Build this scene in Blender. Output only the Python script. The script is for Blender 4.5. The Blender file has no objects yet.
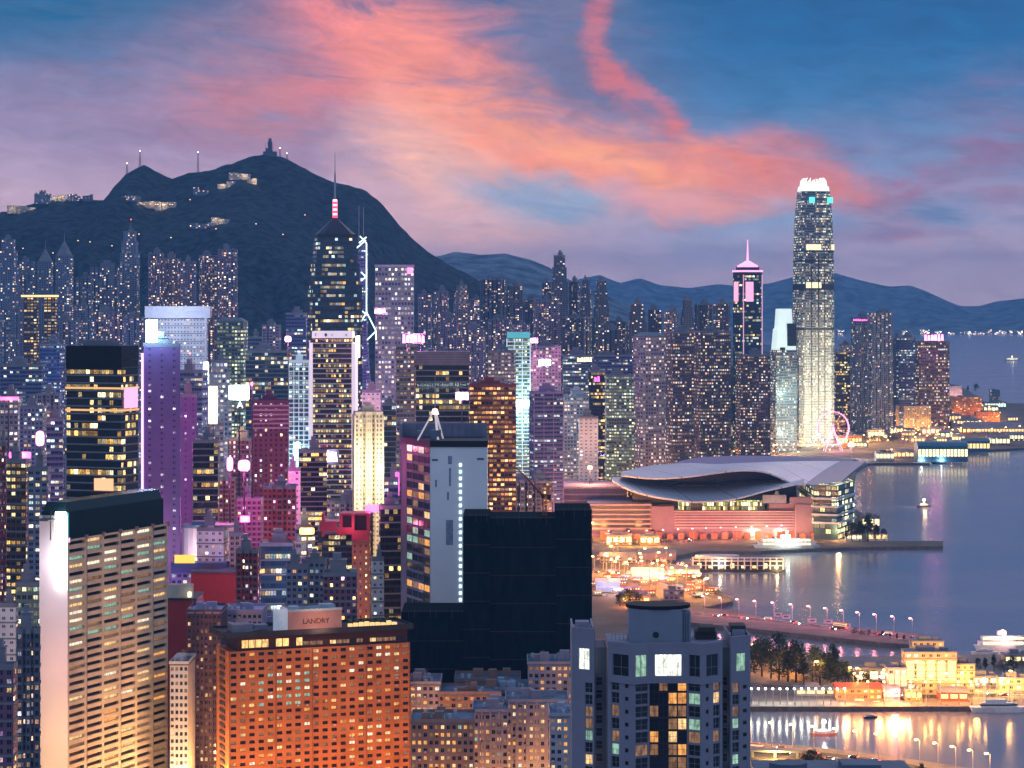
import bpy, math, random
from math import sin, cos, pi, radians, sqrt, atan2
from mathutils import Vector, Matrix, noise
R = random.Random(7)
S = bpy.context.scene
COL = S.collection
F, HOR, H = 2461.0, 300.0, 230.0        # focal length in pixels, height of the horizon line, eye height in metres
def PX(px, Y): return (px - 512) * Y / F
def PZ(py, Y): return H - (py - HOR) * Y / F
def PG(px, py, z=0.0):
    Y = (H - z) * F / (py - HOR)
    return (PX(px, Y), Y)

# ---------------------------------------------------------------- camera, world, sun, exposure
cam = bpy.data.objects.new('camera', bpy.data.cameras.new('camera')); COL.objects.link(cam)
cam.location = (0, 0, H); cam.rotation_euler = (pi / 2, 0, 0)
cam.data.sensor_width = 36; cam.data.lens = 36 * F / 1024; cam.data.shift_y = -84 / 1024
cam.data.clip_start = 1; cam.data.clip_end = 60000
S.camera = cam
S.view_settings.view_transform = 'Standard'; S.view_settings.look = 'None'
S.view_settings.gamma = 1; S.view_settings.use_curve_mapping = False
S.view_settings.exposure = 0.18
S.cycles.max_bounces = 5; S.cycles.diffuse_bounces = 2; S.cycles.glossy_bounces = 3; S.cycles.volume_bounces = 0
S.cycles.transmission_bounces = 2; S.cycles.caustics_reflective = False; S.cycles.caustics_refractive = False
S.cycles.sample_clamp_indirect = 4; S.cycles.sample_clamp_direct = 30
S.cycles.use_denoising = True
S.render.film_transparent = False

def lin(c):
    return tuple((x / 12.92 if x <= 0.04045 else ((x + 0.055) / 1.055) ** 2.4) for x in c)
def rgb(r, g, b): return (*lin((r / 255, g / 255, b / 255)), 1)

class NT:
    """small helper round a node tree"""
    def __init__(s, nt): s.t = nt; s.n = nt.nodes; s.l = nt.links
    def new(s, t, **k):
        n = s.n.new(t)
        for a, v in k.items(): setattr(n, a, v)
        return n
    def put(s, sock, v):
        if isinstance(v, bpy.types.NodeSocket): s.l.new(v, sock)
        elif v is not None: sock.default_value = v
    def m(s, op, a, b=None, c=None, clamp=False):
        n = s.new('ShaderNodeMath', operation=op); n.use_clamp = clamp
        s.put(n.inputs[0], a)
        if b is not None: s.put(n.inputs[1], b)
        if c is not None: s.put(n.inputs[2], c)
        return n.outputs[0]
    def vm(s, op, a, b=None):
        n = s.new('ShaderNodeVectorMath', operation=op); s.put(n.inputs[0], a)
        if b is not None: s.put(n.inputs[1], b)
        return n.outputs['Value'] if op in ('LENGTH', 'DOT_PRODUCT') else n.outputs[0]
    def xyz(s, x, y, z=0.0):
        n = s.new('ShaderNodeCombineXYZ'); s.put(n.inputs[0], x); s.put(n.inputs[1], y); s.put(n.inputs[2], z); return n.outputs[0]
    def sep(s, v):
        n = s.new('ShaderNodeSeparateXYZ'); s.put(n.inputs[0], v); return n.outputs
    def noise(s, v, sc, det=2, rough=.5, dim='3D', dist=0):
        n = s.new('ShaderNodeTexNoise'); n.noise_dimensions = dim; s.put(n.inputs['Vector'], v)
        n.inputs['Scale'].default_value = sc; n.inputs['Detail'].default_value = det; n.inputs['Roughness'].default_value = rough
        n.inputs['Distortion'].default_value = dist
        return n.outputs
    def white(s, v):
        n = s.new('ShaderNodeTexWhiteNoise', noise_dimensions='3D'); s.put(n.inputs[0], v); return n.outputs
    def mix(s, f, a, b, blend='MIX'):
        n = s.new('ShaderNodeMix', data_type='RGBA', blend_type=blend); s.put(n.inputs[0], f); s.put(n.inputs[6], a); s.put(n.inputs[7], b); return n.outputs[2]
    def rng(s, v, a, b, c=0.0, d=1.0, t='LINEAR'):
        n = s.new('ShaderNodeMapRange', interpolation_type=t); s.put(n.inputs[0], v)
        for i, q in enumerate((a, b, c, d)): s.put(n.inputs[i + 1], q)
        return n.outputs[0]
    def ramp(s, v, stops, interp='LINEAR'):
        n = s.new('ShaderNodeValToRGB'); s.put(n.inputs[0], v); cr = n.color_ramp; cr.interpolation = interp
        while len(cr.elements) > 1: cr.elements.remove(cr.elements[-1])
        cr.elements[0].position = stops[0][0]; cr.elements[0].color = stops[0][1]
        for p, c in stops[1:]:
            e = cr.elements.new(p); e.color = c
        return n.outputs[0]

W = bpy.data.worlds.new('World'); S.world = W; W.use_nodes = True
def sky():
    g = NT(W.node_tree); g.n.clear()
    d = g.new('ShaderNodeTexCoord').outputs['Generated']
    x, y, z = g.sep(d)
    az = g.m('ARCTAN2', x, y); el = g.m('ARCSINE', z)
    u = g.m('MULTIPLY', az, F / 100); v = g.m('MULTIPLY', el, F / 100)     # sky angles: 1 unit = 2.33 degrees
    p = g.xyz(u, v)
    w1 = g.noise(g.xyz(g.m('MULTIPLY', u, .7), v, 3.1), 0.9, 8, .62)[1]
    wv = g.vm('MULTIPLY', g.vm('SUBTRACT', w1, (.5, .5, .5)), (1.5, 1.0, 0))
    q = g.vm('ADD', p, wv)
    w2 = g.noise(g.xyz(g.m('MULTIPLY', u, .5), g.m('MULTIPLY', v, 1.1), 9.1), 2.0, 9, .66)[0]
    tex = g.rng(w2, .30, .68, .25, 1.15)
    # clear sky: mauve haze low down, deep blue higher up, bluer to the right
    vv = g.m('ADD', v, g.m('MULTIPLY', g.m('SUBTRACT', w2, .5), .5))
    left = g.ramp(g.m('DIVIDE', vv, 8), [(0, rgb(214, 184, 206)), (.12, rgb(204, 168, 196)), (.2, rgb(150, 134, 176)), (.3, rgb(72, 105, 155)), (.37, rgb(8, 92, 144)), (.6, rgb(20, 62, 120)), (1, rgb(22, 50, 105))])
    right = g.ramp(g.m('DIVIDE', vv, 8), [(0, rgb(214, 182, 208)), (.1, rgb(186, 168, 204)), (.16, rgb(116, 140, 190)), (.25, rgb(40, 104, 162)), (.32, rgb(2, 90, 152)), (.45, rgb(0, 74, 132)), (1, rgb(18, 45, 100))])
    c = g.mix(g.rng(u, -1.5, 3, t='SMOOTHSTEP'), left, right)
    # clouds: (px, py, rx, ry, angle, colour, weight, texture share)
    wisp = g.noise(g.xyz(g.m('ADD', g.m('MULTIPLY', u, .42), g.m('MULTIPLY', v, .38)), g.m('SUBTRACT', g.m('MULTIPLY', v, 1.5), g.m('MULTIPLY', u, -.12)), 2.7), 1.7, 10, .64, dist=.9)[0]
    B = [(300, 40, 250, 110, -10, (146, 112, 146), .85, .5), (180, 130, 200, 80, -15, (150, 122, 162), .75, .3), (540, 60, 120, 110, 20, (104, 104, 146), .95, .3),
         (70, 12, 190, 55, 8, (4, 90, 142), .95, .1),
         (380, 45, 110, 55, -25, (226, 118, 126), 1.0, .45), (330, 78, 130, 30, 12, (208, 114, 126), .8, .5), (440, 100, 110, 60, -40, (236, 132, 118), .95, .4),
         (260, 110, 60, 60, 20, (178, 116, 136), .6, .5), (395, 175, 75, 65, 50, (222, 164, 176), .8, .4), (470, 165, 110, 62, -15, (250, 178, 160), 1.0, .25), (470, 225, 150, 42, 0, (244, 184, 186), .95, .25),
         (545, 140, 150, 42, -22, (240, 134, 112), 1.1, .3), (640, 175, 150, 36, -12, (244, 142, 114), 1.1, .3), (750, 172, 90, 34, 5, (238, 122, 100), 1.05, .4), (600, 160, 110, 12, -22, (252, 158, 112), .8, .3),
         (590, 6, 19, 60, 12, (184, 98, 120), .72, .35), (612, 66, 17, 52, 27, (196, 100, 116), .8, .35), (652, 122, 15, 44, 18, (214, 104, 110), .85, .35),
         (830, 185, 80, 30, -32, (232, 120, 104), .95, .4), (868, 215, 60, 18, -30, (226, 114, 106), .8, .4), (905, 195, 110, 26, 28, (165, 98, 132), .8, .5),
         (900, 130, 150, 40, 10, (105, 108, 160), .6, .5), (1000, 140, 60, 60, 60, (135, 98, 140), .7, .5), (1000, 205, 50, 22, 0, (172, 112, 145), .8, .4), (880, 240, 110, 7, -2, (205, 122, 150), .6, .5),
         (545, 205, 75, 26, -10, (146, 168, 206), 1.0, .1), (515, 190, 70, 22, -18, (150, 164, 202), .9, .25), (760, 230, 130, 24, 4, (134, 162, 206), .9, .1), (640, 200, 60, 12, -12, (226, 160, 176), .8, .3), (620, 247, 150, 16, 3, (196, 172, 204), .8, .3), (690, 205, 70, 14, -6, (238, 156, 156), .8, .2),
         (930, 222, 120, 24, 3, (98, 130, 178), .75, .3)]
    for (px, py, rx, ry, a, colr, wt, ts) in B:
        mp = g.new('ShaderNodeMapping', vector_type='TEXTURE'); g.put(mp.inputs[0], q)
        mp.inputs['Location'].default_value = ((px - 512) / 100, (HOR - py) / 100, 0)
        mp.inputs['Rotation'].default_value = (0, 0, radians(a))
        mp.inputs['Scale'].default_value = (rx / 100, ry / 100, 1)
        ln = g.vm('LENGTH', mp.outputs[0])
        f = g.rng(ln, 0.0, 1.6, wt * 1.12, 0, 'SMOOTHSTEP')
        if ts: f = g.m('MULTIPLY', f, g.rng(wisp, .37, .62, 1 - min(.95, ts + .32), 1.12), clamp=True)
        c = g.mix(f, c, rgb(*colr))
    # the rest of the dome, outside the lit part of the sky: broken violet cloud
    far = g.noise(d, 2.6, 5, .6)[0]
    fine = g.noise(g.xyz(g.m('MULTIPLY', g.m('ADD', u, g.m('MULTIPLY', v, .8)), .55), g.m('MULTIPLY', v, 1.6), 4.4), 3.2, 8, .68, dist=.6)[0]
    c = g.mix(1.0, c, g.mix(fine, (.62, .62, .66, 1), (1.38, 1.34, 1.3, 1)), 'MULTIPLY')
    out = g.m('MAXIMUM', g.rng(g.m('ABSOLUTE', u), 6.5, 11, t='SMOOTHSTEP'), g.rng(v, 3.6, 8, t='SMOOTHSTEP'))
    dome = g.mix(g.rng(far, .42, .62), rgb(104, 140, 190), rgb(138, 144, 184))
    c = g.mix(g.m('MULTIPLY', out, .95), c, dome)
    hs = g.new('ShaderNodeHueSaturation'); hs.inputs['Saturation'].default_value = .95; g.put(hs.inputs['Color'], c); c = g.mix(1.0, hs.outputs[0], (1.0, 1.04, .93, 1), 'MULTIPLY')
    c = g.mix(g.rng(z, -.02, -.10), c, rgb(40, 44, 80))
    st = g.new('ShaderNodeTexSky', sky_type='NISHITA'); st.sun_disc = False
    st.sun_elevation = radians(-4); st.sun_rotation = radians(12)
    b1 = g.new('ShaderNodeBackground'); g.put(b1.inputs[0], st.outputs[0]); b1.inputs[1].default_value = .05
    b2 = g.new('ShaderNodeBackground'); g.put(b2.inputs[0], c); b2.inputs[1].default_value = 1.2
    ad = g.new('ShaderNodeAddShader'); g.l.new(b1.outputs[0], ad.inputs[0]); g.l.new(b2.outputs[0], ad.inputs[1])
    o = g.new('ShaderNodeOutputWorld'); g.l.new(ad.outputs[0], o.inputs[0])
sky()
sl = bpy.data.lights.new('sun', 'SUN'); sl.energy = 0.25; sl.angle = radians(25); sl.color = (1, .62, .6)   # afterglow of the set sun
so = bpy.data.objects.new('sun', sl); COL.objects.link(so); so.rotation_euler = (radians(62), 0, radians(180 - 12 + 180))
so.rotation_euler = Vector((-.25, -1, -.55)).to_track_quat('-Z', 'Y').to_euler()

# ---------------------------------------------------------------- materials
MATS = {}
def mat(name, col, rough=.7, metal=0.0, emit=None, es=0.0, var=.18, vs=.15, spec=.3, bump=0.0, sample=True):
    if name in MATS: return MATS[name]
    m = bpy.data.materials.new(name); m.use_nodes = True; g = NT(m.node_tree)
    b = g.n['Principled BSDF']; b.inputs['Roughness'].default_value = rough; b.inputs['Metallic'].default_value = metal
    b.inputs['Specular IOR Level'].default_value = spec
    oc = g.new('ShaderNodeTexCoord').outputs['Object']
    nz = g.noise(oc, vs, 5, .6)[0]
    lo = tuple(c * (1 - var) for c in col) + (1,); hi = tuple(min(1, c * (1 + var)) for c in col) + (1,)
    g.put(b.inputs['Base Color'], g.mix(g.rng(nz, .3, .7), lo, hi))
    if bump:
        bp = g.new('ShaderNodeBump'); bp.inputs[0].default_value = bump; bp.inputs['Distance'].default_value = .3
        g.put(bp.inputs['Height'], nz); g.put(b.inputs['Normal'], bp.outputs[0])
    if emit:
        b.inputs['Emission Color'].default_value = (*emit, 1); b.inputs['Emission Strength'].default_value = es
    m.cycles.emission_sampling = 'AUTO' if (emit and sample) else 'NONE'
    MATS[name] = m; return m

WARM = [(1, .62, .25), (1, .78, .42), (1, .45, .14), (1, .88, .62), (.9, .95, 1)]
COOL = [(.75, .95, 1), (1, .9, .65), (.6, .95, .85), (1, .75, .4), (.85, .9, 1)]
GOLD = [(1, .6, .18), (1, .5, .1), (1, .75, .32), (1, .68, .25), (1, .85, .5)]
PINK = [(1, .6, .7), (1, .75, .6), (.9, .5, 1), (1, .7, .35), (.8, .8, 1)]
def facade(name, wall, glass, wx, wy, lit, cols, es, row=0.0, rough=.7, groug=.12, stripe=0.0, spandrel=None, inner=1.0, wallvar=.15):
    """wall with a grid of window openings; UV units are bays (u) and storeys (v)"""
    if name in MATS: return MATS[name]
    m = bpy.data.materials.new(name); m.use_nodes = True; g = NT(m.node_tree); b = g.n['Principled BSDF']
    uv = g.new('ShaderNodeUVMap').outputs[0]; u, v, _ = g.sep(uv)
    rnd = g.m('MULTIPLY', g.new('ShaderNodeObjectInfo').outputs['Random'], 91.7)
    iu, iv, fu, fv = g.m('FLOOR', u), g.m('FLOOR', v), g.m('FRACT', u), g.m('FRACT', v)
    mu = g.m('LESS_THAN', g.m('ABSOLUTE', g.m('SUBTRACT', fu, .5)), wx / 2)
    mv = g.m('LESS_THAN', g.m('ABSOLUTE', g.m('SUBTRACT', fv, .5)), wy / 2)
    mul = g.m('GREATER_THAN', g.m('ABSOLUTE', g.m('SUBTRACT', g.m('FRACT', g.m('MULTIPLY', g.m('ADD', fu, .5 / 1), 2)), .0)), .1)
    mask = g.m('MULTIPLY', g.m('MULTIPLY', mu, mv), mul)
    cell = g.xyz(iu, iv, rnd)
    wn, wc = g.white(cell)
    r1, r2, r3 = g.sep(wc)
    clus = g.noise(g.xyz(g.m('MULTIPLY', iu, .23), g.m('MULTIPLY', iv, .3), rnd), 1, 2)[0]
    prob = g.m('MULTIPLY', g.rng(clus, .35, .65, .25, 1.6), lit)
    if row:
        rw = g.white(g.xyz(g.m('FLOOR', g.m('MULTIPLY', iu, .13)), iv, g.m('ADD', rnd, 5)))[0]
        prob = g.m('ADD', prob, g.m('MULTIPLY', g.m('LESS_THAN', rw, row), .7))
    if stripe:
        cw = g.white(g.xyz(iu, 3.3, rnd))[0]
        prob = g.m('MULTIPLY', prob, g.rng(cw, 0, 1, 1 - stripe, 1 + stripe))
    on = g.m('LESS_THAN', wn, prob)
    n = len(cols)
    colr = g.ramp(r2, [(i / n, (*c, 1)) for i, c in enumerate(cols)], 'CONSTANT')
    bright = g.m('ADD', .16, g.m('MULTIPLY', g.m('POWER', r3, 3.0), 2.3))
    det = g.noise(g.xyz(g.m('MULTIPLY', u, 3.1), g.m('MULTIPLY', v, 2.3), rnd), 1.6, 2)[0]
    bright = g.m('MULTIPLY', bright, g.rng(det, .35, .65, 1 - .7 * inner, 1 + .3 * inner))
    e = g.m('MULTIPLY', g.m('MULTIPLY', on, mask), g.m('MULTIPLY', bright, es))
    nz = g.noise(g.xyz(g.m('MULTIPLY', u, .35), g.m('MULTIPLY', v, .12), rnd), 1.3, 5, .65)[0]
    wcol = g.mix(g.rng(nz, .3, .7), (*[c * (1 - wallvar) for c in wall], 1), (*[min(1, c * (1 + wallvar)) for c in wall], 1))
    if spandrel: wcol = g.mix(g.m('MULTIPLY', mu, g.m('SUBTRACT', 1, mv)), wcol, (*spandrel, 1))
    gcol = g.mix(r1, (*[c * .6 for c in glass], 1), (*[c * 1.5 for c in glass], 1))
    g.put(b.inputs['Base Color'], g.mix(mask, wcol, gcol))
    g.put(b.inputs['Roughness'], g.rng(mask, 0, 1, rough, groug))
    b.inputs['Specular IOR Level'].default_value = .5
    g.put(b.inputs['Emission Color'], colr); g.put(b.inputs['Emission Strength'], g.m('MULTIPLY', e, 1.22))
    bp = g.new('ShaderNodeBump'); bp.inputs[0].default_value = .6; bp.inputs['Distance'].default_value = .3; bp.invert = True
    g.put(bp.inputs['Height'], mask); g.put(b.inputs['Normal'], bp.outputs[0])
    m.cycles.emission_sampling = 'NONE'
    MATS[name] = m; return m

def glow(name, c, s, sample=True): return mat(name, tuple(.6 * x for x in c), .5, emit=c, es=s, var=.02, sample=sample)

# ---------------------------------------------------------------- mesh builder
class MB:
    def __init__(s): s.v = []; s.f = []; s.uv = []; s.m = []
    def face(s, pts, mi=0, uvs=None):
        k = len(s.v); s.v += [tuple(p) for p in pts]; s.f.append(tuple(range(k, k + len(pts)))); s.m.append(mi)
        s.uv += uvs if uvs else [(p[0] * .3, p[1] * .3) for p in pts]
    def box(s, x0, x1, y0, y1, z0, z1, mi=0, mi_top=None):
        s.prism([(x0, y0), (x1, y0), (x1, y1), (x0, y1)], z0, z1, mi, mi if mi_top is None else mi_top)
    def prism(s, poly, z0, z1, mi=0, mi_top=None, cw=3.0, ch=3.2, top=None, cap=True, vz=None):
        top = top or poly; n = len(poly); u = 0
        ztop = vz if vz is not None else z1
        nv = max(1, round((z1 - z0) / ch)); v0 = -round((ztop - z1) / ch) - nv; v1 = v0 + nv
        for i in range(n):
            a, b = poly[i], poly[(i + 1) % n]; c, d = top[(i + 1) % n], top[i]
            L = math.hypot(b[0] - a[0], b[1] - a[1]); k = max(1, round(L / cw))
            s.face([(a[0], a[1], z0), (b[0], b[1], z0), (c[0], c[1], z1), (d[0], d[1], z1)], mi, [(u, v0), (u + k, v0), (u + k, v1), (u, v1)]); u += k
        if cap:
            s.face([(p[0], p[1], z1) for p in top], mi if mi_top is None else mi_top)
            s.face([(p[0], p[1], z0) for p in reversed(poly)], mi if mi_top is None else mi_top)
    def obox(s, c, ax, hx, hy, z0, z1, mi=0):
        ca, sa = cos(ax), sin(ax)
        s.prism([(c[0] + x * ca - y * sa, c[1] + x * sa + y * ca) for x, y in ((-hx, -hy), (hx, -hy), (hx, hy), (-hx, hy))], z0, z1, mi)
    def tube(s, p0, p1, r0, r1=None, n=6, mi=0):
        r1 = r0 if r1 is None else r1; p0, p1 = Vector(p0), Vector(p1); d = (p1 - p0).normalized()
        a = d.orthogonal().normalized(); b = d.cross(a)
        A = [p0 + (a * cos(2 * pi * i / n) + b * sin(2 * pi * i / n)) * r0 for i in range(n)]
        B = [p1 + (a * cos(2 * pi * i / n) + b * sin(2 * pi * i / n)) * r1 for i in range(n)]
        for i in range(n):
            j = (i + 1) % n; s.face([A[i], A[j], B[j], B[i]], mi)
        s.face(B, mi); s.face(A[::-1], mi)
    def build(s, name, mats, parent=None, loc=None, rot=None, smooth=False):
        me = bpy.data.meshes.new(name); me.from_pydata(s.v, [], s.f)
        ul = me.uv_layers.new(name='UVMap'); flat = [c for p in s.uv for c in p]
        ul.data.foreach_set('uv', flat)
        if not isinstance(mats, (list, tuple)): mats = [mats]
        for m in mats: me.materials.append(m)
        me.polygons.foreach_set('material_index', s.m)
        if smooth: me.polygons.foreach_set('use_smooth', [True] * len(s.f))
        me.update()
        o = bpy.data.objects.new(name, me); COL.objects.link(o)
        if parent: o.parent = parent
        if loc: o.location = loc
        if rot: o.rotation_euler = rot
        return o

def tag(o, label=None, cat=None, group=None, kind=None):
    if label: o['label'] = label
    if cat: o['category'] = cat
    if group: o['group'] = group
    if kind: o['kind'] = kind
    return o
def thing(name, label, cat, loc, rz=0, group=None):
    o = bpy.data.objects.new(name, None); COL.objects.link(o); o.location = loc; o.rotation_euler = (0, 0, rz)
    o.empty_display_size = 5
    return tag(o, label, cat, group)
def kids(o): return [c for c in ALLKIDS.get(o.name, [])]
ALLKIDS = {}
def index_kids(o):
    ch = [c for c in COL.objects if c.parent is o]; ALLKIDS[o.name] = ch
    for c in ch: index_kids(c)
def dup(o, loc=None, rz=None, parent=None, label=None, group=None, sc=None):
    c = o.copy(); COL.objects.link(c)
    if parent: c.parent = parent
    if loc is not None: c.location = loc
    if rz is not None: c.rotation_euler = (0, 0, rz)
    if label: c['label'] = label
    if group: c['group'] = group
    if sc: c.scale = sc
    for k in kids(o): dup(k, parent=c)
    return c
def rect(w, d): return [(-w / 2, -d / 2), (w / 2, -d / 2), (w / 2, d / 2), (-w / 2, d / 2)]
def cham(w, d, c): a, b = w / 2, d / 2; return [(-a + c, -b), (a - c, -b), (a, -b + c), (a, b - c), (a - c, b), (-a + c, b), (-a, b - c), (-a, -b + c)]
def ell(w, d, n=20): return [(w / 2 * cos(2 * pi * i / n - pi / 2), d / 2 * sin(2 * pi * i / n - pi / 2)) for i in range(n)]
def notch(w, d, k=3, nd=None):
    """outline with k vertical re-entrant slots on each long side (the stripes of a block of flats)"""
    nd = nd or min(w, d) * .16; out = []; a, b = w / 2, d / 2; sw = w / (k * 3 + 2) ; 
    def side(sgn):
        pts = []; x = -a
        for i in range(k):
            x0 = -a + w * (i + 1) / (k + 1) - sw / 2; pts += [(x0, -b), (x0, -b + nd), (x0 + sw, -b + nd), (x0 + sw, -b)]
        return [(-a, -b)] + pts + [(a, -b)]
    f = side(1); s2 = d * .16
    rgt = [(a, -s2), (a - nd, -s2), (a - nd, s2), (a, s2)]
    bk = [(-x, -y) for x, y in f]; lft = [(-x, -y) for x, y in rgt]
    return f + rgt + bk + lft
def scale_poly(p, s, t=None): t = s if t is None else t; return [(x * s, y * t) for x, y in p]
def face_px(px0, px1, Y, yaw=0.0, ratio=.8):
    """width, depth and centre of a block whose outline covers px0..px1 from the camera when turned by yaw"""
    Wd = (px1 - px0) * Y / F; w = Wd / (abs(cos(yaw)) + ratio * abs(sin(yaw))); d = w * ratio
    xc = PX((px0 + px1) / 2, Y); return w, d, xc
# ---------------------------------------------------------------- the setting: sea, land, hills, far ranges, haze
def sea_mat():
    m = bpy.data.materials.new('sea_water'); m.use_nodes = True; g = NT(m.node_tree); b = g.n['Principled BSDF']
    b.inputs['Base Color'].default_value = (.22, .22, .27, 1); b.inputs['Roughness'].default_value = .16; b.inputs['IOR'].default_value = 1.33  # pale base stands in for hazy sky mirrored in the water
    oc = g.new('ShaderNodeTexCoord').outputs['Object']
    a = g.noise(oc, .16, 4, .6)[0]; c = g.noise(g.vm('MULTIPLY', oc, (.006, .006, 0)), 1, 3)[0]
    h = g.m('MULTIPLY', a, g.rng(c, .35, .65, .8, 1.15))
    bp = g.new('ShaderNodeBump'); bp.inputs[0].default_value = .26; bp.inputs['Distance'].default_value = .5
    g.put(bp.inputs['Height'], h); g.put(b.inputs['Normal'], bp.outputs[0])
    g.put(b.inputs['Roughness'], g.rng(c, .35, .65, .15, .19))
    return m
sb = MB(); sb.face([(-11000, -100, 0), (11000, -100, 0), (11000, 23500, 0), (-11000, 23500, 0)])
tag(sb.build('harbour_water', sea_mat()), kind='structure')
GROUND = mat('street_ground', (.14, .115, .095), .85, var=.45, vs=.02)
PAVE = mat('paving', (.20, .18, .17), .85, var=.3, vs=.05)
ASPH = mat('asphalt', (.05, .05, .052), .75, var=.25, vs=.3)
STONE = mat('sea_wall_stone', (.16, .14, .13), .9, var=.35, vs=.3)
WHITEL = mat('road_paint', (.75, .75, .72), .6, var=.1)
CONC = mat('concrete', (.30, .29, .29), .85, var=.2, vs=.1)
def slab(name, pts, z0, z1, top, side=None, kind='structure'):
    m = MB(); m.prism(pts[::-1] if area(pts) < 0 else pts, z0, z1, 1, 0, vz=None)
    o = m.build(name, [top, side or STONE]); return tag(o, kind=kind)
def area(p): return sum(p[i][0] * p[(i + 1) % len(p)][1] - p[(i + 1) % len(p)][0] * p[i][1] for i in range(len(p))) / 2
GZ = 3.0
def gp(l): return [PG(x, y, GZ) for x, y in l]
mainland = [(-4000, 60), (160, 60), (172, 1000)] + gp([(800, 790), (700, 760), (690, 700), (686, 662), (676, 640), (684, 612), (733, 601), (720, 590), (702, 578), (684, 571), (672, 563), (676, 556), (700, 551), (760, 551), (850, 547),
    (943, 546), (943, 541), (880, 541), (872, 536), (872, 520), (850, 505), (856, 470), (868, 463), (930, 463), (940, 452), (1024, 448), (1040, 420), (1035, 404), (985, 402), (968, 390), (955, 385), (940, 381)]) + [(1150, 8200), (600, 9000), (-4500, 9500)]
slab('city_ground', mainland, -3, GZ, GROUND)
slab('yacht_club_ground', gp([(640, 706), (1120, 706), (1130, 655), (1024, 653), (930, 655), (860, 656), (760, 657), (640, 660)]), -3.0, GZ - .3, PAVE)
slab('breakwater', gp([(690, 623), (780, 632), (880, 643), (925, 646), (936, 641), (925, 635), (880, 631), (780, 622), (730, 610), (684, 607)]), -3, GZ + .4, mat('breakwater_top', (.16, .13, .12), .85, var=.3, vs=.08))
slab('near_causeway', gp([(700, 741), (750, 743), (830, 750), (900, 759), (960, 768), (1100, 790), (1100, 840), (700, 840)]), -3, GZ + .8, PAVE)

RP = [(-300, 240), (-60, 225), (0, 213), (20, 207), (45, 199), (75, 198), (105, 200), (112, 190), (125, 175), (140, 166), (155, 173), (170, 179), (195, 173), (215, 168), (232, 162), (250, 157), (262, 154), (270, 153), (285, 157), (300, 165), (315, 173),
      (330, 180), (345, 184), (360, 187), (375, 196), (385, 206), (400, 225), (415, 240), (430, 252), (450, 265), (470, 275), (490, 285), (520, 300), (560, 312), (620, 322), (700, 352), (760, 385), (800, 412), (1000, 420)]
def interp(t, x):
    if x <= t[0][0]: return t[0][1]
    for (a, b), (c, d) in zip(t, t[1:]):
        if x <= c: return b + (d - b) * (x - a) / (c - a)
    return t[-1][1]
YR = 5200
def terr(x, y):
    p = 512 + x * F / YR; hr = PZ(interp(RP, p), YR)
    yb = 3150 + max(0, min(1, (p - 250) / 300)) * 500
    if y <= yb: return 0.0
    if y <= YR: t = (y - yb) / (YR - yb); z = hr * t ** 1.2
    else: t = 1; z = hr * max(0, 1 - ((y - YR) / 2200) ** 1.5)
    k = 4 * t * (1 - t) if y < YR else .3
    n = noise.noise(Vector((x * .004, y * .0022, 1))) * 55 + abs(noise.noise(Vector((x * .009, y * .004, 5)))) * -60 + noise.noise(Vector((x * .03, y * .02, 9))) * 9
    if hr < 6 or z < 2: return 0.0
    return max(0, z + n * k + (noise.noise(Vector((x * .06, y * .02, 3))) * 3.5 if y > yb + 200 else 0))
def grid_mesh(name, x0, x1, nx, ys, fn, m):
    me = bpy.data.meshes.new(name); V = []; Fc = []
    for y in ys:
        for i in range(nx + 1):
            x = x0 + (x1 - x0) * i / nx; V.append((x, y, fn(x, y)))
    for j in range(len(ys) - 1):
        for i in range(nx):
            a = j * (nx + 1) + i; Fc.append((a, a + 1, a + nx + 2, a + nx + 1))
    me.from_pydata(V, [], Fc); me.materials.append(m); me.polygons.foreach_set('use_smooth', [True] * len(Fc))
    o = bpy.data.objects.new(name, me); COL.objects.link(o); return o
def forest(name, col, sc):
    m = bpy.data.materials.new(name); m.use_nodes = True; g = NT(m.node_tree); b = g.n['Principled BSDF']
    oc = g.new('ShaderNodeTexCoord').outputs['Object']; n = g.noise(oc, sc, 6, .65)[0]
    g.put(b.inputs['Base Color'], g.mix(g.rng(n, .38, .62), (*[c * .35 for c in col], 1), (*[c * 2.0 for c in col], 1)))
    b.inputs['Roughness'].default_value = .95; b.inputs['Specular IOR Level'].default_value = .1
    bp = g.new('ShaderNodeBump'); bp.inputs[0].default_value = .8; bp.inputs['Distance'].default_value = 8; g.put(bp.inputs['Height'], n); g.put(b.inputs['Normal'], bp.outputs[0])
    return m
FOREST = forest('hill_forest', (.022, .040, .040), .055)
tag(grid_mesh('peak_hill', -2600, 1300, 330, [3150 + 40 * i for i in range(52)] + [5215 + 60 * i for i in range(38)], lambda x, y: (terr(x, y) or -9) + 1, FOREST), kind='structure')
def far_range(name, pts, Y, depth, seed, m, x0, x1, n=260):
    def fn(x, y):
        hr = PZ(interp(pts, 512 + x * F / Y), Y); t = abs(y - Y) / depth
        k = max(0, 1 - t ** 1.15)
        nz = noise.noise(Vector((x * .0012, y * .001, seed))) * 90 * t * k + noise.noise(Vector((x * .006, y * .005, seed + 3))) * 18 * (.25 + t) * (k if k < 1 else 1)
        return max(-2, hr * k + nz)
    tag(grid_mesh(name, x0, x1, n, [Y - depth + depth * i / 14 for i in range(28)], fn, m), kind='structure')
FR = forest('far_hill_forest', (.12, .15, .16), .01)  # paler than the near forest, distance haze put into the colour
far_range('far_hills', [(380, 262), (440, 256), (455, 252), (480, 255), (505, 253), (530, 260), (548, 267), (580, 285), (640, 310), (700, 330), (760, 345)], 10500, 1900, 2, FR, -2200, 1300)
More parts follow.
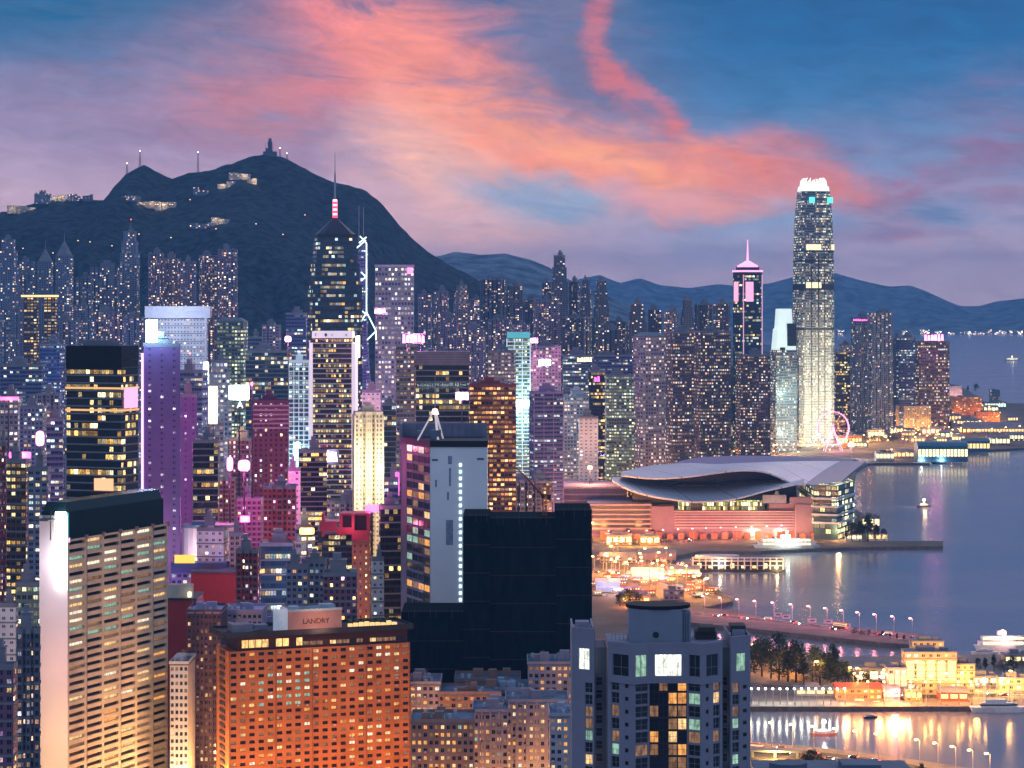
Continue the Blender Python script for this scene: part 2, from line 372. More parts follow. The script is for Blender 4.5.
far_range('distant_mountains', [(-300, 280), (400, 280), (520, 285), (560, 283), (590, 277), (600, 275), (620, 283), (640, 278), (660, 285), (690, 288), (720, 284), (745, 287), (770, 283), (800, 275), (835, 273), (860, 280), (890, 287), (910, 285), (930, 293), (945, 300),
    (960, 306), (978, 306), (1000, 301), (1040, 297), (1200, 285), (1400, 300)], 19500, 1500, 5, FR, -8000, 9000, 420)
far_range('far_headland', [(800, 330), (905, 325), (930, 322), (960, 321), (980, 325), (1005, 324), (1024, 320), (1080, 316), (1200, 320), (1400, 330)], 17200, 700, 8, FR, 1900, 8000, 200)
def haze():
    m = bpy.data.materials.new('haze'); m.use_nodes = True; g = NT(m.node_tree); g.n.clear()
    pv = g.new('ShaderNodeVolumePrincipled'); pv.inputs['Color'].default_value = (.22, .54, 1, 1); pv.inputs['Density'].default_value = HAZE
    pv.inputs['Anisotropy'].default_value = 0.0
    o = g.new('ShaderNodeOutputMaterial'); g.l.new(pv.outputs[0], o.inputs['Volume'])
    b = MB(); b.box(-11500, 11500, -200, 24000, -5, 660); return tag(b.build('haze', m), kind='stuff')
HAZE = 5e-5
haze()

# ---------------------------------------------------------------- building styles
def st(name, wall, glass, cw, ch, wx, wy, lit, cols, es, **k): return (facade(name, wall, glass, wx, wy, lit, cols, es, **k), cw, ch)
DG = (.02, .025, .035)
RESI = [(1, .62, .36), (1, .72, .5), (1, .5, .3), (.8, .75, .9), (1, .8, .45)]
ST = {
 'res_grey': st('flats_grey', (.27, .27, .31), DG, 3.6, 3.2, .5, .5, .26, RESI, 1.5, stripe=.8),
 'res_blue': st('flats_blue', (.22, .27, .38), DG, 3.6, 3.2, .5, .5, .24, RESI, 1.5, stripe=.8),
 'res_mauve': st('flats_mauve', (.30, .24, .33), DG, 3.8, 3.2, .5, .55, .3, RESI, 1.6, stripe=.8),
 'res_dark': st('flats_dark', (.12, .13, .18), DG, 4.2, 3.3, .5, .5, .22, RESI, 1.6, stripe=.9),
 'res_cream': st('flats_cream', (.55, .48, .36), DG, 3.2, 3.1, .42, .5, .22, WARM, 1.2, stripe=.9),
 'res_red': st('flats_red', (.32, .06, .08), DG, 3.4, 3.2, .5, .5, .22, PINK, 1.6, stripe=.8),
 'off_dark': st('office_black', (.022, .022, .026), (.012, .014, .02), 2.4, 3.9, .92, .62, .14, GOLD, 1.15, row=.26, groug=.08),
 'off_gold': st('office_gold', (.10, .06, .05), (.02, .015, .015), 2.6, 3.8, .70, .48, .5, GOLD, .95, row=.2),
 'off_cool': st('office_cool', (.14, .17, .22), (.03, .05, .07), 3.0, 3.8, .8, .5, .28, COOL, .9, row=.25),
 'off_teal': st('office_teal', (.03, .06, .09), (.02, .05, .075), 3.0, 4.0, .92, .6, .10, GOLD + COOL, .9, row=.26, groug=.1),
 'off_steel': st('office_steel', (.34, .33, .36), (.04, .05, .06), 3.4, 4.2, .62, .5, .62, [(1, .85, .7), (1, .78, .55), (.95, .9, 1)], .85, row=.2),
 'off_pink': st('office_pink', (.42, .32, .36), (.05, .04, .06), 3.2, 3.8, .62, .5, .6, [(1, .7, .5), (1, .8, .62), (1, .65, .6)], .8, row=.15),
 'off_brown': st('office_brown', (.15, .11, .12), (.03, .025, .03), 3.2, 3.8, .62, .46, .5, RESI, .85, row=.15),
 'off_orange': st('office_orange', (.24, .10, .07), (.04, .02, .02), 3.0, 3.6, .8, .5, .72, [(1, .42, .1), (1, .52, .18), (1, .36, .12), (1, .6, .3)], 1.15, row=.4),
 'off_green': st('office_green', (.20, .24, .22), (.03, .04, .03), 3.0, 3.8, .7, .5, .72, [(.95, 1, .55), (1, .92, .5), (.75, 1, .7)], .8, row=.3),
 'off_magenta': st('office_magenta', (.24, .035, .10), (.04, .01, .025), 3.4, 3.6, .35, .5, .35, PINK, 1.5, stripe=.9),
 'off_purple': st('office_purple', (.20, .11, .30), (.05, .03, .09), 4.4, 3.6, .2, .35, .25, [(.9, .8, 1), (1, .8, .9)], 1.4),
 'off_navy': st('office_navy', (.10, .12, .26), (.02, .03, .09), 3.0, 4.0, .85, .45, .12, COOL, .8, row=.28),
 'ifc': st('office_silver', (.26, .28, .31), (.03, .04, .055), 2.4, 4.0, .72, .55, .38, [(1, .82, .5), (1, .9, .7), (.85, 1, .8), (1, .75, .4)], .85, row=.3, groug=.15),
 'white_lit': st('office_white', (.75, .73, .75), (.08, .08, .1), 4.0, 3.6, .4, .35, .3, WARM, 1.2),
 'old': st('old_flats', (.34, .26, .24), (.03, .03, .03), 3.0, 3.1, .6, .5, .34, GOLD + WARM, 1.2),
 'old_blue': st('old_flats_blue', (.24, .28, .40), (.03, .03, .04), 3.0, 3.1, .6, .5, .25, WARM + COOL, 1.6),
 'old_plum': st('old_flats_plum', (.20, .10, .17), (.03, .02, .03), 3.0, 3.2, .5, .5, .28, PINK + GOLD, 1.7, stripe=.6),
}
TRIM = mat('trim_grey', (.24, .24, .28), .8); ROOF = mat('roof_felt', (.13, .13, .16), .9, var=.35, vs=.12); METAL = mat('painted_metal', (.35, .36, .4), .4, .5)
TANK = mat('tank_white', (.5, .5, .52), .6); DARKM = mat('dark_metal', (.03, .03, .035), .5); WHITE = mat('white_paint', (.78, .78, .78), .5)
LAMPW = glow('aviation_lamp', (1, .9, .7), 6); REDL = glow('red_beacon', (1, .08, .05), 12)

def roof_kit(root, poly, z, rng, trim=None, tank=True, big=False, mast=0):
    """parapet, plant room, tanks and aerials on a flat roof; every kind its own part"""
    trim = trim or TRIM
    xs = [p[0] for p in poly]; ys = [p[1] for p in poly]; w, d = max(xs) - min(xs), max(ys) - min(ys)
    m = MB(); m.prism(scale_poly(poly, 1.012), z - .6, z + .15, 0, 1, cap=True)
    n = len(poly); po = scale_poly(poly, 1.014); pi_ = scale_poly(poly, .97)
    for i in range(n):
        a, b, c, e = po[i], po[(i + 1) % n], pi_[(i + 1) % n], pi_[i]
        m.prism([a, b, c, e], z + .152, z + 1.5, 0)
    roof = m.build('roof', [trim, ROOF], root); root = roof
    pw, pd = w * rng.uniform(.3, .5), d * rng.uniform(.35, .55); cx, cy = w * rng.uniform(-.12, .12), d * rng.uniform(-.05, .12); ph = rng.uniform(4, 8)
    m = MB(); m.box(cx - pw / 2, cx + pw / 2, cy - pd / 2, cy + pd / 2, z + .155, z + ph)
    m.box(cx - pw * .3, cx + pw * .2, cy - pd * .3, cy + pd * .3, z + ph + .003, z + ph + rng.uniform(2, 4))
    m.box(cx - pw / 2 - .4, cx + pw / 2 + .4, cy - pd / 2 - .4, cy + pd / 2 + .4, z + ph - .5, z + ph - .1)
    m.build('plant_room', trim, root)
    if tank and w > 14:
        for i in range(rng.randint(1, 2)):
            m = MB(); x, y = rng.uniform(-.4, .4) * w, rng.choice([-.34, .34]) * d
            if abs(x - cx) < pw / 2 + 1.5 and abs(y - cy) < pd / 2 + 1.5: continue
            if rng.random() < .5: m.tube((x, y, z + .16), (x, y, z + 2.8), 1.3, 1.3, 10)
            else: m.box(x - 1.6, x + 1.6, y - 1.2, y + 1.2, z + .16, z + 2.2)
            m.build('water_tank', TANK, root)
    if mast:
        m = MB(); m.tube((cx, cy, z + ph), (cx, cy, z + ph + mast), .5, .15, 5); m.build('mast', METAL, root)
        m = MB(); m.box(cx - .5, cx + .5, cy - .5, cy + .5, z + ph + mast, z + ph + mast + 1); m.build('beacon_lamp', REDL, root)
DUPN = [0]
def tower(px0, px1, top, Y, style, label, name='office_tower', cat='skyscraper', yaw=14, ratio=.8, shape='rect', z0=None, crown='kit', group=None,
          ledge=0, fins=0, trim=None, mast=0, bottom=None, stepz=None, cw=None, ch=None):
    yaw = radians(yaw); w, d, xc = face_px(px0, px1, Y, yaw, ratio)
    yc = Y + d * .4
    base = terr(xc, yc) if z0 is None else z0
    base = max(base - 6, 0) + (GZ if base < 1 else 0)
    zt = PZ(top, Y) - base
    root = thing(name, label, cat, (xc, yc, base), yaw, group)
    ms, cw0, ch0 = ST[style]; cw, ch = cw or cw0, ch or ch0
    rng = random.Random(px0 * 13 + top)
    poly = {'rect': rect, 'cham': lambda a, b: cham(a, b, a * .14), 'ell': ell, 'notch': lambda a, b: notch(a, b, max(2, min(5, round(a / 9)))),
            'step': rect, 'cross': lambda a, b: [(-a*.22,-b/2),(a*.22,-b/2),(a*.22,-b*.25),(a/2,-b*.25),(a/2,b*.25),(a*.22,b*.25),(a*.22,b/2),(-a*.22,b/2),(-a*.22,b*.25),(-a/2,b*.25),(-a/2,-b*.25),(-a*.22,-b*.25)]}[shape](w, d)
    trim = trim or TRIM
    m = MB()
    if shape == 'step':
        s1, s2 = zt * .86, zt * .94
        m.prism(poly, 0, s1, 0, 1, cw, ch); m.prism(scale_poly(poly, .84), s1 + .004, s2, 0, 1, cw, ch); m.prism(scale_poly(poly, .66), s2 + .008, zt, 0, 1, cw, ch); tp = scale_poly(poly, .66)
    else:
        m.prism(poly, 0, zt, 0, 1, cw, ch); tp = poly
    if not ledge and Y < 2700 and shape in ('rect', 'notch') and style not in ('off_purple', 'white_lit'): ledge = 1
    if ledge:
        k = 1
        while zt - k * ledge * ch > zt * .05 and k < 75:
            z = zt - k * ledge * ch; po = scale_poly(poly, 1 + .5 / w); n = len(po)
            m.prism(po, z - .45, z + .25, 2, 2); k += 1
    if fins:
        n = max(3, int(w / fins))
        for i in range(n + 1):
            x = -w / 2 + w * i / n
            m.box(x - .35, x + .35, -d / 2 - .7, -d / 2 + .1, 1, zt - .7, 2)
        n = max(2, int(d / fins))
        for i in range(n + 1):
            y = -d / 2 + d * i / n
            for sx in (-1, 1): m.box(sx * (w / 2 + .3) - .4, sx * (w / 2 + .3) + .4, y - .35, y + .35, 1, zt - .7, 2)
    m.build('walls', [ms, ROOF, trim], root)
    if crown == 'kit': roof_kit(root, tp, zt, rng, trim, mast=mast)
    elif crown == 'pyr':
        m = MB(); h = w * .9; m.prism(scale_poly(tp, 1.04), zt, zt + 1.5, 0); m.prism(scale_poly(tp, .9), zt + 1.504, zt + h, 0, top=scale_poly(tp, .12)); m.build('pointed_roof', trim, root)
        m = MB(); m.tube((0, 0, zt + h), (0, 0, zt + h * 1.7), .5, .12, 5); m.build('mast', METAL, root)
    elif crown == 'hip':
        m = MB(); h = w * .16; m.prism(scale_poly(tp, 1.03), zt, zt + 1.2, 0); m.prism(scale_poly(tp, .95), zt + 1.204, zt + h, 0, top=scale_poly(tp, .6)); m.build('hipped_roof', trim, root)
    elif crown == 'arch':
        m = MB()
        for k in range(8):
            a0, a1 = pi * k / 8, pi * (k + 1) / 8
            m.tube((-w * .42 * cos(a0), -d * .3, zt + w * .5 * sin(a0)), (-w * .42 * cos(a1), -d * .3, zt + w * .5 * sin(a1)), .7, .7, 5)
            m.tube((-w * .42 * cos(a0), d * .3, zt + w * .5 * sin(a0)), (-w * .42 * cos(a1), d * .3, zt + w * .5 * sin(a1)), .7, .7, 5)
        m.tube((0, 0, zt + w * .5), (0, 0, zt + w * .8), .4, .1, 5); m.build('arched_crown', METAL, root)
        roof_kit(root, tp, zt, rng, trim, tank=False)
    return root, w, d, zt
def px_root(root):   # yaw-free helper: local frame of a root
    return root.matrix_basis
def sign_box(root, x0, x1, y0, y1, z0, z1, m, name='lit_sign'):
    b = MB(); b.box(x0, x1, y0, y1, z0, z1); return b.build(name, m, root)
def spot(root, name, loc, col, power, r=1.5):
    l = bpy.data.lights.new(name, 'POINT'); l.color = col; l.energy = power; l.shadow_soft_size = r
    o = bpy.data.objects.new(name, l); COL.objects.link(o); o.location = loc
    if root: o.parent = root
    return o
def text(s, size, m, root, loc, rot=(pi / 2, 0, 0), name='lettering', ext=.15):
    c = bpy.data.curves.new(name, 'FONT'); c.body = s; c.size = size; c.extrude = ext; c.align_x = 'CENTER'; c.materials.append(m)
    o = bpy.data.objects.new(name, c); COL.objects.link(o); o.parent = root; o.location = loc; o.rotation_euler = rot
    bpy.context.view_layer.update(); me = bpy.data.meshes.new_from_object(o); q = bpy.data.objects.new(name, me); COL.objects.link(q)
    q.parent = root; q.location = loc; q.rotation_euler = rot; bpy.data.objects.remove(o); q.name = name; return q
# ---------------------------------------------------------------- towers along the foot of the peak (left) and on the slopes behind the middle
def row(group, where, rows, **kw):
    rows = sorted(rows, key=lambda r: (r[0] + r[1]))
    ordn = ['first', 'second', 'third', 'fourth', 'fifth', 'sixth', 'seventh', 'eighth', 'ninth', 'tenth', 'eleventh', 'twelfth', 'thirteenth', 'fourteenth', 'fifteenth', 'sixteenth', 'seventeenth', 'eighteenth',
            'nineteenth', 'twentieth', 'twenty-first', 'twenty-second', 'twenty-third', 'twenty-fourth', 'twenty-fifth', 'twenty-sixth', 'twenty-seventh', 'twenty-eighth', 'twenty-ninth', 'thirtieth']
    for i, r in enumerate(rows):
        a, b, top, Y, sty, sh, look = r[:7]; k = dict(kw); k.update(r[7] if len(r) > 7 else {})
        tower(a, b, top, Y, sty, f'{look}, {ordn[i]} from the left {where}', 'apartment_tower', 'apartment tower', shape=sh, group=group, yaw=R.uniform(-22, 22), **k)
row('apartment towers below the peak', 'below the peak', [
 (-2, 17, 240, 3500, 'res_blue', 'step', 'Tall pale blue stepped tower'), (17, 38, 275, 3650, 'res_blue', 'notch', 'Blue apartment block'), (18, 34, 262, 3900, 'res_blue', 'notch', 'Thin hazy tower'),
 (37, 52, 262, 3600, 'res_blue', 'cham', 'Slim tower with a pointed cap', dict(crown='pyr')), (54, 73, 256, 3550, 'res_blue', 'cham', 'Tower with lit band under its pointed roof', dict(crown='pyr')),
 (20, 37, 300, 3300, 'res_mauve', 'notch', 'Lower mauve block'), (76, 92, 278, 3600, 'res_blue', 'notch', 'Stepped blue flats'), (90, 118, 268, 3650, 'res_blue', 'notch', 'Broad pale flats'),
 (120, 138, 232, 3700, 'res_blue', 'step', 'Very tall slim tower with orange lights', dict(mast=14)), (148, 163, 254, 3650, 'res_mauve', 'notch', 'Mauve tower with yellow windows'), (163, 180, 259, 3680, 'res_mauve', 'notch', 'Flat topped mauve flats'),
 (180, 196, 262, 3640, 'res_mauve', 'notch', 'Mauve flats'), (198, 217, 256, 3700, 'res_mauve', 'notch', 'Grey mauve slab of flats'), (217, 237, 250, 3650, 'res_mauve', 'notch', 'Tall twin fronted flats'),
 (74, 90, 306, 3350, 'res_blue', 'notch', 'Dim blue flats'), (92, 118, 312, 3250, 'res_mauve', 'notch', 'Lower mauve flats'), (120, 146, 318, 3200, 'res_blue', 'notch', 'Wide bluish flats'), (0, 18, 310, 3250, 'res_blue', 'notch', 'Low blue flats'),
 (52, 76, 322, 3150, 'res_blue', 'notch', 'Pale wide flats'),
])
for i, (a, b) in enumerate(((24, 37), (44, 55))):
    r_, w, d, zt = tower(a, b, 297, 3050, 'off_gold', ('Left' if i == 0 else 'Right') + ' of two gold striped towers joined under a glowing roof line', 'apartment_tower', 'apartment tower', yaw=0, group='gold striped twin towers', cw=4, crown='none')
    sign_box(r_, -w * .7, w * .7, -d * .55, d * .55, zt, zt + 2.5, glow('gold_cornice', (1, .6, .25), 1.6), 'lit_cornice')
row('flats on the slope behind the centre', 'on the central slope', [
 (418, 432, 295, 3900, 'res_mauve', 'notch', 'Mauve flats'), (433, 449, 292, 3950, 'res_mauve', 'notch', 'Mauve slab of flats'), (453, 470, 286, 4000, 'res_mauve', 'step', 'Taller rounded flats'),
 (470, 482, 300, 3950, 'res_mauve', 'notch', 'Narrow flats'), (480, 506, 280, 3900, 'res_dark', 'notch', 'Wide dark flats with yellow windows', dict(lit=0) if 0 else {}), (507, 523, 286, 3950, 'res_dark', 'notch', 'Dark flats with orange rows'),
 (524, 541, 300, 4100, 'res_dark', 'notch', 'Dim low flats'), (542, 552, 283, 4050, 'res_dark', 'notch', 'Narrow dark shoulder tower'), (551, 568, 256, 4000, 'res_dark', 'step', 'Tallest dark tower breaking the ridge line'),
 (569, 580, 282, 4050, 'res_dark', 'notch', 'Dark slim flats'), (580, 592, 280, 4000, 'res_dark', 'step', 'Dark tower with rounded head'), (594, 609, 281, 4050, 'res_dark', 'step', 'Dark tower with one bright window column'),
 (610, 627, 322, 4200, 'res_dark', 'notch', 'Low dim flats'), (628, 647, 304, 4100, 'res_dark', 'step', 'Dark stepped flats'), (648, 662, 310, 4150, 'res_dark', 'notch', 'Short flats'), (664, 679, 312, 4100, 'res_mauve', 'notch', 'Short mauve flats'),
 (681, 694, 300, 4100, 'res_dark', 'step', 'Dark tower with small cap'), (695, 712, 305, 4200, 'res_dark', 'notch', 'Hazy flats'), (713, 731, 304, 4150, 'res_dark', 'notch', 'Hazy flats with lamp on the roof'),
 (533, 560, 302, 3700, 'res_mauve', 'notch', 'Wide mauve flats in front of the tallest'), (562, 590, 318, 3650, 'res_dark', 'notch', 'Wide dim flats'), (600, 622, 330, 3600, 'res_dark', 'notch', 'Squat dim flats'),
 (440, 462, 318, 3600, 'res_mauve', 'notch', 'Violet flats low on the slope'), (488, 512, 320, 3600, 'res_mauve', 'notch', 'Violet wide flats'), (512, 530, 325, 3550, 'res_mauve', 'notch', 'Violet low flats'), (462, 486, 330, 3500, 'res_mauve', 'notch', 'Violet squat flats'),
])
# little houses and blocks along the ridge of the peak
def ridge_house(px, py, Y, w, h, label, lit=True):
    x = PX(px, Y); z = terr(x, Y)
    root = thing('ridge_building', label, 'building', (x, Y, z - 3), R.uniform(-.5, .5), 'buildings on the peak')
    n = R.randint(2, 3)
    m = MB(); xx = -w / 2
    for i in range(n):
        ww = w / n; m.prism([(xx, -7), (xx + ww * .92, -7), (xx + ww * .92, 7), (xx, 7)], 0, 3 + h * R.uniform(.4, .75), 0, 1, 4, 3.3); xx += ww
    m.build('walls', [ST['res_blue'][0] if not lit else LITWALL, ROOF], root)
    m = MB(); m.box(-w / 2, w / 2, -7.5, 7.5, 3 + h * .3, 3 + h * .3 + .6); m.build('balcony', TRIM, root)
    if lit: 
        for k in range(2): spot(root, 'garden_lamp', (R.uniform(-w * .4, w * .4), -14, 10), (1, .7, .4), 2500)
LITWALL = facade('villa_wall', (.5, .46, .42), DG, .4, .4, .45, WARM, 1.6)
wds = ['cream', 'white', 'grey', 'pale']
for i, (px, Y, w, h, lit, lb) in enumerate([(22, 5140, 60, 20, 1, 'White villas at the far left end of the dark ridge'), (43, 5170, 34, 45, 0, 'Tall grey block standing up on the left shoulder of the ridge'), (60, 5180, 26, 22, 1, 'Small lit villa right of the tall ridge block'),
   (74, 5180, 24, 20, 0, 'Dim ridge terrace left of the saddle'), (88, 5185, 22, 22, 0, 'Grey ridge terrace at the foot of the round hill'), (130, 4950, 46, 16, 0, 'Row of dim villas under the round hilltop'), (148, 4960, 40, 22, 1, 'Pale villas beside the bright house under the round hilltop'),
   (166, 4950, 44, 20, 1, 'Brightest golden villas on the peak under the round hilltop'), (201, 5020, 30, 24, 0, 'Lone grey house in the saddle of the peak'), (228, 5020, 40, 18, 1, 'Lit villas left of the bright terrace near the summit'), (240, 5030, 44, 20, 1, 'Bright white terrace below the summit'),
   (252, 5010, 20, 14, 1, 'Small lit villa right of the summit terrace'), (203, 4700, 50, 14, 0, 'Bluish low building halfway down the peak'), (221, 4700, 34, 16, 1, 'Warm lit house halfway down the peak')]):
    ridge_house(px, 0, Y, w, h, lb, bool(lit))
def mast(px, Y, h, label, lat=True):
    x = PX(px, Y); z = terr(x, Y) - 4
    root = thing('radio_mast', label, 'mast', (x, Y, z), 0, 'masts on the peak'); m = MB()
    for sx, sy in ((-1, -1), (1, -1), (1, 1), (-1, 1)): m.tube((sx * 2.2, sy * 2.2, 0), (sx * .5, sy * .5, h), .45, .3, 4)
    for k in range(6):
        t = k / 6; r_ = 2.2 * (1 - t) + .5 * t; z0 = h * t; z1 = h * (t + 1 / 6)
        m.tube((-r_, -r_, z0), (r_, -r_, z1), .2, .2, 4); m.tube((r_, r_, z0), (-r_, r_, z1), .2, .2, 4)
    m.build('lattice', DARKM, root); b = MB(); b.box(-.9, .9, -.9, .9, h, h + 1.8); b.build('lamp', LAMPW, root)
mast(140, 5190, 38, 'Thin mast on the round left hilltop'); mast(127, 5185, 26, 'Shorter mast left of the one on the round hilltop'); mast(198, 5180, 50, 'Tall lattice mast in the saddle left of the summit'); mast(280, 5190, 22, 'Thin mast right of the summit station'); mast(287, 5190, 16, 'Shortest mast furthest right on the summit')
x = PX(270, 5190); root = thing('summit_station', 'Dark relay station with a stepped tower on the highest summit', 'building', (x, 5190, terr(x, 5190) - 4), 0)
m = MB(); m.box(-14, 14, -8, 8, 0, 12); m.box(-9, -2, -5, 5, 12.01, 19); m.build('base_block', mat('station_wall', (.14, .15, .17), .8), root)
m = MB(); m.prism(cham(9, 9, 2), 12.02, 34, 0); m.prism(cham(6, 6, 1.4), 34.01, 40, 0); m.build('tower', MATS['station_wall'], root)
m = MB(); m.tube((6, 0, 12), (6, 0, 30), .5, .3, 5); m.tube((-9, 0, 19), (-9, 0, 30), .5, .3, 5); m.build('aerial', DARKM, root)
for i, (px, Y) in enumerate([(8, 4700), (23, 4700), (53, 4650), (78, 4650), (90, 4600), (112, 4600), (139, 4600), (171, 4600), (190, 4900), (216, 4600), (256, 4600), (283, 4600), (352, 4550), (377, 4700), (388, 4650), (29, 4200), (305, 4800), (330, 4700)]):
    x = PX(px, Y); z = terr(x, Y); r0 = thing('road_lamp', 'Tiny road lamp shining on the dark wooded slope of the peak', 'lamp', (x, Y, z - 1), 0, 'road lamps on the peak')
    b = MB(); b.tube((0, 0, 0), (0, 0, 22), .4, .3, 5); b.build('post', DARKM, r0); b = MB(); b.box(-1, 1, -1, 1, 22, 23.6); b.build('lamp_head', glow('slope_lamp', (1, .6, .35), 2), r0)

# ---------------------------------------------------------------- office towers of the left and centre
def T(*a, **k): return tower(*a, **k)
T(65, 135, 352, 1250, 'off_dark', 'Black glass office tower with gold lit floors and two gold bands, left', yaw=-20, ratio=.55, crown='none', cw=2.2, ch=3.9)
def dark_office():
    r_ = [o for o in COL.objects if o.get('label', '').startswith('Black glass office tower with gold')][0]
    w, d, xc = face_px(65, 135, 1250, radians(-20), .55); zt = PZ(352, 1250) - GZ
    m = MB(); m.box(-w / 2 - .2, w / 2 + .2, -d / 2 - .2, d / 2 + .2, zt, zt + 3.2); m.box(-w / 2 - .25, w / 2 + .25, -d / 2 - .25, d / 2 + .25, zt - 9, zt - .01); m.build('top_cladding', mat('black_panel', (.012, .012, .016), .35, var=.3), r_)
    for py in (388, 410): 
        z = PZ(py, 1250) - GZ; m = MB(); m.box(-w / 2 - .5, w / 2 + .5, -d / 2 - .5, d / 2 + .5, z - .5, z + .5); m.build('gold_band', glow('gold_band', (1, .55, .2), .8), r_)
    sign_box(r_, w / 2 + .1, w / 2 + .9, -d * .35, d * .4, PZ(408, 1250) - GZ, PZ(388, 1250) - GZ, glow('pink_screen', (1, .35, .6), 1.5), 'pink_screen')
    sign_box(r_, w * .02, w * .36, -d / 2 - .8, -d / 2 - .1, PZ(490, 1250) - GZ, PZ(478, 1250) - GZ, glow('amber_screen', (1, .5, .25), 1.1), 'screen')
    m = MB(); m.box(-w * .3, w * .1, -d * .2, d * .3, zt + 3.21, zt + 6); m.tube((w * .25, 0, zt + 3.2), (w * .25, 0, zt + 5.5), 2, 2, 10); m.build('roof_plant', TRIM, r_)
dark_office()
pr, pw, pd, pz = T(141, 180, 346, 1400, 'off_purple', 'Tall violet slab tower with dotted window columns beside the black office', yaw=12, ratio=.45, cw=7, ch=3.4)
sign_box(pr, -pw / 2 - 1.3, -pw / 2 - .1, -pd / 2 - .8, -pd / 2 + 1, 40, pz - 4, glow('violet_tube', (.85, .4, 1), 2.2), 'light_strip')
sign_box(pr, -pw * .42, -pw * .12, -pd * .3, pd * .1, pz + 2, PZ(320, 1400) - GZ, glow('blue_white_box', (.75, .92, 1), 9), 'light_box')
spot(pr, 'light_box_glow', (-pw * .27, -pd * .9, PZ(330, 1400)), (.35, .65, 1), 60000, 3)
T(179, 197, 396, 1550, 'off_purple', 'Dim violet slab just right of the tall violet tower', yaw=15); T(191, 218, 442, 1450, 'off_dark', 'Small black tower with a column of gold windows', yaw=8, ratio=.7)
T(176, 206, 372, 2000, 'off_navy', 'Grey navy block behind the dim violet slab', yaw=-10, mast=8)
hr, hw, hd, hz = T(150, 206, 318, 2300, 'white_lit', 'Pale building framed under a wide white roof beam', yaw=3, ratio=.5, cw=3, crown='none', ledge=2)
m = MB(); m.box(-hw * .6, hw * .58, -hd * .7, hd * .3, hz, hz + 11); m.build('roof_beam', mat('pale_beam', (.72, .72, .78), .6, var=.05), hr)
m = MB()
for sx in (-.52, .5): m.box(sx * hw - 1, sx * hw + 1, -hd * .68, -hd * .6, 40, hz - .01)
m.build('corner_post', MATS['pale_beam'], hr); spot(hr, 'sign_wash', (0, -60, hz + 8), (.6, .7, 1), 70000, 3)
T(217, 246, 322, 2500, 'off_green', 'Pale office with rows of yellow green windows and a flat cap', yaw=-6, crown='hip')
T(246, 262, 338, 2600, 'off_navy', 'Navy office right of the yellow green one', yaw=5); T(262, 280, 326, 2700, 'res_mauve', 'Narrow mauve tower near the tall striped skyscraper', yaw=0, shape='notch')
T(205, 232, 362, 2200, 'off_steel', 'Pale stepped office behind the glowing orange column', yaw=10, shape='step'); T(246, 290, 352, 2350, 'off_teal', 'Wide teal office with thin lit lines', yaw=0, ratio=.5, cw=3)
T(286, 306, 314, 2750, 'off_navy', 'Slim navy block left of the pointed skyscraper', yaw=0)
mr, mw, md, mz = T(250, 289, 402, 1750, 'off_magenta', 'Dark magenta tower with paler louvred top', yaw=8, ratio=.75, trim=mat('plum_trim', (.20, .05, .12), .7), ledge=6)
m = MB()
for k in range(6): m.box(-mw / 2 - .4, mw / 2 + .4, -md / 2 - .5, md / 2, mz - 3 - k * 3.2, mz - 1.8 - k * 3.2)
m.build('louvre', mat('pink_louvre', (.6, .25, .42), .6), mr)
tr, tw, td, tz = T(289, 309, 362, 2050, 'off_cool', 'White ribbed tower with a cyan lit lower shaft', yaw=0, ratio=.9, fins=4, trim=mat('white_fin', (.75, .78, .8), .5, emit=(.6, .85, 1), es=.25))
for k in range(2): spot(tr, 'shaft_flood', (-tw * .5 + k * tw, -td / 2 - 14, tz * .45), (.45, .9, 1), 60000, 2)
sign_box(tr, -tw * .28, tw * .1, -td / 2 - 1.6, -td / 2 - .8, tz * .25, tz * .62, glow('cyan_panel', (.5, .95, 1), 1.3), 'light_panel')
# white framed office
fr, fw, fd, fz = T(313, 352, 338, 1900, 'off_gold', 'Dark gold windowed office set in a glowing white frame', yaw=0, ratio=.9, crown='none', cw=2.0, ch=3.9, trim=WHITE)
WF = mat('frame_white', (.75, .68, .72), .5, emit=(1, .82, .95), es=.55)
m = MB()
for sx in (-1, 1): m.box(sx * fw / 2 - (2.6 if sx < 0 else 0.05), sx * fw / 2 + (.05 if sx < 0 else 2.9), -fd / 2 - 1.2, fd / 2 + .5, 0, fz - 4)
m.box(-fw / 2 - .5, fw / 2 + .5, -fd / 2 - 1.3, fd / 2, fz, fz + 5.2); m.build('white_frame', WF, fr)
sign_box(fr, fw / 2 + 2.95, fw / 2 + 4.6, -fd / 2 - 1, fd / 2, PZ(358, 1900) - GZ, PZ(336, 1900) - GZ, glow('warm_box', (1, .82, .5), 3), 'light_box')
for xx, c_ in ((-fw * .42, 'E'), (-.16 * fw, '♦'), (0, '='), (fw * .36, 'A')): text(c_, 3.2, mat('sign_grey', (.12, .12, .25), .6), fr, (xx, -fd / 2 - 1.4, fz + 1.4))
spot(fr, 'frame_flood', (-fw * .9, -fd, 30), (.8, .8, 1), 60000, 2)
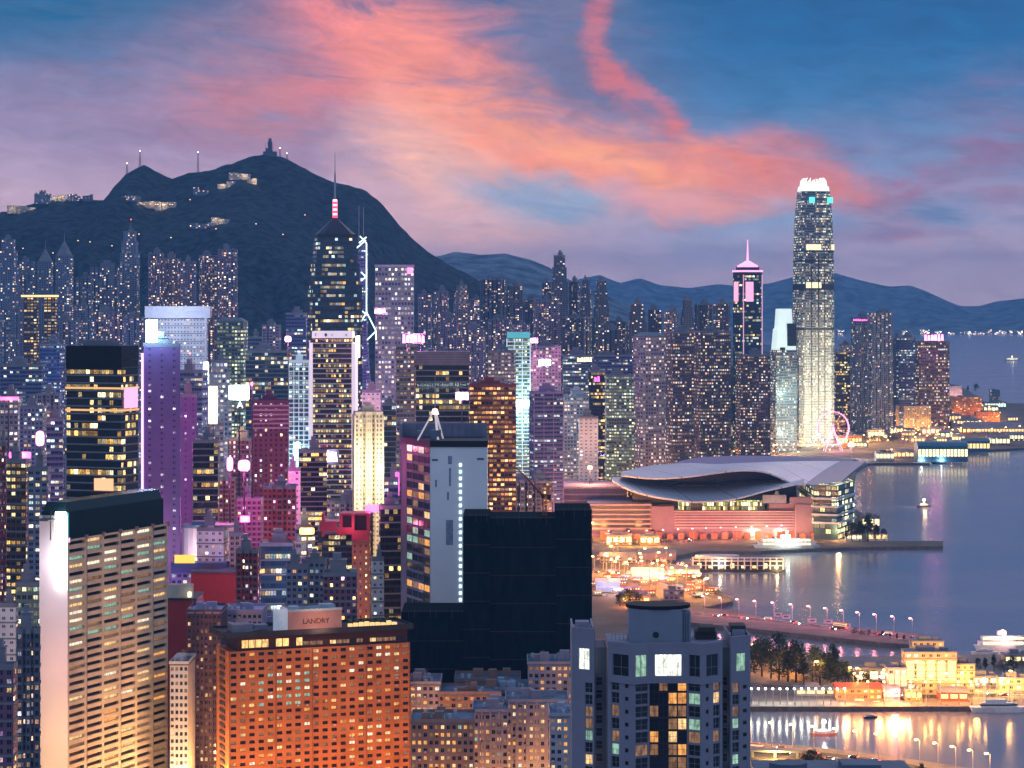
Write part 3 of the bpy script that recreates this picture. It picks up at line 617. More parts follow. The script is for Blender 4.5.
# pointed skyscraper with banded teal glass and a lit mast
def pointed():
    Y = 2350; w, d, xc = face_px(304, 363, Y, radians(14), .85)
    root = thing('office_tower', 'Tallest teal banded skyscraper on the left with a pyramid crown and lit mast', 'skyscraper', (xc, Y + 20, GZ), radians(14))
    z = lambda py: PZ(py, Y) - GZ
    P = cham(w, d, w * .13); m = MB(); zt = z(263)
    m.prism(P, 0, z(285), 0, 1, 3.0, 4.0); P2 = scale_poly(P, .9)
    m.prism(P2, z(285) + .01, zt, 0, 1, 3, 4)
    k = 1
    while z(285) - k * 8 > 10: po = scale_poly(P, 1.012); m.prism(po, z(285) - k * 8 - .8, z(285) - k * 8 + .6, 2, 2); k += 1
    m.build('walls', [ST['off_teal'][0], ROOF, mat('teal_dark', (.02, .035, .05), .3)], root)
    m = MB(); P3 = scale_poly(P, .84)
    m.prism(P3, zt + .01, z(237), 0, 1, 3, 4, top=scale_poly(P, .78)); m.prism(scale_poly(P, .80), z(237) + .01, z(234), 2); m.build('upper_storeys', [ST['off_teal'][0], ROOF, DARKM], root)
    m = MB(); m.prism(scale_poly(P, .76), z(234) + .02, z(218), 0, top=scale_poly(P, .1)); m.build('pyramid_roof', mat('crown_dark', (.03, .04, .06), .4, var=.1), root)
    for i in range(4): m = MB(); zz = z(217 - 4.6 * i); m.prism(cham(4.6, 4.6, 1.2), zz, zz + 2.4, 0); m.build('beacon_ring', glow('red_ring', (1, .06, .12), 2.2), root); m = MB(); m.prism(cham(3.9, 3.9, 1), zz + 2.41, zz + 4.3, 0); m.build('beacon_light', glow('ring_light', (1, .55, .75), 2.6), root)
    m = MB(); m.tube((0, 0, z(199)), (0, 0, z(172)), 1.1, .8, 8); m.tube((0, 0, z(172)), (0, 0, z(150)), .45, .15, 6); m.build('mast', METAL, root)
pointed()
# tower drawn in white light lines
def lines_tower():
    Y = 3150; root = thing('office_tower', 'Angular glass tower outlined in white light lines with twin rods', 'skyscraper', (PX(366, Y), Y, terr(PX(366, Y), Y) + GZ), 0)
    o = root.location; q = lambda px, py, dy=0: (PX(px, Y) - o.x, dy, PZ(py, Y) - o.z)
    w = (PX(376, Y) - PX(350, Y)); lx = PX(342, Y) - o.x; mx = PX(366.5, Y) - o.x; rx = PX(375, Y) - o.x
    m = MB(); zt = q(0, 243)[2]; zm = q(0, 312)[2]; zl = q(0, 336)[2]
    m.prism([(lx, 0), (mx, 0), (mx, w * .9), (lx, w * .9)], 0, zm, 0, 1, 4, 4)
    m.prism([(lx, 0), (mx, 0), (mx, w * .9)], zm + .01, zt, 0, 1, 4, 4, top=[(mx - 8, 0.), (mx, 0), (mx, w * .9)])
    m.prism([(mx + .01, 0), (rx, 6), (rx, w * .8), (mx + .01, w * .9)], 0, zl, 0, 1, 4, 4, top=[(mx + .01, 0), (mx + .2, 6), (mx + .2, w * .8), (mx + .01, w * .9)])
    m.build('walls', [ST['off_navy'][0], ROOF], root)
    LL = glow('line_light', (.8, 1, .95), 1.6)
    for pts in ([(366.5, 243), (366.5, 312)], [(359, 243), (366.5, 237)], [(366.5, 243), (360, 236)], [(352, 252), (366, 240)], [(359, 206), (359, 243)], [(363.5, 207), (363.5, 241)], [(361, 272), (366, 277)], [(366, 277), (361, 281)], [(360, 309), (367, 315)], [(366.5, 312), (376, 331)], [(376, 331), (367, 340)], [(376, 331), (376, 340)], [(361, 322), (367, 312)]):
        m = MB(); r = .5 if pts[0][1] in (206, 207) else .9; a, b = q(*pts[0], -1.2), q(*pts[1], -1.2); m.tube(a, b, r, r, 5); m.build('light_line' if r > .6 else 'roof_rod', LL if r > .6 else METAL, root)
lines_tower()
cr, cw_, cd_, cz_ = T(374, 414, 267, 3250, 'off_steel', 'Square silver office slab with a dotted window grid and a pink sign', yaw=2, ratio=.9, cw=4.2, ch=6.5, crown='none', trim=mat('silver_trim', (.55, .52, .55), .5))
m = MB(); m.box(-cw_ / 2 - .5, cw_ / 2 + .5, -cd_ / 2 - .5, cd_ / 2 + .5, cz_, cz_ + 3); m.build('roof_rim', MATS['silver_trim'], cr)
sign_box(cr, cw_ * .33, cw_ * .47, -cd_ / 2 - 1.4, -cd_ / 2 - .1, cz_ - 9, cz_ - 1, glow('pink_sign', (1, .15, .45), 3.5), 'lit_sign')
def rooftop_sign(px0, px1, py0, py1, Y, m, label, power=0, col=(1, .3, .7), words=None, wm=None):
    x0, x1, z0, z1 = PX(px0, Y), PX(px1, Y), PZ(py1, Y), PZ(py0, Y); cx = (x0 + x1) / 2; w = x1 - x0; h = z1 - z0
    root = thing('billboard', label, 'billboard', (cx, Y, z0), 0, None)
    b = MB(); n = max(2, min(7, int(w / max(1.5, h * .42)))); rg = random.Random(int(px0)); st_ = w / n
    for i in range(n):
        a, t, q = -w / 2 + st_ * i, h * rg.uniform(.78, 1), h * rg.uniform(0, .12); b.prism([(a + st_ * .08, -.6), (a + st_ * .92, -.6), (a + st_ * .92, .6), (a + st_ * .08, .6)], q, t, top=[(a + st_ * rg.uniform(.08, .3), -.6), (a + st_ * rg.uniform(.7, .92), -.6), (a + st_ * .8, .6), (a + st_ * .2, .6)])
    b.build('lit_panel', m, root)
    b = MB()
    for s in (-1, 1): b.tube((s * w * .3, .9, -7), (s * w * .3, .9, h * .8), .35, .35, 5); b.tube((s * w * .3, 5, -7), (s * w * .3, .9, h * .7), .25, .25, 5)
    b.build('frame', DARKM, root)
    b = MB(); b.box(-w / 2 - .4, w / 2 + .4, .61, 1.1, -.4, h + .4); b.build('backing', DARKM, root)
    if words: text(words, h * .8, wm or WHITE, root, (0, -.65, h * .15))
    if power: spot(root, 'sign_glow', (0, -6, h / 2), col, power, 2)
    return root
HOTP = glow('hot_pink', (1, .34, .74), 2.6); HOTW = glow('hot_white', (.85, .95, 1), 5); MAG = glow('magenta_sign', (1, .12, .6), 3)
rooftop_sign(402, 425, 334, 343, 1950, HOTP, 'Blazing pink white sign above the dark brown office', 420000, (1, .25, .7))
rooftop_sign(374, 386, 308, 314, 3100, HOTP, 'Smaller blazing pink sign on the silver slab', 150000)
T(395, 418, 346, 2100, 'off_brown', 'Brown office edge left of the pink sign', yaw=4); dr = T(416, 469, 353, 1800, 'off_dark', 'Dark office with gold floors and a grey louvred roof storey', yaw=0, ratio=.6, crown='none', ch=4.2)
m = MB(); r_, w_, d_, z_ = dr; m.box(-w_ / 2 - .4, w_ / 2 + .4, -d_ / 2 - .4, d_ / 2 + .4, z_ - 9, z_ + 1)
m.build('roof_storey', mat('mauve_panel', (.22, .16, .22), .6), r_)
m = MB()
for k in range(5): m.box(-w_ / 2 - .6, w_ / 2 + .6, -d_ / 2 - .7, -d_ / 2 - .42, z_ - 8 + k * 1.9, z_ - 7.4 + k * 1.9)
m.build('louvre', TRIM, r_)
T(469, 516, 386, 1850, 'off_orange', 'Wide office with rows of glowing orange windows behind the blank blue tower', yaw=2, ratio=.6, trim=mat('red_trim', (.3, .08, .08), .6))
T(488, 516, 352, 2500, 'off_pink', 'Pinkish office peeping above the orange windowed one', yaw=-5)
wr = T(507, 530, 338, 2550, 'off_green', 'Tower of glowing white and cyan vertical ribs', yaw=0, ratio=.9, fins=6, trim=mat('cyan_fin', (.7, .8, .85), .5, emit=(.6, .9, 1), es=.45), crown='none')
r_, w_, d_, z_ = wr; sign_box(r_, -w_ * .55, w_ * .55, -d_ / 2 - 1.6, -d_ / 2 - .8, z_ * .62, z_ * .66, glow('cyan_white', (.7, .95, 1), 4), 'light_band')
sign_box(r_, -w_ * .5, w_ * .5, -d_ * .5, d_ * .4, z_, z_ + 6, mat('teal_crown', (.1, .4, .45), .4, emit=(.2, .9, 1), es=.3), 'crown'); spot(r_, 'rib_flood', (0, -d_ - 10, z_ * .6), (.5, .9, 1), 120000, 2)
T(530, 561, 347, 2650, 'off_pink', 'Rosy office below a hot pink rooftop sign', yaw=0, ratio=.8); rooftop_sign(530, 538, 338, 343, 2620, HOTP, 'Small hot pink sign left on the rosy office roof', 120000); rooftop_sign(538, 551, 359, 366, 2600, HOTW, 'Bright bluish white screen on the rosy office', 90000, (.7, .85, 1))
T(530, 563, 393, 2350, 'off_navy', 'Blue glass office with violet corner piers', yaw=12, ratio=.7, trim=mat('violet_trim', (.30, .20, .42), .6), fins=22)
T(563, 589, 397, 2600, 'off_pink', 'Pink office with a white strip of light along its top', yaw=3)
pkr = T(579, 598, 418, 2500, 'white_lit', 'Small pale pink floodlit block beside the road', yaw=0, cw=5)
spot(pkr[0], 'pink_flood', (0, -40, 20), (1, .5, .5), 120000, 2)
for a in [(589, 606, 372, 2900, 'off_dark', 'Dark office with a red sign, left of the lit grid block'), (606, 634, 376, 2850, 'off_green', 'Office full of green yellow windows beside the pale octagonal tower'), (563, 590, 356, 3200, 'off_cool', 'Cool blue low office behind the pink one'),
          (590, 632, 356, 3300, 'off_navy', 'Broad hazy blue office below the slope flats')]: T(*a[:6], yaw=R.uniform(-8, 8))
rooftop_sign(594, 600, 376, 382, 2860, MAG, 'Small red magenta sign on the dark office'); rooftop_sign(577, 592, 357, 362, 3150, glow('yellow_sign', (1, .95, .5), 2.2), 'Yellow rooftop strip sign on the cool blue office')
T(632, 668, 337, 2900, 'off_pink', 'Pale octagonal tower with lit square windows and a low hipped cap', yaw=22, ratio=.9, shape='cham', crown='hip', cw=3.4, ch=4.4)
T(667, 694, 333, 3050, 'off_brown', 'Brown office block, left one of the tall pair beside the pale octagonal tower', yaw=16, ratio=.9, cw=3, ch=4.2); T(694, 731, 332, 3150, 'off_brown', 'Brown office block, right one of the tall pair, nearer the pink topped skyscraper', yaw=14, ratio=.8, cw=3, ch=4.2)
# pink crowned skyscraper
def pink_crown():
    r_, w, d, zt = T(733, 764, 272, 3500, 'off_teal', 'Dark skyscraper with pink lit crown, spire and neon panels', yaw=20, ratio=.95, shape='cham', crown='none', cw=3, ch=4.2)
    PK = glow('crown_pink', (1, .35, .62), 1.8); WL = glow('panel_pink', (1, .38, .55), 1.3)
    m = MB(); P = cham(w, d, w * .14); m.prism(scale_poly(P, 1.05), zt, zt + 2.5, 0); m.prism(scale_poly(P, .7), zt + 7, zt + 10, 0); m.prism(scale_poly(P, .62), zt + 10.1, zt + 16, 0, top=scale_poly(P, .14)); m.tube((0, 0, zt + 16), (0, 0, zt + 46), 1.6, .5, 6); m.build('crown', PK, r_)
    m = MB(); m.prism(scale_poly(P, .8), zt + 2.51, zt + 6.99, 0); m.build('crown_core', DARKM, r_)
    for sx, fy in ((-.1, 1),):
        m = MB(); m.box(w * (-.32), w * (.02), -d / 2 - 1.2, -d / 2 - .3, zt - 42, zt - 14); m.build('neon_panel', WL, r_)
        m = MB(); m.box(w / 2 + .3, w / 2 + 1.2, -d * .3, d * .1, zt - 30, zt - 8); m.build('neon_panel', WL, r_)
        m = MB(); m.box(-w / 2 - 1.2, -w / 2 - .3, -d * .2, d * .2, zt - 42, zt - 14); m.build('neon_panel', WL, r_)
    m = MB()
    for sx in (-.42, .42): m.box(w * sx - .6, w * sx + .6, -d / 2 - 1, -d / 2 - .3, 20, zt - 4)
    m.build('edge_light', glow('edge_rose', (.95, .5, .7), .7), r_)
pink_crown()
T(737, 770, 356, 3300, 'off_brown', 'Lower brown windowed office at the foot of the pink crowned skyscraper', yaw=8)
wr, w_, d_, z_ = T(772, 797, 350, 3700, 'ifc', 'Mid height tower with a bright white stepped top left of the tallest tower', yaw=10, crown='none', ratio=.9)
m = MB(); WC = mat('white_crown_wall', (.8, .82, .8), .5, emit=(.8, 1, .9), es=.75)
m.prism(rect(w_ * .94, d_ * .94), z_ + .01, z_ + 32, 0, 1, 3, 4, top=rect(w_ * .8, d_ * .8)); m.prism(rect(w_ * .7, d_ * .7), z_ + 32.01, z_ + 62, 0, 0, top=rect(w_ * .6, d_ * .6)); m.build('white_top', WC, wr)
m = MB(); m.box(w_ * .05, w_ * .48, -d_ * .49, -d_ * .3, z_ + 6, z_ + 40); m.box(-w_ * .3, -w_ * .05, -d_ * .485, -d_ * .3, z_ - 16, z_ + 4); m.build('dark_recess', mat('recess', (.05, .06, .08), .3), wr)
for k in (0, 1): spot(wr, 'base_flood', (0, -d_ - 18, 25 + 60 * k), (.7, 1, .8), 90000, 4)
# tallest tower
def tallest():
    Y = 3900; xc = PX(815.3, Y); root = thing('office_tower', 'Tallest tapering silver tower at the waterfront with a glowing white crown', 'skyscraper', (xc, Y + 25, GZ), radians(8))
    z = lambda py: PZ(py, Y) - GZ
    prof = [(440, 41), (320, 40.6), (292, 40.2), (256, 39.4), (225, 37.5), (205, 35), (191, 31.8)]
    m = MB(); mk = MB(); sc = Y / F / (cos(radians(8)) + .96 * sin(radians(8)))
    segs = []
    for (p0, w0), (p1, w1) in zip(prof, prof[1:]):
        a = cham(w0 * sc, w0 * sc * .95, w0 * sc * .12); b = cham(w1 * sc, w1 * sc * .95, w1 * sc * .12)
        m.prism(a, z(p0) if p0 < 440 else 0, z(p1), 0, 1, 2.4, 4.0, top=b, cap=False)
    m.build('walls', [ST['ifc'][0], ROOF], root)
    for p, hgt, mt in ((290, 9, 'dark_belt'), (262, 3, 'dark_belt'), (330, 3, 'dark_belt'), (252, 2, 'dark_belt')):
        w = interp(sorted([(a, b) for a, b in prof]), p) * sc; b = MB(); b.prism(cham(w * 1.012, w * .96, w * .122), z(p), z(p) + hgt, 0, cap=True); b.build('plant_belt', mat('dark_belt', (.05, .06, .08), .3), root)
    for p, x0, x1, mname in ((250, -.34, .1, 'belt_cream'), (288, -.34, .1, 'belt_cream'), (250, .40, .49, 'belt_cream')):
        w = interp(sorted(prof), p) * sc; b = MB(); b.box(w * x0, w * x1, -w * .475 - 1, -w * .475 - .3, z(p), z(p) + 9); b.build('lit_belt', glow('belt_cream', (1, .82, .5), 1.2), root)
    for p in (250,): 
        w = interp(sorted(prof), p) * sc; b = MB(); b.box(w * .5 + .2, w * .5 + 1, -w * .3, w * .3, z(p), z(p) + 9); b.build('lit_belt', MATS['belt_cream'], root)
    for sx in (-.26, .32):
        w = 36 * sc; b = MB(); b.box(w * sx, w * sx + 9, -w * .47 - .9, -w * .47, z(203), z(197)); b.build('teal_sign', glow('teal_sign', (.15, .9, .75), 1.2), root)
    for sx in (-.18, .02, .2):
        b = MB(); w = 40 * sc; b.box(w * sx - .8, w * sx + .8, -w * .475 - 1.2, -w * .475 + .4, 2, z(256)); b.build('pier', mat('pier_dark', (.08, .08, .1), .3), root)
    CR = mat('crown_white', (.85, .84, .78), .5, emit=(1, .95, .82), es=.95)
    b = MB(); w = 31.6 * sc; P = cham(w, w * .95, w * .12); b.prism(P, z(191), z(186), 0, top=scale_poly(P, .96)); b.build('crown_ring', CR, root)
    n = 18
    for i in range(n):
        a = 2 * pi * i / n; b = MB(); rx, ry = w * .47, w * .45; p0 = Vector((rx * cos(a), ry * sin(a), z(187))); hh = z(178.5) - z(187)
        p1 = Vector((rx * .92 * cos(a), ry * .92 * sin(a), z(187) + hh * (.6 + .4 * abs(sin(2 * a))))); p2 = Vector((rx * .74 * cos(a), ry * .74 * sin(a), z(187) + hh * (.85 + .3 * abs(sin(2 * a)))))
        b.tube(p0, p1, 1.7, 1.3, 5); b.tube(p1, p2, 1.3, .5, 5); b.build('crown_claw', CR, root)
    b = MB(); b.prism(scale_poly(P, .6), z(187), z(182), 0); b.build('crown_core', CR, root)
    for k, (zz, p) in enumerate(((10, 520000), (60, 480000), (115, 300000), (160, 120000))):
        for sx in (-1, 1): spot(root, 'facade_flood', (sx * 26 + 6, -w * .5 - 42, zz), (1, .86, .52), p * .36, 5)
tallest()
T(836, 850, 352, 4100, 'off_dark', 'Slim dark office with a small cream top right of the tallest tower', yaw=0); T(840, 852, 345, 4300, 'off_pink', 'Narrow cream topped building behind the slim dark one', yaw=0)
T(852, 872, 318, 4250, 'res_blue', 'Left half of the dark twin apartment towers, pink lit edge', 'apartment_tower', 'apartment tower', yaw=18, shape='notch'); T(869, 893, 313, 4200, 'res_blue', 'Right taller half of the dark twin apartment towers', 'apartment_tower', 'apartment tower', yaw=10, shape='notch')
rooftop_sign(853, 868, 319, 321, 4225, MAG, 'Thin magenta strip along the left twin tower roof')
T(898, 915, 338, 4300, 'off_navy', 'Slender tower with an arched open crown', yaw=5, crown='arch')
gr_ = T(914, 950, 342, 4350, 'off_brown', 'Dark brown office at the harbour edge below a blazing pink sign', yaw=14, ratio=.5, ch=5.2, cw=3.6)
rooftop_sign(924, 944, 334, 341, 4330, HOTP, 'Blazing pink sign on the office at the harbour edge', 50000); 
T(893, 903, 338, 4500, 'res_dark', 'Thin dark tower between the twins and the arched one', 'apartment_tower', 'apartment tower', yaw=5)

# ---------------------------------------------------------------- nearer towers between the hero blocks
def cream_flats():
    r_, w, d, zt = T(352, 383, 414, 1650, 'res_cream', 'Cream floodlit apartment tower with ribbed front', 'apartment_tower', 'apartment tower', yaw=8, shape='notch', ratio=.9, fins=4.5, trim=mat('cream_rib', (.62, .54, .40), .8))
    for sx in (-.5, .5): spot(r_, 'roof_flood', (w * sx, -d / 2 - 20, zt * .75), (1, .85, .55), 70000, 2); spot(r_, 'base_flood', (w * sx, -d / 2 - 22, 25), (1, .75, .4), 70000, 2)
cream_flats()
T(297, 327, 452, 1600, 'off_dark', 'Dark tower with a chequer of orange windows low down', yaw=6, ratio=.8, cw=2.6, ch=3.2)
rooftop_sign(322, 338, 450, 463, 1620, glow('lilac_screen', (.85, .7, 1), 4), 'Lilac white screen right of the dark chequered tower', 40000, (.8, .6, 1))
T(362, 380, 392, 2000, 'white_lit', 'Narrow lilac block behind the cream ribbed flats', yaw=0); T(383, 396, 405, 1900, 'off_teal', 'Thin teal office between cream flats and pale tower', yaw=0); T(405, 418, 384, 2300, 'off_navy', 'Thin navy slab by the dark office', yaw=0)
for a in [(0, 6, 445, 1300, 'res_red', 'Dark red slab cut by the left edge of the view'), (6, 29, 462, 1350, 'off_gold', 'Dark block with gold lit floors at the left edge'), (0, 20, 398, 1900, 'off_steel', 'Grey block with a red strip along its roof, far left'),
          (20, 44, 408, 1750, 'old_blue', 'Bluish violet office block behind the pink neon sign'), (36, 60, 395, 2100, 'res_mauve', 'Violet flats left of the black office'), (45, 63, 420, 1650, 'off_navy', 'Scaffolded blue block just left of the black office'),
          (0, 42, 366, 2400, 'off_navy', 'Plain flat topped navy block in the left distance'), (28, 48, 470, 1300, 'old_blue', 'Narrow blue violet block under the pink neon sign'), (40, 62, 345, 2700, 'off_navy', 'Blue office behind the black office'),
          (0, 16, 606, 1100, 'white_lit', 'White striped block at the lower left edge'), (14, 40, 632, 950, 'res_dark', 'Dark narrow flats left of the beige slab'), (-12, 14, 668, 900, 'old_plum', 'Dark brown block at the lower left corner'), (16, 40, 585, 1150, 'off_green', 'Dark block with green scaffolding lights'),
          (228, 252, 440, 1900, 'off_magenta', 'Magenta lit block beneath the two white signs'), (206, 224, 425, 1950, 'off_steel', 'Grey block carrying the glowing orange column'), (218, 235, 480, 1700, 'res_red', 'Narrow crimson flats below the white signs'),
          (237, 262, 500, 1500, 'old_plum', 'Plum block under the magenta tower'), (262, 296, 488, 1450, 'res_red', 'Wine red flats with white window dots'), (288, 300, 470, 1500, 'white_lit', 'Thin bright white tower between wine red and dark blocks'),
          (197, 226, 530, 1350, 'white_lit', 'Blank rounded white block with a pale side wall'), (228, 245, 535, 1350, 'old', 'Orange lit narrow flats beside the blank white block'), (236, 259, 552, 1300, 'res_red', 'Maroon banded flats with long balconies'),
          (258, 293, 545, 1350, 'off_teal', 'Low dark teal block with green lit windows'), (294, 312, 528, 1400, 'off_navy', 'Small navy block with a yellow lit corner'), (285, 308, 568, 1250, 'old_blue', 'Light blue stepped flats behind the hotel'), (304, 326, 562, 1260, 'old_blue', 'Pale blue flats beside the domed brown block'),
          (322, 357, 575, 1220, 'old_plum', 'Brown plum flats with a rounded roof behind the hotel'), (318, 345, 530, 1420, 'off_dark', 'Black block under the red neon canopy'), (371, 384, 560, 1280, 'white_lit', 'White ribbed slab left of the blank blue tower'),
          (384, 398, 480, 1500, 'off_navy', 'Navy tower edge left of the blank blue tower'), (378, 402, 508, 1350, 'off_dark', 'Black netted block left of the blank blue tower'), (170, 180, 500, 1500, 'off_purple', 'Violet block behind the beige slab roof')]:
    T(*a[:6], yaw=R.uniform(-10, 10), ratio=.8, shape='notch' if a[4].startswith('res') else 'rect', ledge=2 if a[3] < 1500 else 0, name='city_block', cat='building')
# ---------------------------------------------------------------- window meshes for the near buildings
def pane_mat(name, col, es, base=(.02, .025, .035), sc=(.9, .35), sharp=.16):
    if name in MATS: return MATS[name]
    m = bpy.data.materials.new(name); m.use_nodes = True; g = NT(m.node_tree); b = g.n['Principled BSDF']
    b.inputs['Base Color'].default_value = (*base, 1); b.inputs['Roughness'].default_value = .1
    if es:
        oc = g.new('ShaderNodeTexCoord').outputs['Object']; x, y, z = g.sep(oc)
        rnd = g.m('MULTIPLY', g.new('ShaderNodeObjectInfo').outputs['Random'], 57)
        n = g.noise(g.xyz(g.m('MULTIPLY', x, sc[0]), rnd, g.m('MULTIPLY', z, sc[1])), 1.1, 3, .6)[0]
        k = g.rng(n, .5 - sharp, .5 + sharp, .35, 1.25)
        g.put(b.inputs['Emission Strength'], g.m('MULTIPLY', k, es)); b.inputs['Emission Color'].default_value = (*col, 1)
    m.cycles.emission_sampling = 'NONE'; MATS[name] = m; return m
PD = pane_mat('pane_dark', (0, 0, 0), 0); PW = pane_mat('pane_warm', (1, .62, .26), 1.2); PA = pane_mat('pane_amber', (1, .42, .1), 1.1); PK_ = pane_mat('pane_pale', (1, .85, .6), 1.3)
PGN = pane_mat('pane_green', (.55, .95, .7), .55); PDIM = pane_mat('pane_dim', (1, .5, .22), .28); PCW = pane_mat('pane_white', (.95, 1, .85), 1.6)
ALLP = [PD, PW, PA, PK_, PGN, PDIM, PCW]
WCACHE = {}; PANES = {}
def window_mesh(w, h, pane, frame, mull, trans, fr=.09):
    key = (round(w, 3), round(h, 3), pane.name, frame.name, mull, trans)
    if key in WCACHE: return WCACHE[key]
    m = MB(); m.face([(0, .06, 0), (w, .06, 0), (w, .06, h), (0, .06, h)], 0); o = m.build('pane', [pane]); PANES[key] = o.data; bpy.data.objects.remove(o); m = MB()
    m.box(0, fr, 0, .05, 0, h); m.box(w - fr, w, 0, .05, 0, h); m.box(fr, w - fr, 0, .05, 0, fr); m.box(fr, w - fr, 0, .05, h - fr, h)
    for i in range(1, mull): x = w * i / mull; m.box(x - fr * .4, x + fr * .4, .005, .045, fr, h - fr)
    if trans: m.box(fr, w - fr, .01, .04, h * trans, h * trans + fr * .8)
    o = m.build('window', [frame]); me = o.data; bpy.data.objects.remove(o); WCACHE[key] = me; return me
def put_window(root, M, x, z, w, h, pane, frame, mull=2, trans=0, depth=.4):
    o = bpy.data.objects.new('window', window_mesh(w, h, pane, frame, mull, trans)); COL.objects.link(o); o.parent = root
    o.matrix_local = M @ Matrix.Translation((x, depth, z))
    p = bpy.data.objects.new('pane', PANES[(round(w, 3), round(h, 3), pane.name, frame.name, mull, trans)]); COL.objects.link(p); p.parent = o; return o
def face_m(p0, p1):
    """frame of a wall that runs from p0 to p1 (outside on its right hand side, seen from above: -y)"""
    a = atan2(p1[1] - p0[1], p1[0] - p0[0]); return Matrix.Translation((p0[0], p0[1], 0)) @ Matrix.Rotation(a, 4, 'Z'), math.hypot(p1[0] - p0[0], p1[1] - p0[1])
def add_m(mb, M, x0, x1, y0, y1, z0, z1, mi=0):
    c = [M @ Vector(p) for p in ((x0, y0, 0), (x1, y0, 0), (x1, y1, 0), (x0, y1, 0))]; mb.prism([(p.x, p.y) for p in c], z0, z1, mi)
def grid_front(root, mb, M, L, z0, z1, nc, nr, fw, fh, pick, frame, depth=.4, mull=2, trans=0, left=None, thick=.8, sill=False, xo=0.0, zb=.5):
    """piers and spandrels in front of recessed windows; left = [how many windows may still be parts], the rest go into one mesh"""
    cw, ch = L / nc, (z1 - z0) / nr; pw, sh = cw * (1 - fw), ch * (1 - fh)
    rest = []
    for i in range(nc + 1):
        a = max(0, i * cw - pw / 2); b = min(L, i * cw + pw / 2); add_m(mb, M, a, b, 0, thick, z0, z1)
    for j in range(nr + 1):
        a = max(z0 + .002, z0 + j * ch - sh * zb); b = min(z1 - .002, z0 + j * ch + sh * (1 - zb)); add_m(mb, M, .01, L - .01, .035, thick - .01, a, b)
    for j in reversed(range(nr)):
        for i in range(nc):
            p = pick(i, j)
            if p is None: continue
            x, z, w, h = i * cw + pw / 2, z0 + j * ch + sh * (1 - zb), cw * fw, ch * fh
            if left[0] > 0: left[0] -= 1; put_window(root, M, x, z, w, h, p, frame, mull, trans, depth)
            else: rest.append((M, x, z, w, h, p, depth))
    return rest
def rest_windows(root, rest, frame):
    if not rest: return
    m = MB()
    for M, x, z, w, h, p, dp in rest:
        q = lambda a, b, y=0: tuple(M @ Vector((x + a, dp + y, z + b)))
        m.face([q(0, 0, .06), q(w, 0, .06), q(w, h, .06), q(0, h, .06)], 1 + ALLP.index(p)); 
        add_m(m, M, x + w / 2 - .05, x + w / 2 + .05, dp, dp + .05, z, z + h); add_m(m, M, x, x + w, dp + .006, dp + .045, z, z + .1)
    o = m.build('lower_windows', [frame] + ALLP, root); tag(o, kind='stuff')
def wchoice(rng, table):
    t = rng.random() * sum(w for _, w in table)
    for p, w in table:
        t -= w
        if t <= 0: return p
    return table[0][0]
FRM = mat('window_frame_dark', (.05, .05, .055), .4); FRL = mat('window_frame_light', (.35, .35, .38), .5)

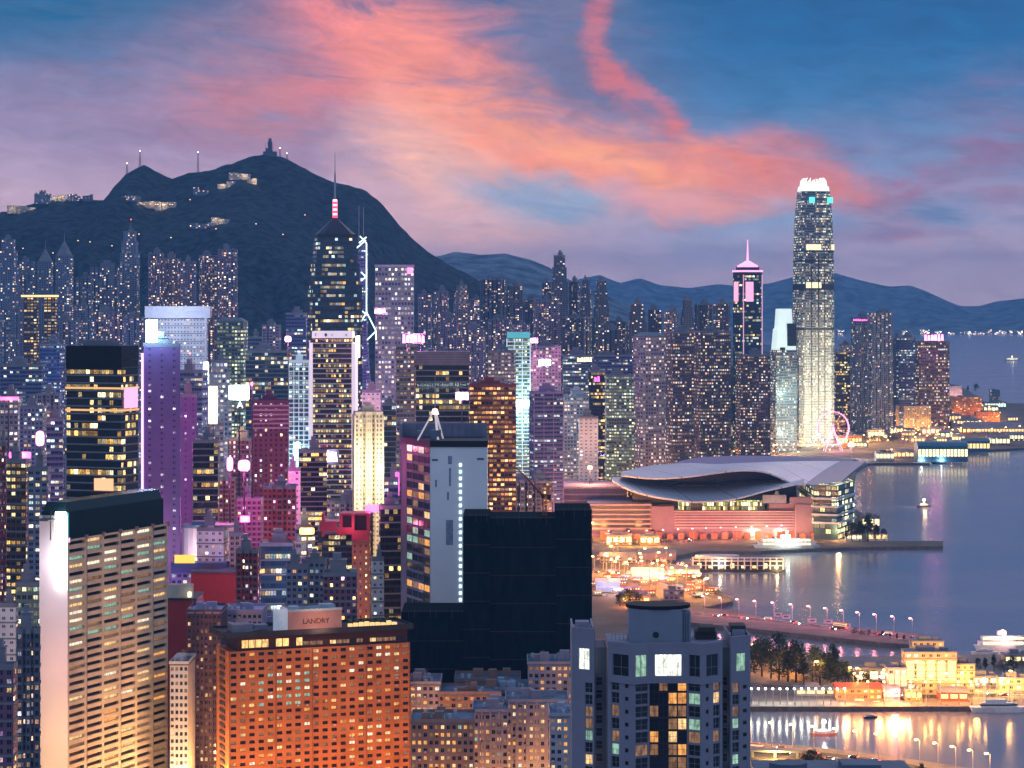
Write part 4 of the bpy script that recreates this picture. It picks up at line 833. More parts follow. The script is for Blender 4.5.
# ---------------------------------------------------------------- beige slab with the long strip windows, lower left
def beige_slab():
    rng = random.Random(3); yaw = atan2(76, 31.2); L = 82; zt = 129.6 - GZ; dp = 13.7
    root = thing('office_slab', 'Beige slab block with strip windows, dark rounded roof storey and blazing white side sign', 'office block', (-185.8, 1030, GZ), yaw)
    BE = mat('beige_render', (.55, .46, .35), .8, var=.2, vs=.09)
    m = MB(); I = Matrix.Identity(4)
    tab = lambda r: [(PD, 5), (PW, 1.0), (PK_, 1.5), (PGN, 1.3), (PDIM, 1.2)] if r > 14 else [(PD, 8), (PW, 1.2), (PA, 1.1), (PDIM, 2), (PK_, .5)]
    left = [99]; rowp = {}
    rest = grid_front(root, m, I, L, 11.6, zt, 6, 35, .86, .46, lambda i, j: wchoice(rng, tab(j - 5)), FRM, depth=1.1, mull=6, left=left, thick=1.8)
    m.box(0, dp * 0 + L, 1.85, dp, 0, zt - .01, 0)                    # body behind the windows
    m.box(.01, L - .01, .02, 1.84, 0, 11.6, 0); m.build('walls', [BE], root)
    rest_windows(root, rest, FRM)
    for k in (1, 3, 5): m = MB(); x = L * k / 6 + .9; m.tube((x, -.16, 2), (x, -.16, zt - 1), .12, .12, 5); m.build('drain_pipe', TRIM, root)
    # blank side wall with the light box
    m = MB(); m.box(-.5, -.002, -.1, dp + .1, 0, zt + 10); m.build('side_wall', mat('side_wall_render', (.52, .45, .37), .8, var=.06, vs=.04), root)
    m = MB(); m.box(-1.6, -.52, .6, 5.2, PZ(589, 1030) - GZ, PZ(512, 1030) - GZ); m.build('light_box', glow('white_box', (.92, .9, 1), 14), root)
    sp = spot(root, 'side_glow', (-9, 4, PZ(560, 1030) - GZ), (.75, .7, 1), 9000, 1.5)
    spot(root, 'street_glow', (L * .35, -34, 2), (1, .5, .16), 120000, 3); spot(root, 'street_glow', (L * .8, -34, 12), (1, .5, .16), 85000, 3)
    for zz, cc, pp in ((14, (1, .55, .22), 40000), (45, (1, .6, .35), 28000), (74, (1, .55, .6), 20000), (108, (.8, .7, 1), 18000)): spot(root, 'side_flood', (-24, 1, zz), cc, pp, 2)  # unseen lights added to brighten the blank side wall
    m = MB()
    po = [(1, .5), (L - 3, .5), (L - .6, 2.5), (L - .6, dp - 2), (L - 3, dp), (1, dp)]
    m.prism(po, zt + .01, zt + 11.5, 0); m.prism(scale_off(po, L / 2, dp / 2, 1.0, .86), zt + 11.51, zt + 15.5, 0, top=scale_off(po, L / 2, dp / 2, .985, .7)); m.build('roof_storey', mat('green_black_glass', (.004, .02, .022), .25, var=.3), root)
    m = MB(); m.box(-.2, .9, .2, 1.2, zt, zt + 11); m.build('corner_light', glow('teal_tube', (.05, .5, .6), .8), root)
    m = MB()
    for k in range(7): m.box(L * k / 6 - .3, L * k / 6 + .3, -1.2, .4, zt - 1, zt + 1)
    m.build('bracket', mat('bracket_pink', (.4, .25, .25), .6), root)
    m = MB(); m.box(-9, 0, 4, 12, zt + 8.4, zt + 8.8); m.tube((-4, 6, zt), (-4, 6, zt + 14), .3, .2, 5); m.build('side_gantry', DARKM, root)
def scale_off(p, cx, cy, sx, sy): return [(cx + (x - cx) * sx, cy + (y - cy) * sy) for x, y in p]
beige_slab()

# ---------------------------------------------------------------- red brown hotel, bottom centre left
def red_hotel():
    rng = random.Random(11); yaw = atan2(30, 77.8); L = 83.4; zt = PZ(652, 1075) - GZ; dp = 22
    root = thing('hotel', 'Wide red brown hotel with a window grid and a signed roof block', 'hotel', (-123.6, 1075, GZ), yaw)
    BR = mat('terracotta', (.44, .15, .06), .8, var=.28, vs=.10)
    m = MB(); nr = 27
    def pick(i, j):
        if i in (9, 10) and j < 22: return PD if rng.random() < .8 else PDIM
        if 19 <= j <= 23 and 3 <= i <= 8 and rng.random() < .6: return rng.choice([PGN, PK_, PGN])
        return wchoice(rng, [(PD, 8), (PDIM, 2.8), (PW, 1.5), (PA, 1.2), (PK_, .3)])
    left = [99]; ch = 3.2; z0 = zt - nr * ch
    rest = grid_front(root, m, Matrix.Identity(4), L, z0, zt, 20, nr, .60, .46, pick, FRM, depth=.55, mull=2, left=left, thick=1)
    m.box(0, L, 1.05, dp, 0, zt - .01); m.box(.01, L - .01, .02, 1.04, 0, z0)
    M2, L2 = face_m((0, dp), (0, 1.0)); m.build('walls', BR, root); rest_windows(root, rest, FRM)
    for k in (0, 5, 9, 15, 20): m = MB(); x = min(L - .3, .3 + L * k / 20); m.tube((x, -.15, 2), (x, -.15, zt), .11, .11, 5); m.build('drain_pipe', mat('pipe_brown', (.2, .09, .06), .6), root)
    for k in range(30): m = MB(); i, j = rng.randrange(20), rng.randrange(nr - 1); x = L * (i + .5) / 20; z = z0 + j * ch + .15; m.box(x - .45, x + .45, -.55, -.01, z, z + .55); m.build('air_conditioner', TANK, root)
    m = MB()
    for k in range(nr):
        m.box(-.45, -.01, dp * .3, dp * .7, zt - 2.3 - k * ch, zt - .9 - k * ch)
    m.build('side_window_band', FRM, root)
    # glazed top storey under a dark overhanging roof
    m = MB(); m.box(4, L - 1, 1.0, dp - 1, zt, zt + 6.2); m.build('top_storey', mat('dark_bronze', (.05, .02, .018), .4), root)
    for k in range(24):
        if rng.random() < .15 and k > 9: continue
        x = 6 + k * (L - 9) / 24; w = (L - 9) / 24 * .86; h = 3.4 if k < 9 else 1.6
        if k in (4, 7): continue
        m = MB(); m.box(x, x + w, .85, .98, zt + 1.2, zt + 1.2 + h); m.build('window', pane_mat('restaurant_pane', (1, .55, .18), 1.5) if k < 9 else wchoice(rng, [(PDIM, 3), (PW, 1), (PD, 2)]), root)
    m = MB(); m.prism([(-3, -2), (L + 1, -2), (L + 1, dp + 1), (-3, dp + 1)], zt + 6.21, zt + 7.6); 
    for y0, y1 in ((-2, -1.6), (dp + .6, dp + 1)): m.box(-3, L + 1, y0, y1, zt + 7.61, zt + 8.6)
    m.box(-3, -2.6, -1.6, dp + .6, zt + 7.61, zt + 8.6); m.box(L + .6, L + 1, -1.6, dp + .6, zt + 7.61, zt + 8.6); m.build('roof', mat('dark_roof_slab', (.03, .033, .045), .8, var=.3), root)
    m = MB(); m.box(28, 53, 5, 15, zt + 7.62, zt + 15.5); m.build('roof_block', mat('salmon_render', (.50, .27, .22), .8), root)
    m = MB(); m.box(27.2, 27.98, 5, 15, zt + 7.62, zt + 17); m.box(21.5, 27.19, 5, 6, zt + 7.62, zt + 17); m.build('white_side_screen', mat('pale_blue_screen', (.62, .72, .78), .6, emit=(.6, .85, 1), es=.12), root)
    m = MB(); m.box(28, 53, 4.6, 5, zt + 15.51, zt + 16.6); m.box(28, 53, 15, 15.4, zt + 15.51, zt + 16.6); m.box(30, 34, 8, 12, zt + 15.51, zt + 17.5); m.box(44, 50, 7, 12, zt + 15.51, zt + 18); m.build('roof_block_parapet', mat('pale_blue_paint', (.4, .52, .6), .7), root)
    spot(root, 'sign_flood', (41, -6, zt + 10), (1, .5, .3), 4200, 1)
    text('LANDRY', 3.2, mat('sign_dark', (.05, .02, .03), .6), root, (41, 4.9, zt + 10), name='hotel_sign')
    m = MB()
    for k in range(9): m.box(56 + k * 2.6, 57.8 + k * 2.6, 4, 6, zt + 7.62, zt + 8.7 + rng.random())
    m.build('terrace_lamp', glow('terrace_lamps', (1, .62, .25), 1.0), root)
    m = MB()
    for k in range(6): x = 58 + k * 3.5; m.tube((x, 10, zt + 7.7), (x, 10, zt + 9), .8, .9, 8); m.prism(ell(2.6, 2.6, 8) and [(x + a, 10 + b) for a, b in ell(2.6, 2.6, 8)], zt + 9, zt + 10.4)
    m.build('terrace_plants', mat('terrace_leaf', (.05, .08, .04), .9), root)
    m = MB(); m.box(3, 12, 5, 14, zt + 7.62, zt + 11); m.box(14, 20, 9, 14, zt + 7.62, zt + 10); m.tube((5, 3, zt + 7.6), (14, 3, zt + 9), .3, .3, 5); m.build('roof_plant', TRIM, root)
    for k in range(3): spot(root, 'street_glow', (14 + k * 28, -34, 2), (1, .40, .09), 38000, 3)
    for k in range(2): spot(root, 'podium_flood', (22 + k * 40, -48, 40), (1, .42, .12), 15000, 3)
    spot(root, 'street_glow', (-18, 4, 10), (1, .55, .3), 40000, 2)
red_hotel()

# ---------------------------------------------------------------- grey faceted apartment tower, bottom centre right
def grey_tower():
    rng = random.Random(5); Y = 590; u = Y / F
    x0 = PX(661, Y); root = thing('apartment_tower', 'Near grey faceted apartment tower with a glazed centre bay and dark capped roof drum', 'apartment tower', (x0, Y, 60), 0)
    X = lambda px: (px - 661) * u; Z = lambda py: PZ(py, Y) - 60
    GW = mat('grey_tile', (.27, .26, .33), .75, var=.07, vs=.2); GW2 = mat('grey_tile_dark', (.17, .17, .22), .8)
    zc, zf = Z(642), Z(675)
    P = [(X(607), -4), (X(632), -8.4), (X(648), -6.4), (X(685), -6.4), (X(699), -8.4), (X(721), -4), (X(721), 14), (X(607), 14)]
    body = MB(); body.prism(scale_off(P, 0, 0, .96, .86), 0, zf - .2, 1)
    nr = 12; ch = 3.05; zl = zf - nr * ch
    # facets below the fascia
    facets = [(P[0], P[1], [(.14, .44, 'w'), (.66, .80, 's')]), (P[1], P[2], [(.12, .92, 'w')]), (P[3], P[4], [(.08, .88, 'w')]), (P[4], P[5], [(.2, .34, 's'), (.56, .88, 'w')])]
    wall = MB()
    def facet(p0, p1, cols, z0, z1, rows, hh, thick=.6):
        M, L = face_m(p0, p1); xs = 0; edges = []
        for a, b, k in cols:
            add_m(wall, M, xs * L, a * L, 0, thick, z0, z1); xs = b
            for j in range(rows):
                z = z0 + j * (z1 - z0) / rows; h = (z1 - z0) / rows; oh = hh * h if k == 'w' else h * .32; zb = z + (h - oh) * .5
                add_m(wall, M, a * L - .01, b * L + .01, .03, thick - .01, z, zb); add_m(wall, M, a * L - .01, b * L + .01, .03, thick - .01, zb + oh, z + h)
                pane = wchoice(rng, [(PD, 10), (PGN, 1), (PDIM, 1.6), (PW, .7)]) if k == 'w' else PD
                put_window(root, M, a * L, zb, (b - a) * L, oh, pane, FRL if k == 'w' else FRM, 2 if k == 'w' else 1, .45 if k == 'w' else 0, .35)
        add_m(wall, M, xs * L, L, 0, thick, z0, z1)
    for p0, p1, cols in facets: facet(p0, p1, cols, zf - 8 * ch, zf, 8, .86)
    # fascia storey with big square windows
    Q = scale_off(P, 0, 0, 1.0, 1.06)
    fz0, fz1 = Z(679), Z(644)
    for (p0, p1, a, b, pn) in ((Q[0], Q[1], .18, .8, PD), (Q[1], Q[2], .12, .85, PGN), (Q[2], Q[3], .14, .86, PCW), (Q[3], Q[4], .12, .88, PD), (Q[4], Q[5], .22, .8, PD)):
        M, L = face_m(p0, p1); h = fz1 - fz0
        add_m(wall, M, 0, a * L, 0, .7, fz0, fz1); add_m(wall, M, b * L, L, 0, .7, fz0, fz1); add_m(wall, M, a * L, b * L, .003, .7, fz0, fz0 + h * .2); add_m(wall, M, a * L, b * L, .003, .7, fz0 + h * .82, fz1)
        put_window(root, M, a * L, fz0 + h * .2, (b - a) * L, h * .62, pn, FRL, 3 if pn is PCW else 2, .4, .35)
    wall.prism(scale_off(Q, 0, 0, .9, .8), fz0, fz1 - .6, 0); wall.prism(scale_off(Q, 0, 0, .995, .995), fz1 + .01, fz1 + .5, 0)
    for i in range(5):
        M, L = face_m(Q[i], Q[i + 1]); add_m(wall, M, 0, L, .0, .35, fz1 + .51, fz1 + 1.3)
    # glazed centre bay
    M, L = face_m((X(648), -6.0), (X(685), -6.0))
    for i in range(4):
        for j in range(9):
            pn = wchoice(rng, [(PA, 3.2), (PW, 2), (PDIM, 3), (PD, 3)]) if (i in (0, 2, 3) and j > 2) else wchoice(rng, [(PD, 5), (PDIM, 2), (PGN, .6)])
            if j == 1: pn = PK_ if i else PD
            put_window(root, M, i * L / 4 + .06, zf - (9 - j) * ch + .15, L / 4 - .12, ch - .35, pn, FRM, 2, .5, 0)
    g = MB(); add_m(g, M, 0, L, .3, 1.5, 0, zf); 
    for j in range(10): add_m(g, M, 0, L, -.12, .29, zf - j * ch - .2, zf - j * ch)
    g.build('bay_frame', FRM, root)
    # side wings
    for (a, b, top, yy, mir) in ((572, 594, 628, 0, 0), (730, 751, 636, 0, 1)):
        xa, xb = X(a), X(b); zt = Z(top)
        pts = ((xa, 1.5), (xb, -1.5)) if not mir else ((xa, -1.5), (xb, 1.5))
        facet(*pts, [(.58, .92, 'w'), ] if not mir else [(.1, .44, 'w'), (.62, .82, 's')], zf - 8 * ch, zf - 1.5, 8, .84)
        M, L = face_m(*pts); h = zt - (zf - 1.5); z_ = zf - 1.5
        add_m(wall, M, 0, L * .3, 0, .6, z_, zt); add_m(wall, M, L * .78, L, 0, .6, z_, zt); add_m(wall, M, L * .3, L * .78, .003, .6, z_, z_ + h * .22); add_m(wall, M, L * .3, L * .78, .003, .6, z_ + h * .62, zt)
        put_window(root, M, L * .3, z_ + h * .22, L * .48, h * .4, PCW if not mir else PGN, FRL, 2, .5, .3)
        wall.prism([(xa, 2.0), (xb, 2.0), (xb, 18), (xa, 18)], 0, zt - 1.5, 0)
        for q0, q1 in (((xa, 18), (xa, 2)), ((xb, 2), (xb, 18))):
            M3, L3 = face_m(q0, q1); add_m(wall, M3, 0, L3, .004, .4, zt - 1.49, zt)
        wall.prism([(xa + 1, 5), (xb - 1, 5), (xb - 1, 9), (xa + 1, 9)], zt - 1.48, zt + .8, 0)
    for a, b in ((594, 607), (721, 730)): body.prism([(X(a), 1.5), (X(b), 1.5), (X(b), 14), (X(a), 14)], 0, fz1 - 1, 1)
    for a, b in ((596, 603), (723, 728)):
        for j in range(7):
            Mx, Lx = face_m((X(a), 1.35), (X(b), 1.35)); put_window(root, Mx, 0, zf - (j + 1) * ch + .3, Lx, ch * .7, PD, FRL, 1, .5, 0)
    wall.build('walls', [GW, GW2], root); body.build('core', [GW, GW2], root)
    # roof drum and cap
    m = MB(); D = [(X(629), -1), (X(646), -3.2), (X(676), -3.2), (X(682), -1.6), (X(682), 7), (X(629), 7)]; m.prism(D, fz1 + .52, Z(608), 0)
    m.prism([(X(682) + .01, -.6), (X(691), .6), (X(691), 6), (X(682) + .01, 6)], fz1 + .52, Z(612), 0)
    for k in range(3): m.box(X(683.4 + k * 2.6), X(684.2 + k * 2.6), -.9 + k * .4, -.5 + k * .4, fz1 + .52, Z(613))
    m.build('roof_drum', mat('blue_grey_render', (.24, .27, .34), .8, var=.08), root)
    m = MB(); E = [(X(658.5) + (X(691) - X(626)) / 2 * cos(2 * pi * i / 14), 2 + 5.8 * sin(2 * pi * i / 14)) for i in range(14)]; m.prism(E, Z(608) + .01, Z(604.5)); m.build('roof_cap', mat('cap_black', (.01, .01, .013), .7), root)
    m = MB(); m.tube((X(655), -3.35, Z(633)), (X(655), -3.0, Z(633)), .75, .75, 12); m.build('round_vent', DARKM, root)
    m = MB(); m.box(X(697), X(718), 4, 10, fz1, Z(634)); m.box(X(700), X(716), 3, 9, Z(634) + .01, Z(629)); m.box(X(733), X(748), 6, 12, Z(636), Z(629)); m.build('roof_hut', mat('dark_hut', (.06, .05, .05), .8), root)
    m = MB()
    for k in range(5): m.tube((X(612 + k * 4), 3, fz1), (X(612 + k * 4), 3, fz1 + 2), .1, .1, 4)
    m.tube((X(612), 3, fz1 + 1.9), (X(628), 3, fz1 + 1.9), .1, .1, 4); m.tube((X(577), 0, Z(630)), (X(577), 0, Z(620)), .15, .08, 4); m.build('roof_rail', METAL, root)
grey_tower()

# ---------------------------------------------------------------- black netted building and the blank blue tower behind it
def netted():
    Y = 1180; root = thing('building_under_construction', 'Huge black green netted building under construction between blue tower and grey tower', 'building', (PX(528, Y), Y, GZ), 0)
    X = lambda px: PX(px, Y) - root.location.x; Z = lambda py: PZ(py, Y) - GZ
    NET = bpy.data.materials.new('scaffold_netting'); NET.use_nodes = True; g = NT(NET.node_tree); b = g.n['Principled BSDF']; oc = g.new('ShaderNodeTexCoord').outputs['Object']
    n = g.noise(g.vm('MULTIPLY', oc, (.5, .5, .12)), .7, 4)[0]; g.put(b.inputs['Base Color'], g.mix(g.rng(n, .3, .7), (.004, .012, .015, 1), (.012, .024, .028, 1))); b.inputs['Roughness'].default_value = .95; b.inputs['Specular IOR Level'].default_value = .03
    n2 = g.noise(oc, 1.6, 3)[0]; bp = g.new('ShaderNodeBump'); bp.inputs['Distance'].default_value = .5; g.put(bp.inputs['Height'], n2); g.put(b.inputs['Normal'], bp.outputs[0])
    ns = 0
    for a, bb, top, y0, y1 in ((463, 490, 516, 0, 40), (490, 556, 519, 2.5, 40), (556, 592, 510.5, 0.5, 42), (401, 463, 613, 3, 40)):
        m = MB(); n = 6; xs = [X(a) + (X(bb) - X(a)) * i / n for i in range(n + 1)]
        pts = [(x, y0 + (.5 if i % 2 else 0)) for i, x in enumerate(xs)] + [(X(bb), y1), (X(a), y1)]
        m.prism(pts, 0, Z(top)); m.build('netting', NET, root)
        z = Z(top) - 14
        while z > 5: m = MB(); m.box(X(a) - .1, X(bb) + .1, y0 - .25, y0 - .02, z, z + .35); z -= 13.5; m.build('net_seam', mat('net_seam', (.055, .03, .03), .8), root)
        m = MB(); x = X(a) + 1
        while x < X(bb): m.tube((x, y0 + .4, Z(top) - 3), (x, y0 + .4, Z(top) + .8 + R.random() * 1.2), .12, .12, 4); x += 2.6
        m.tube((X(a), y0 + .4, Z(top) + .5), (X(bb), y0 + .4, Z(top) + .5), .12, .12, 4); m.build('scaffold_pole', mat('bamboo', (.12, .08, .05), .8), root)
    # tower crane on the roof, seen against the road
    c = thing('tower_crane', 'Red orange luffing crane on the roof of the netted building', 'crane', (PX(545, Y), Y + 20, GZ + Z(520)), 0)
    cz = lambda py: PZ(py, Y + 20) - GZ - Z(520); cx = lambda px: PX(px, Y + 20) - c.location.x
    RC = mat('crane_red', (.42, .08, .05), .6); m = MB(); hz = cz(497)
    for sx in (-.8, .8):
        for sy in (-.8, .8): m.tube((sx, sy, 0), (sx, sy, hz), .38, .38, 4)
    for k in range(5): m.tube((-.8, -.8, hz * k / 5), (.8, -.8, hz * (k + 1) / 5), .22, .22, 4)
    m.build('mast', RC, c)
    m = MB(); p0, p1 = Vector((0, 0, hz)), Vector((cx(517), 0, cz(468)))
    for o in ((0, -.7, .5), (0, .7, .5), (0, 0, -.6)): m.tube(p0 + Vector(o), p1, .42, .3, 4)
    for k in range(9): a_, b_ = p0.lerp(p1, k / 9), p0.lerp(p1, (k + 1) / 9); m.tube(a_ + Vector((0, -.6 * (1 - k / 9), .4)), b_ + Vector((0, 0, -.4 * (1 - k / 9))), .12, .12, 4)
    m.build('jib', RC, c)
    m = MB(); m.tube((0, 0, hz), (cx(553), 0, cz(483)), .3, .2, 4); m.tube((cx(553), 0, cz(483)), (cx(549), 0, cz(497)), .2, .2, 4); m.tube((0, 0, hz + .5), (cx(549), 0, hz + .5), .5, .5, 4); m.build('back_mast', RC, c)
    m = MB(); m.box(cx(547), cx(551), -1, 1, hz - 1.2, hz + 1.2); m.box(-1.6, -.2, -1.6, -.4, hz - .5, hz + 1.4); m.build('counterweight', DARKM, c)
netted()
def blue_tower():
    Y = 1260; yaw = radians(4); wl = (487 - 430) * Y / F; x0 = PX(430, Y)
    root = thing('office_tower', 'Blank pale blue tower with a column of white lights and an A-frame on its roof', 'skyscraper', (x0, Y, GZ), 0)
    X = lambda px: PX(px, Y) - x0; Z = lambda py: PZ(py, Y) - GZ; zt = Z(447)
    BW = mat('pale_blue_wall', (.82, .90, .94), .7, var=.06, vs=.03)
    dy = 42; xl = (PX(401, Y + dy) - x0)
    m = MB(); m.prism([(0, 0), (wl, 0), (wl, dy), (2, dy)], 0, zt - .01); m.build('blank_wall', BW, root)
    # glazed left face
    p0, p1 = (xl, dy), (-.02, 0.0); M, L = face_m(p0, p1); left = [90]; rng = random.Random(8); w = MB()
    def pick(i, j): 
        return wchoice(rng, [(PD, 9), (PGN, 1.6), (PDIM, 1.6), (PW, 1)]) if j not in (17, 22, 12) else wchoice(rng, [(PA, 2), (PDIM, 2), (PGN, 1)])
    rest = grid_front(root, w, M, L, 20, zt, 5, 28, .94, .72, pick, FRM, depth=.05, mull=2, left=left, thick=1)
    for i in range(6): add_m(w, M, L * i / 5 - .18, L * i / 5 + .18, -.12, -.003, 0, zt)
    w.prism([p0, (p1[0] - .02, p1[1] + 1.5), (1.9, dy)], 0, zt - .02); add_m(w, M, 0, L, .02, 1, 0, 20); w.build('glazed_wall', mat('fin_grey', (.07, .08, .11), .5), root); rest_windows(root, rest, FRM)
    for k in range(29):
        z = zt - 10 - k * 3.45
        if z < 12: break
        m = MB(); m.box(X(459.2), X(461.6), -.35, -.01, z, z + 1.6); m.build('wall_lamp', glow('wall_lamps', (.7, .95, 1), 1.8, False), root)
    m = MB()
    for (a, b, p, q) in ((448, 452, 456, 464), (449, 451, 468, 486), (446, 453, 520, 545), (435, 437, 480, 487), (447, 449, 492, 500)):
        m.box(X(a), X(b), -.12, -.008, Z(q), Z(p))
    m.build('wall_stain', mat('stain', (.24, .30, .42), .8, var=.3, vs=.5), root)
    m = MB(); m.box(X(432), X(438), -.14, -.01, Z(461), Z(459)); m.box(X(477), X(484), -.14, -.01, Z(460), Z(458)); m.build('wall_mark', mat('mark', (.12, .14, .2), .8), root)
    m = MB(); m.prism([(xl - .5, dy), (0, -.6), (wl + .4, -.6), (wl + .4, dy)], zt, zt + 3.2); m.build('roof_rim', mat('rim_black', (.012, .014, .02), .6), root)
    m = MB(); yb = dy - 4; q = lambda px: PX(px, Y + yb) - x0
    m.box(q(401), q(487), yb, yb + 2, zt + 3, PZ(423, Y + yb) - GZ); m.box(q(401), q(403), 18, yb, zt + 3.2, PZ(426, Y) - GZ)
    for k in range(12): m.box(q(403 + 7 * k), q(403.5 + 7 * k), yb - .4, yb, zt + 3, PZ(424, Y + yb) - GZ)
    m.build('roof_screen', mat('screen_grey', (.22, .22, .30), .7, var=.15), root)
    m = MB(); a = (X(434), 16, Z(410)); m.tube((X(417), 8, zt + 3), a, .45, .45, 6, 0); m.tube((X(437.5), 10, zt + 3), a, .7, .7, 6); m.tube((X(442), 20, zt + 3), a, .5, .5, 6); m.build('frame_mast', mat('mast_white', (.7, .68, .7), .5, emit=(1, .8, .8), es=.35), root)
    m = MB(); m.tube((a[0], a[1], a[2] - 3), a, 2.2, 1.2, 10); m.build('mast_head', glow('mast_head', (1, .75, .6), 1.5), root); m = MB(); m.tube(a, (a[0], a[1], Z(376)), .35, .12, 5); m.build('aerial', METAL, root)
    PB = mat('plant_blue', (.14, .18, .24), .7); m = MB(); m.box(X(430), X(440), 10, 18, zt + 3.2, zt + 8); m.build('plant_room', PB, root); m = MB(); m.box(X(415), X(421), 22, 30, zt + 3.2, zt + 7); m.build('plant_room', PB, root)
blue_tower()

# ---------------------------------------------------------------- red and cream blocks between slab and hotel, neon canopy, low old flats
def neon_canopy():
    Y = 1330; root = thing('neon_building', 'Orange sided block with a red neon roof canopy near the black netted block', 'building', (PX(345, Y), Y, GZ), 0)
    X = lambda px: PX(px, Y) - root.location.x; Z = lambda py: PZ(py, Y) - GZ
    m = MB(); m.prism([(X(352), 0), (X(369), 0), (X(369), 26), (X(352), 26)], 0, Z(537), 0, 1, 3, 3.2); m.build('walls', [facade('orange_lit_wall', (.42, .13, .06), DG, .28, .4, .5, GOLD, 1.2), ROOF], root)
    m = MB(); m.prism([(X(322), 4), (X(351.5), 4), (X(351.5), 30), (X(322), 30)], 0, Z(535), 0, 1, 3, 3.2); m.build('dark_wing', [ST['off_dark'][0], ROOF], root)
    NE = mat('neon_red_panel', (.26, .03, .05), .5, emit=(1, .08, .14), es=.07)
    m = MB()
    for a, b, t, q in ((320, 337, 521, 531), (337, 352, 527, 534), (352, 369, 530, 540)): m.box(X(a), X(b), -3, -1.5, Z(q), Z(t))
    for px in (322, 340, 352, 367): m.box(X(px), X(px + 2.6), -2.9, 4, Z(536), Z(513))
    m.box(X(340), X(369), 3, 20, Z(516), Z(514)); m.box(X(320), X(340), 0, 18, Z(524), Z(522)); m.build('neon_canopy', NE, root)
    m = MB(); m.box(X(340), X(369), 6, 22, Z(534), Z(516)); m.build('roof_house', DARKM, root)
    spot(root, 'neon_glow', (X(352), -9, Z(525)), (1, .15, .3), 3500, 2); spot(root, 'alley_glow', (X(360), -22, 18), (1, .4, .1), 50000, 2)
neon_canopy()
def red_cream():
    Y = 1300; RED = mat('red_wall', (.42, .045, .04), .75, var=.1); CRM = mat('cream_wall', (.6, .5, .42), .8)
    r1 = thing('city_block', 'Plain red walled block with a dark flat roof behind the beige slab', 'building', (PX(215, Y), Y + 30, GZ), 0)
    X = lambda px: PX(px, Y + 30) - r1.location.x; Z = lambda py: PZ(py, Y + 30) - GZ
    m = MB(); m.prism([(X(191), 0), (X(237), 0), (X(237), 40), (X(191), 40)], 0, Z(573)); m.build('walls', RED, r1); m = MB(); m.box(X(190.5), X(237.5), -.4, 40.4, Z(573) + .01, Z(571)); m.box(X(200), X(215), 10, 20, Z(571) + .01, Z(566)); m.build('roof', ROOF, r1)
    r2 = thing('city_block', 'Red block with a cream roof wall beside the right edge of the beige slab', 'building', (PX(180, 1240), 1240, GZ), 0)
    X = lambda px: PX(px, 1240) - r2.location.x; Z = lambda py: PZ(py, 1240) - GZ
    m = MB(); m.prism([(X(165), 0), (X(196), 0), (X(196), 30), (X(165), 30)], 0, Z(600)); m.build('walls', RED, r2)
    m = MB(); m.box(X(165), X(192), 3, 6, Z(600), Z(585)); m.build('cream_roof_wall', CRM, r2); m = MB(); m.box(X(165), X(196.5), -.5, 30, Z(600) + .01, Z(598.5)); m.box(X(170), X(178), 8, 14, Z(598) , Z(592)); m.build('roof', DARKM, r2)
    m = MB(); m.box(X(188), X(191), -1, 1, Z(597), Z(592)); m.build('roof_lamp', glow('lamp_cream', (1, .85, .5), 2.5), r2)
    r3 = thing('city_block', 'Low blue glazed roof and yellow sign below the blank white block', 'building', (PX(195, 1345), 1345, GZ), 0)
    X = lambda px: PX(px, 1345) - r3.location.x; Z = lambda py: PZ(py, 1345) - GZ
    m = MB(); m.box(X(172), X(228), -4, 6, 0, Z(572)); m.build('walls', ST['old_blue'][0], r3); m = MB(); m.prism([(X(172), -4.5), (X(222), -4.5), (X(228), 6), (X(172), 6)], Z(572) + .01, Z(562)); m.build('glazed_roof', mat('blue_glazing', (.10, .16, .32), .3), r3)
    m = MB(); m.box(X(176), X(196), -5.8, -4.6, Z(562), Z(554)); m.build('yellow_sign', glow('yellow_board', (1, .62, .1), 1.1), r3)
    r4 = thing('city_block', 'Rounded blank white block left of the orange lit narrow flats', 'building', (PX(208, 1400), 1400, GZ), 0)
    P = [(x + 0, y) for x, y in ell((228 - 176) * 1400 / F, 20, 24)]
    m = MB(); m.prism(P, 0, PZ(527, 1400) - GZ, 0, 0); m.build('walls', mat('lilac_render', (.55, .48, .52), .8, var=.08, vs=.04), r4); m = MB(); m.prism(scale_poly(P, 1.03), PZ(527, 1400) - GZ + .01, PZ(524, 1400) - GZ); m.box(-9, 4, -3, 5, PZ(524, 1400) - GZ + .02, PZ(521, 1400) - GZ); m.build('roof', mat('blue_roof', (.16, .2, .3), .6), r4)
    spot(r4, 'wall_wash', (-4, -24, PZ(560, 1400)), (1, .8, .85), 22000, 2)
red_cream()
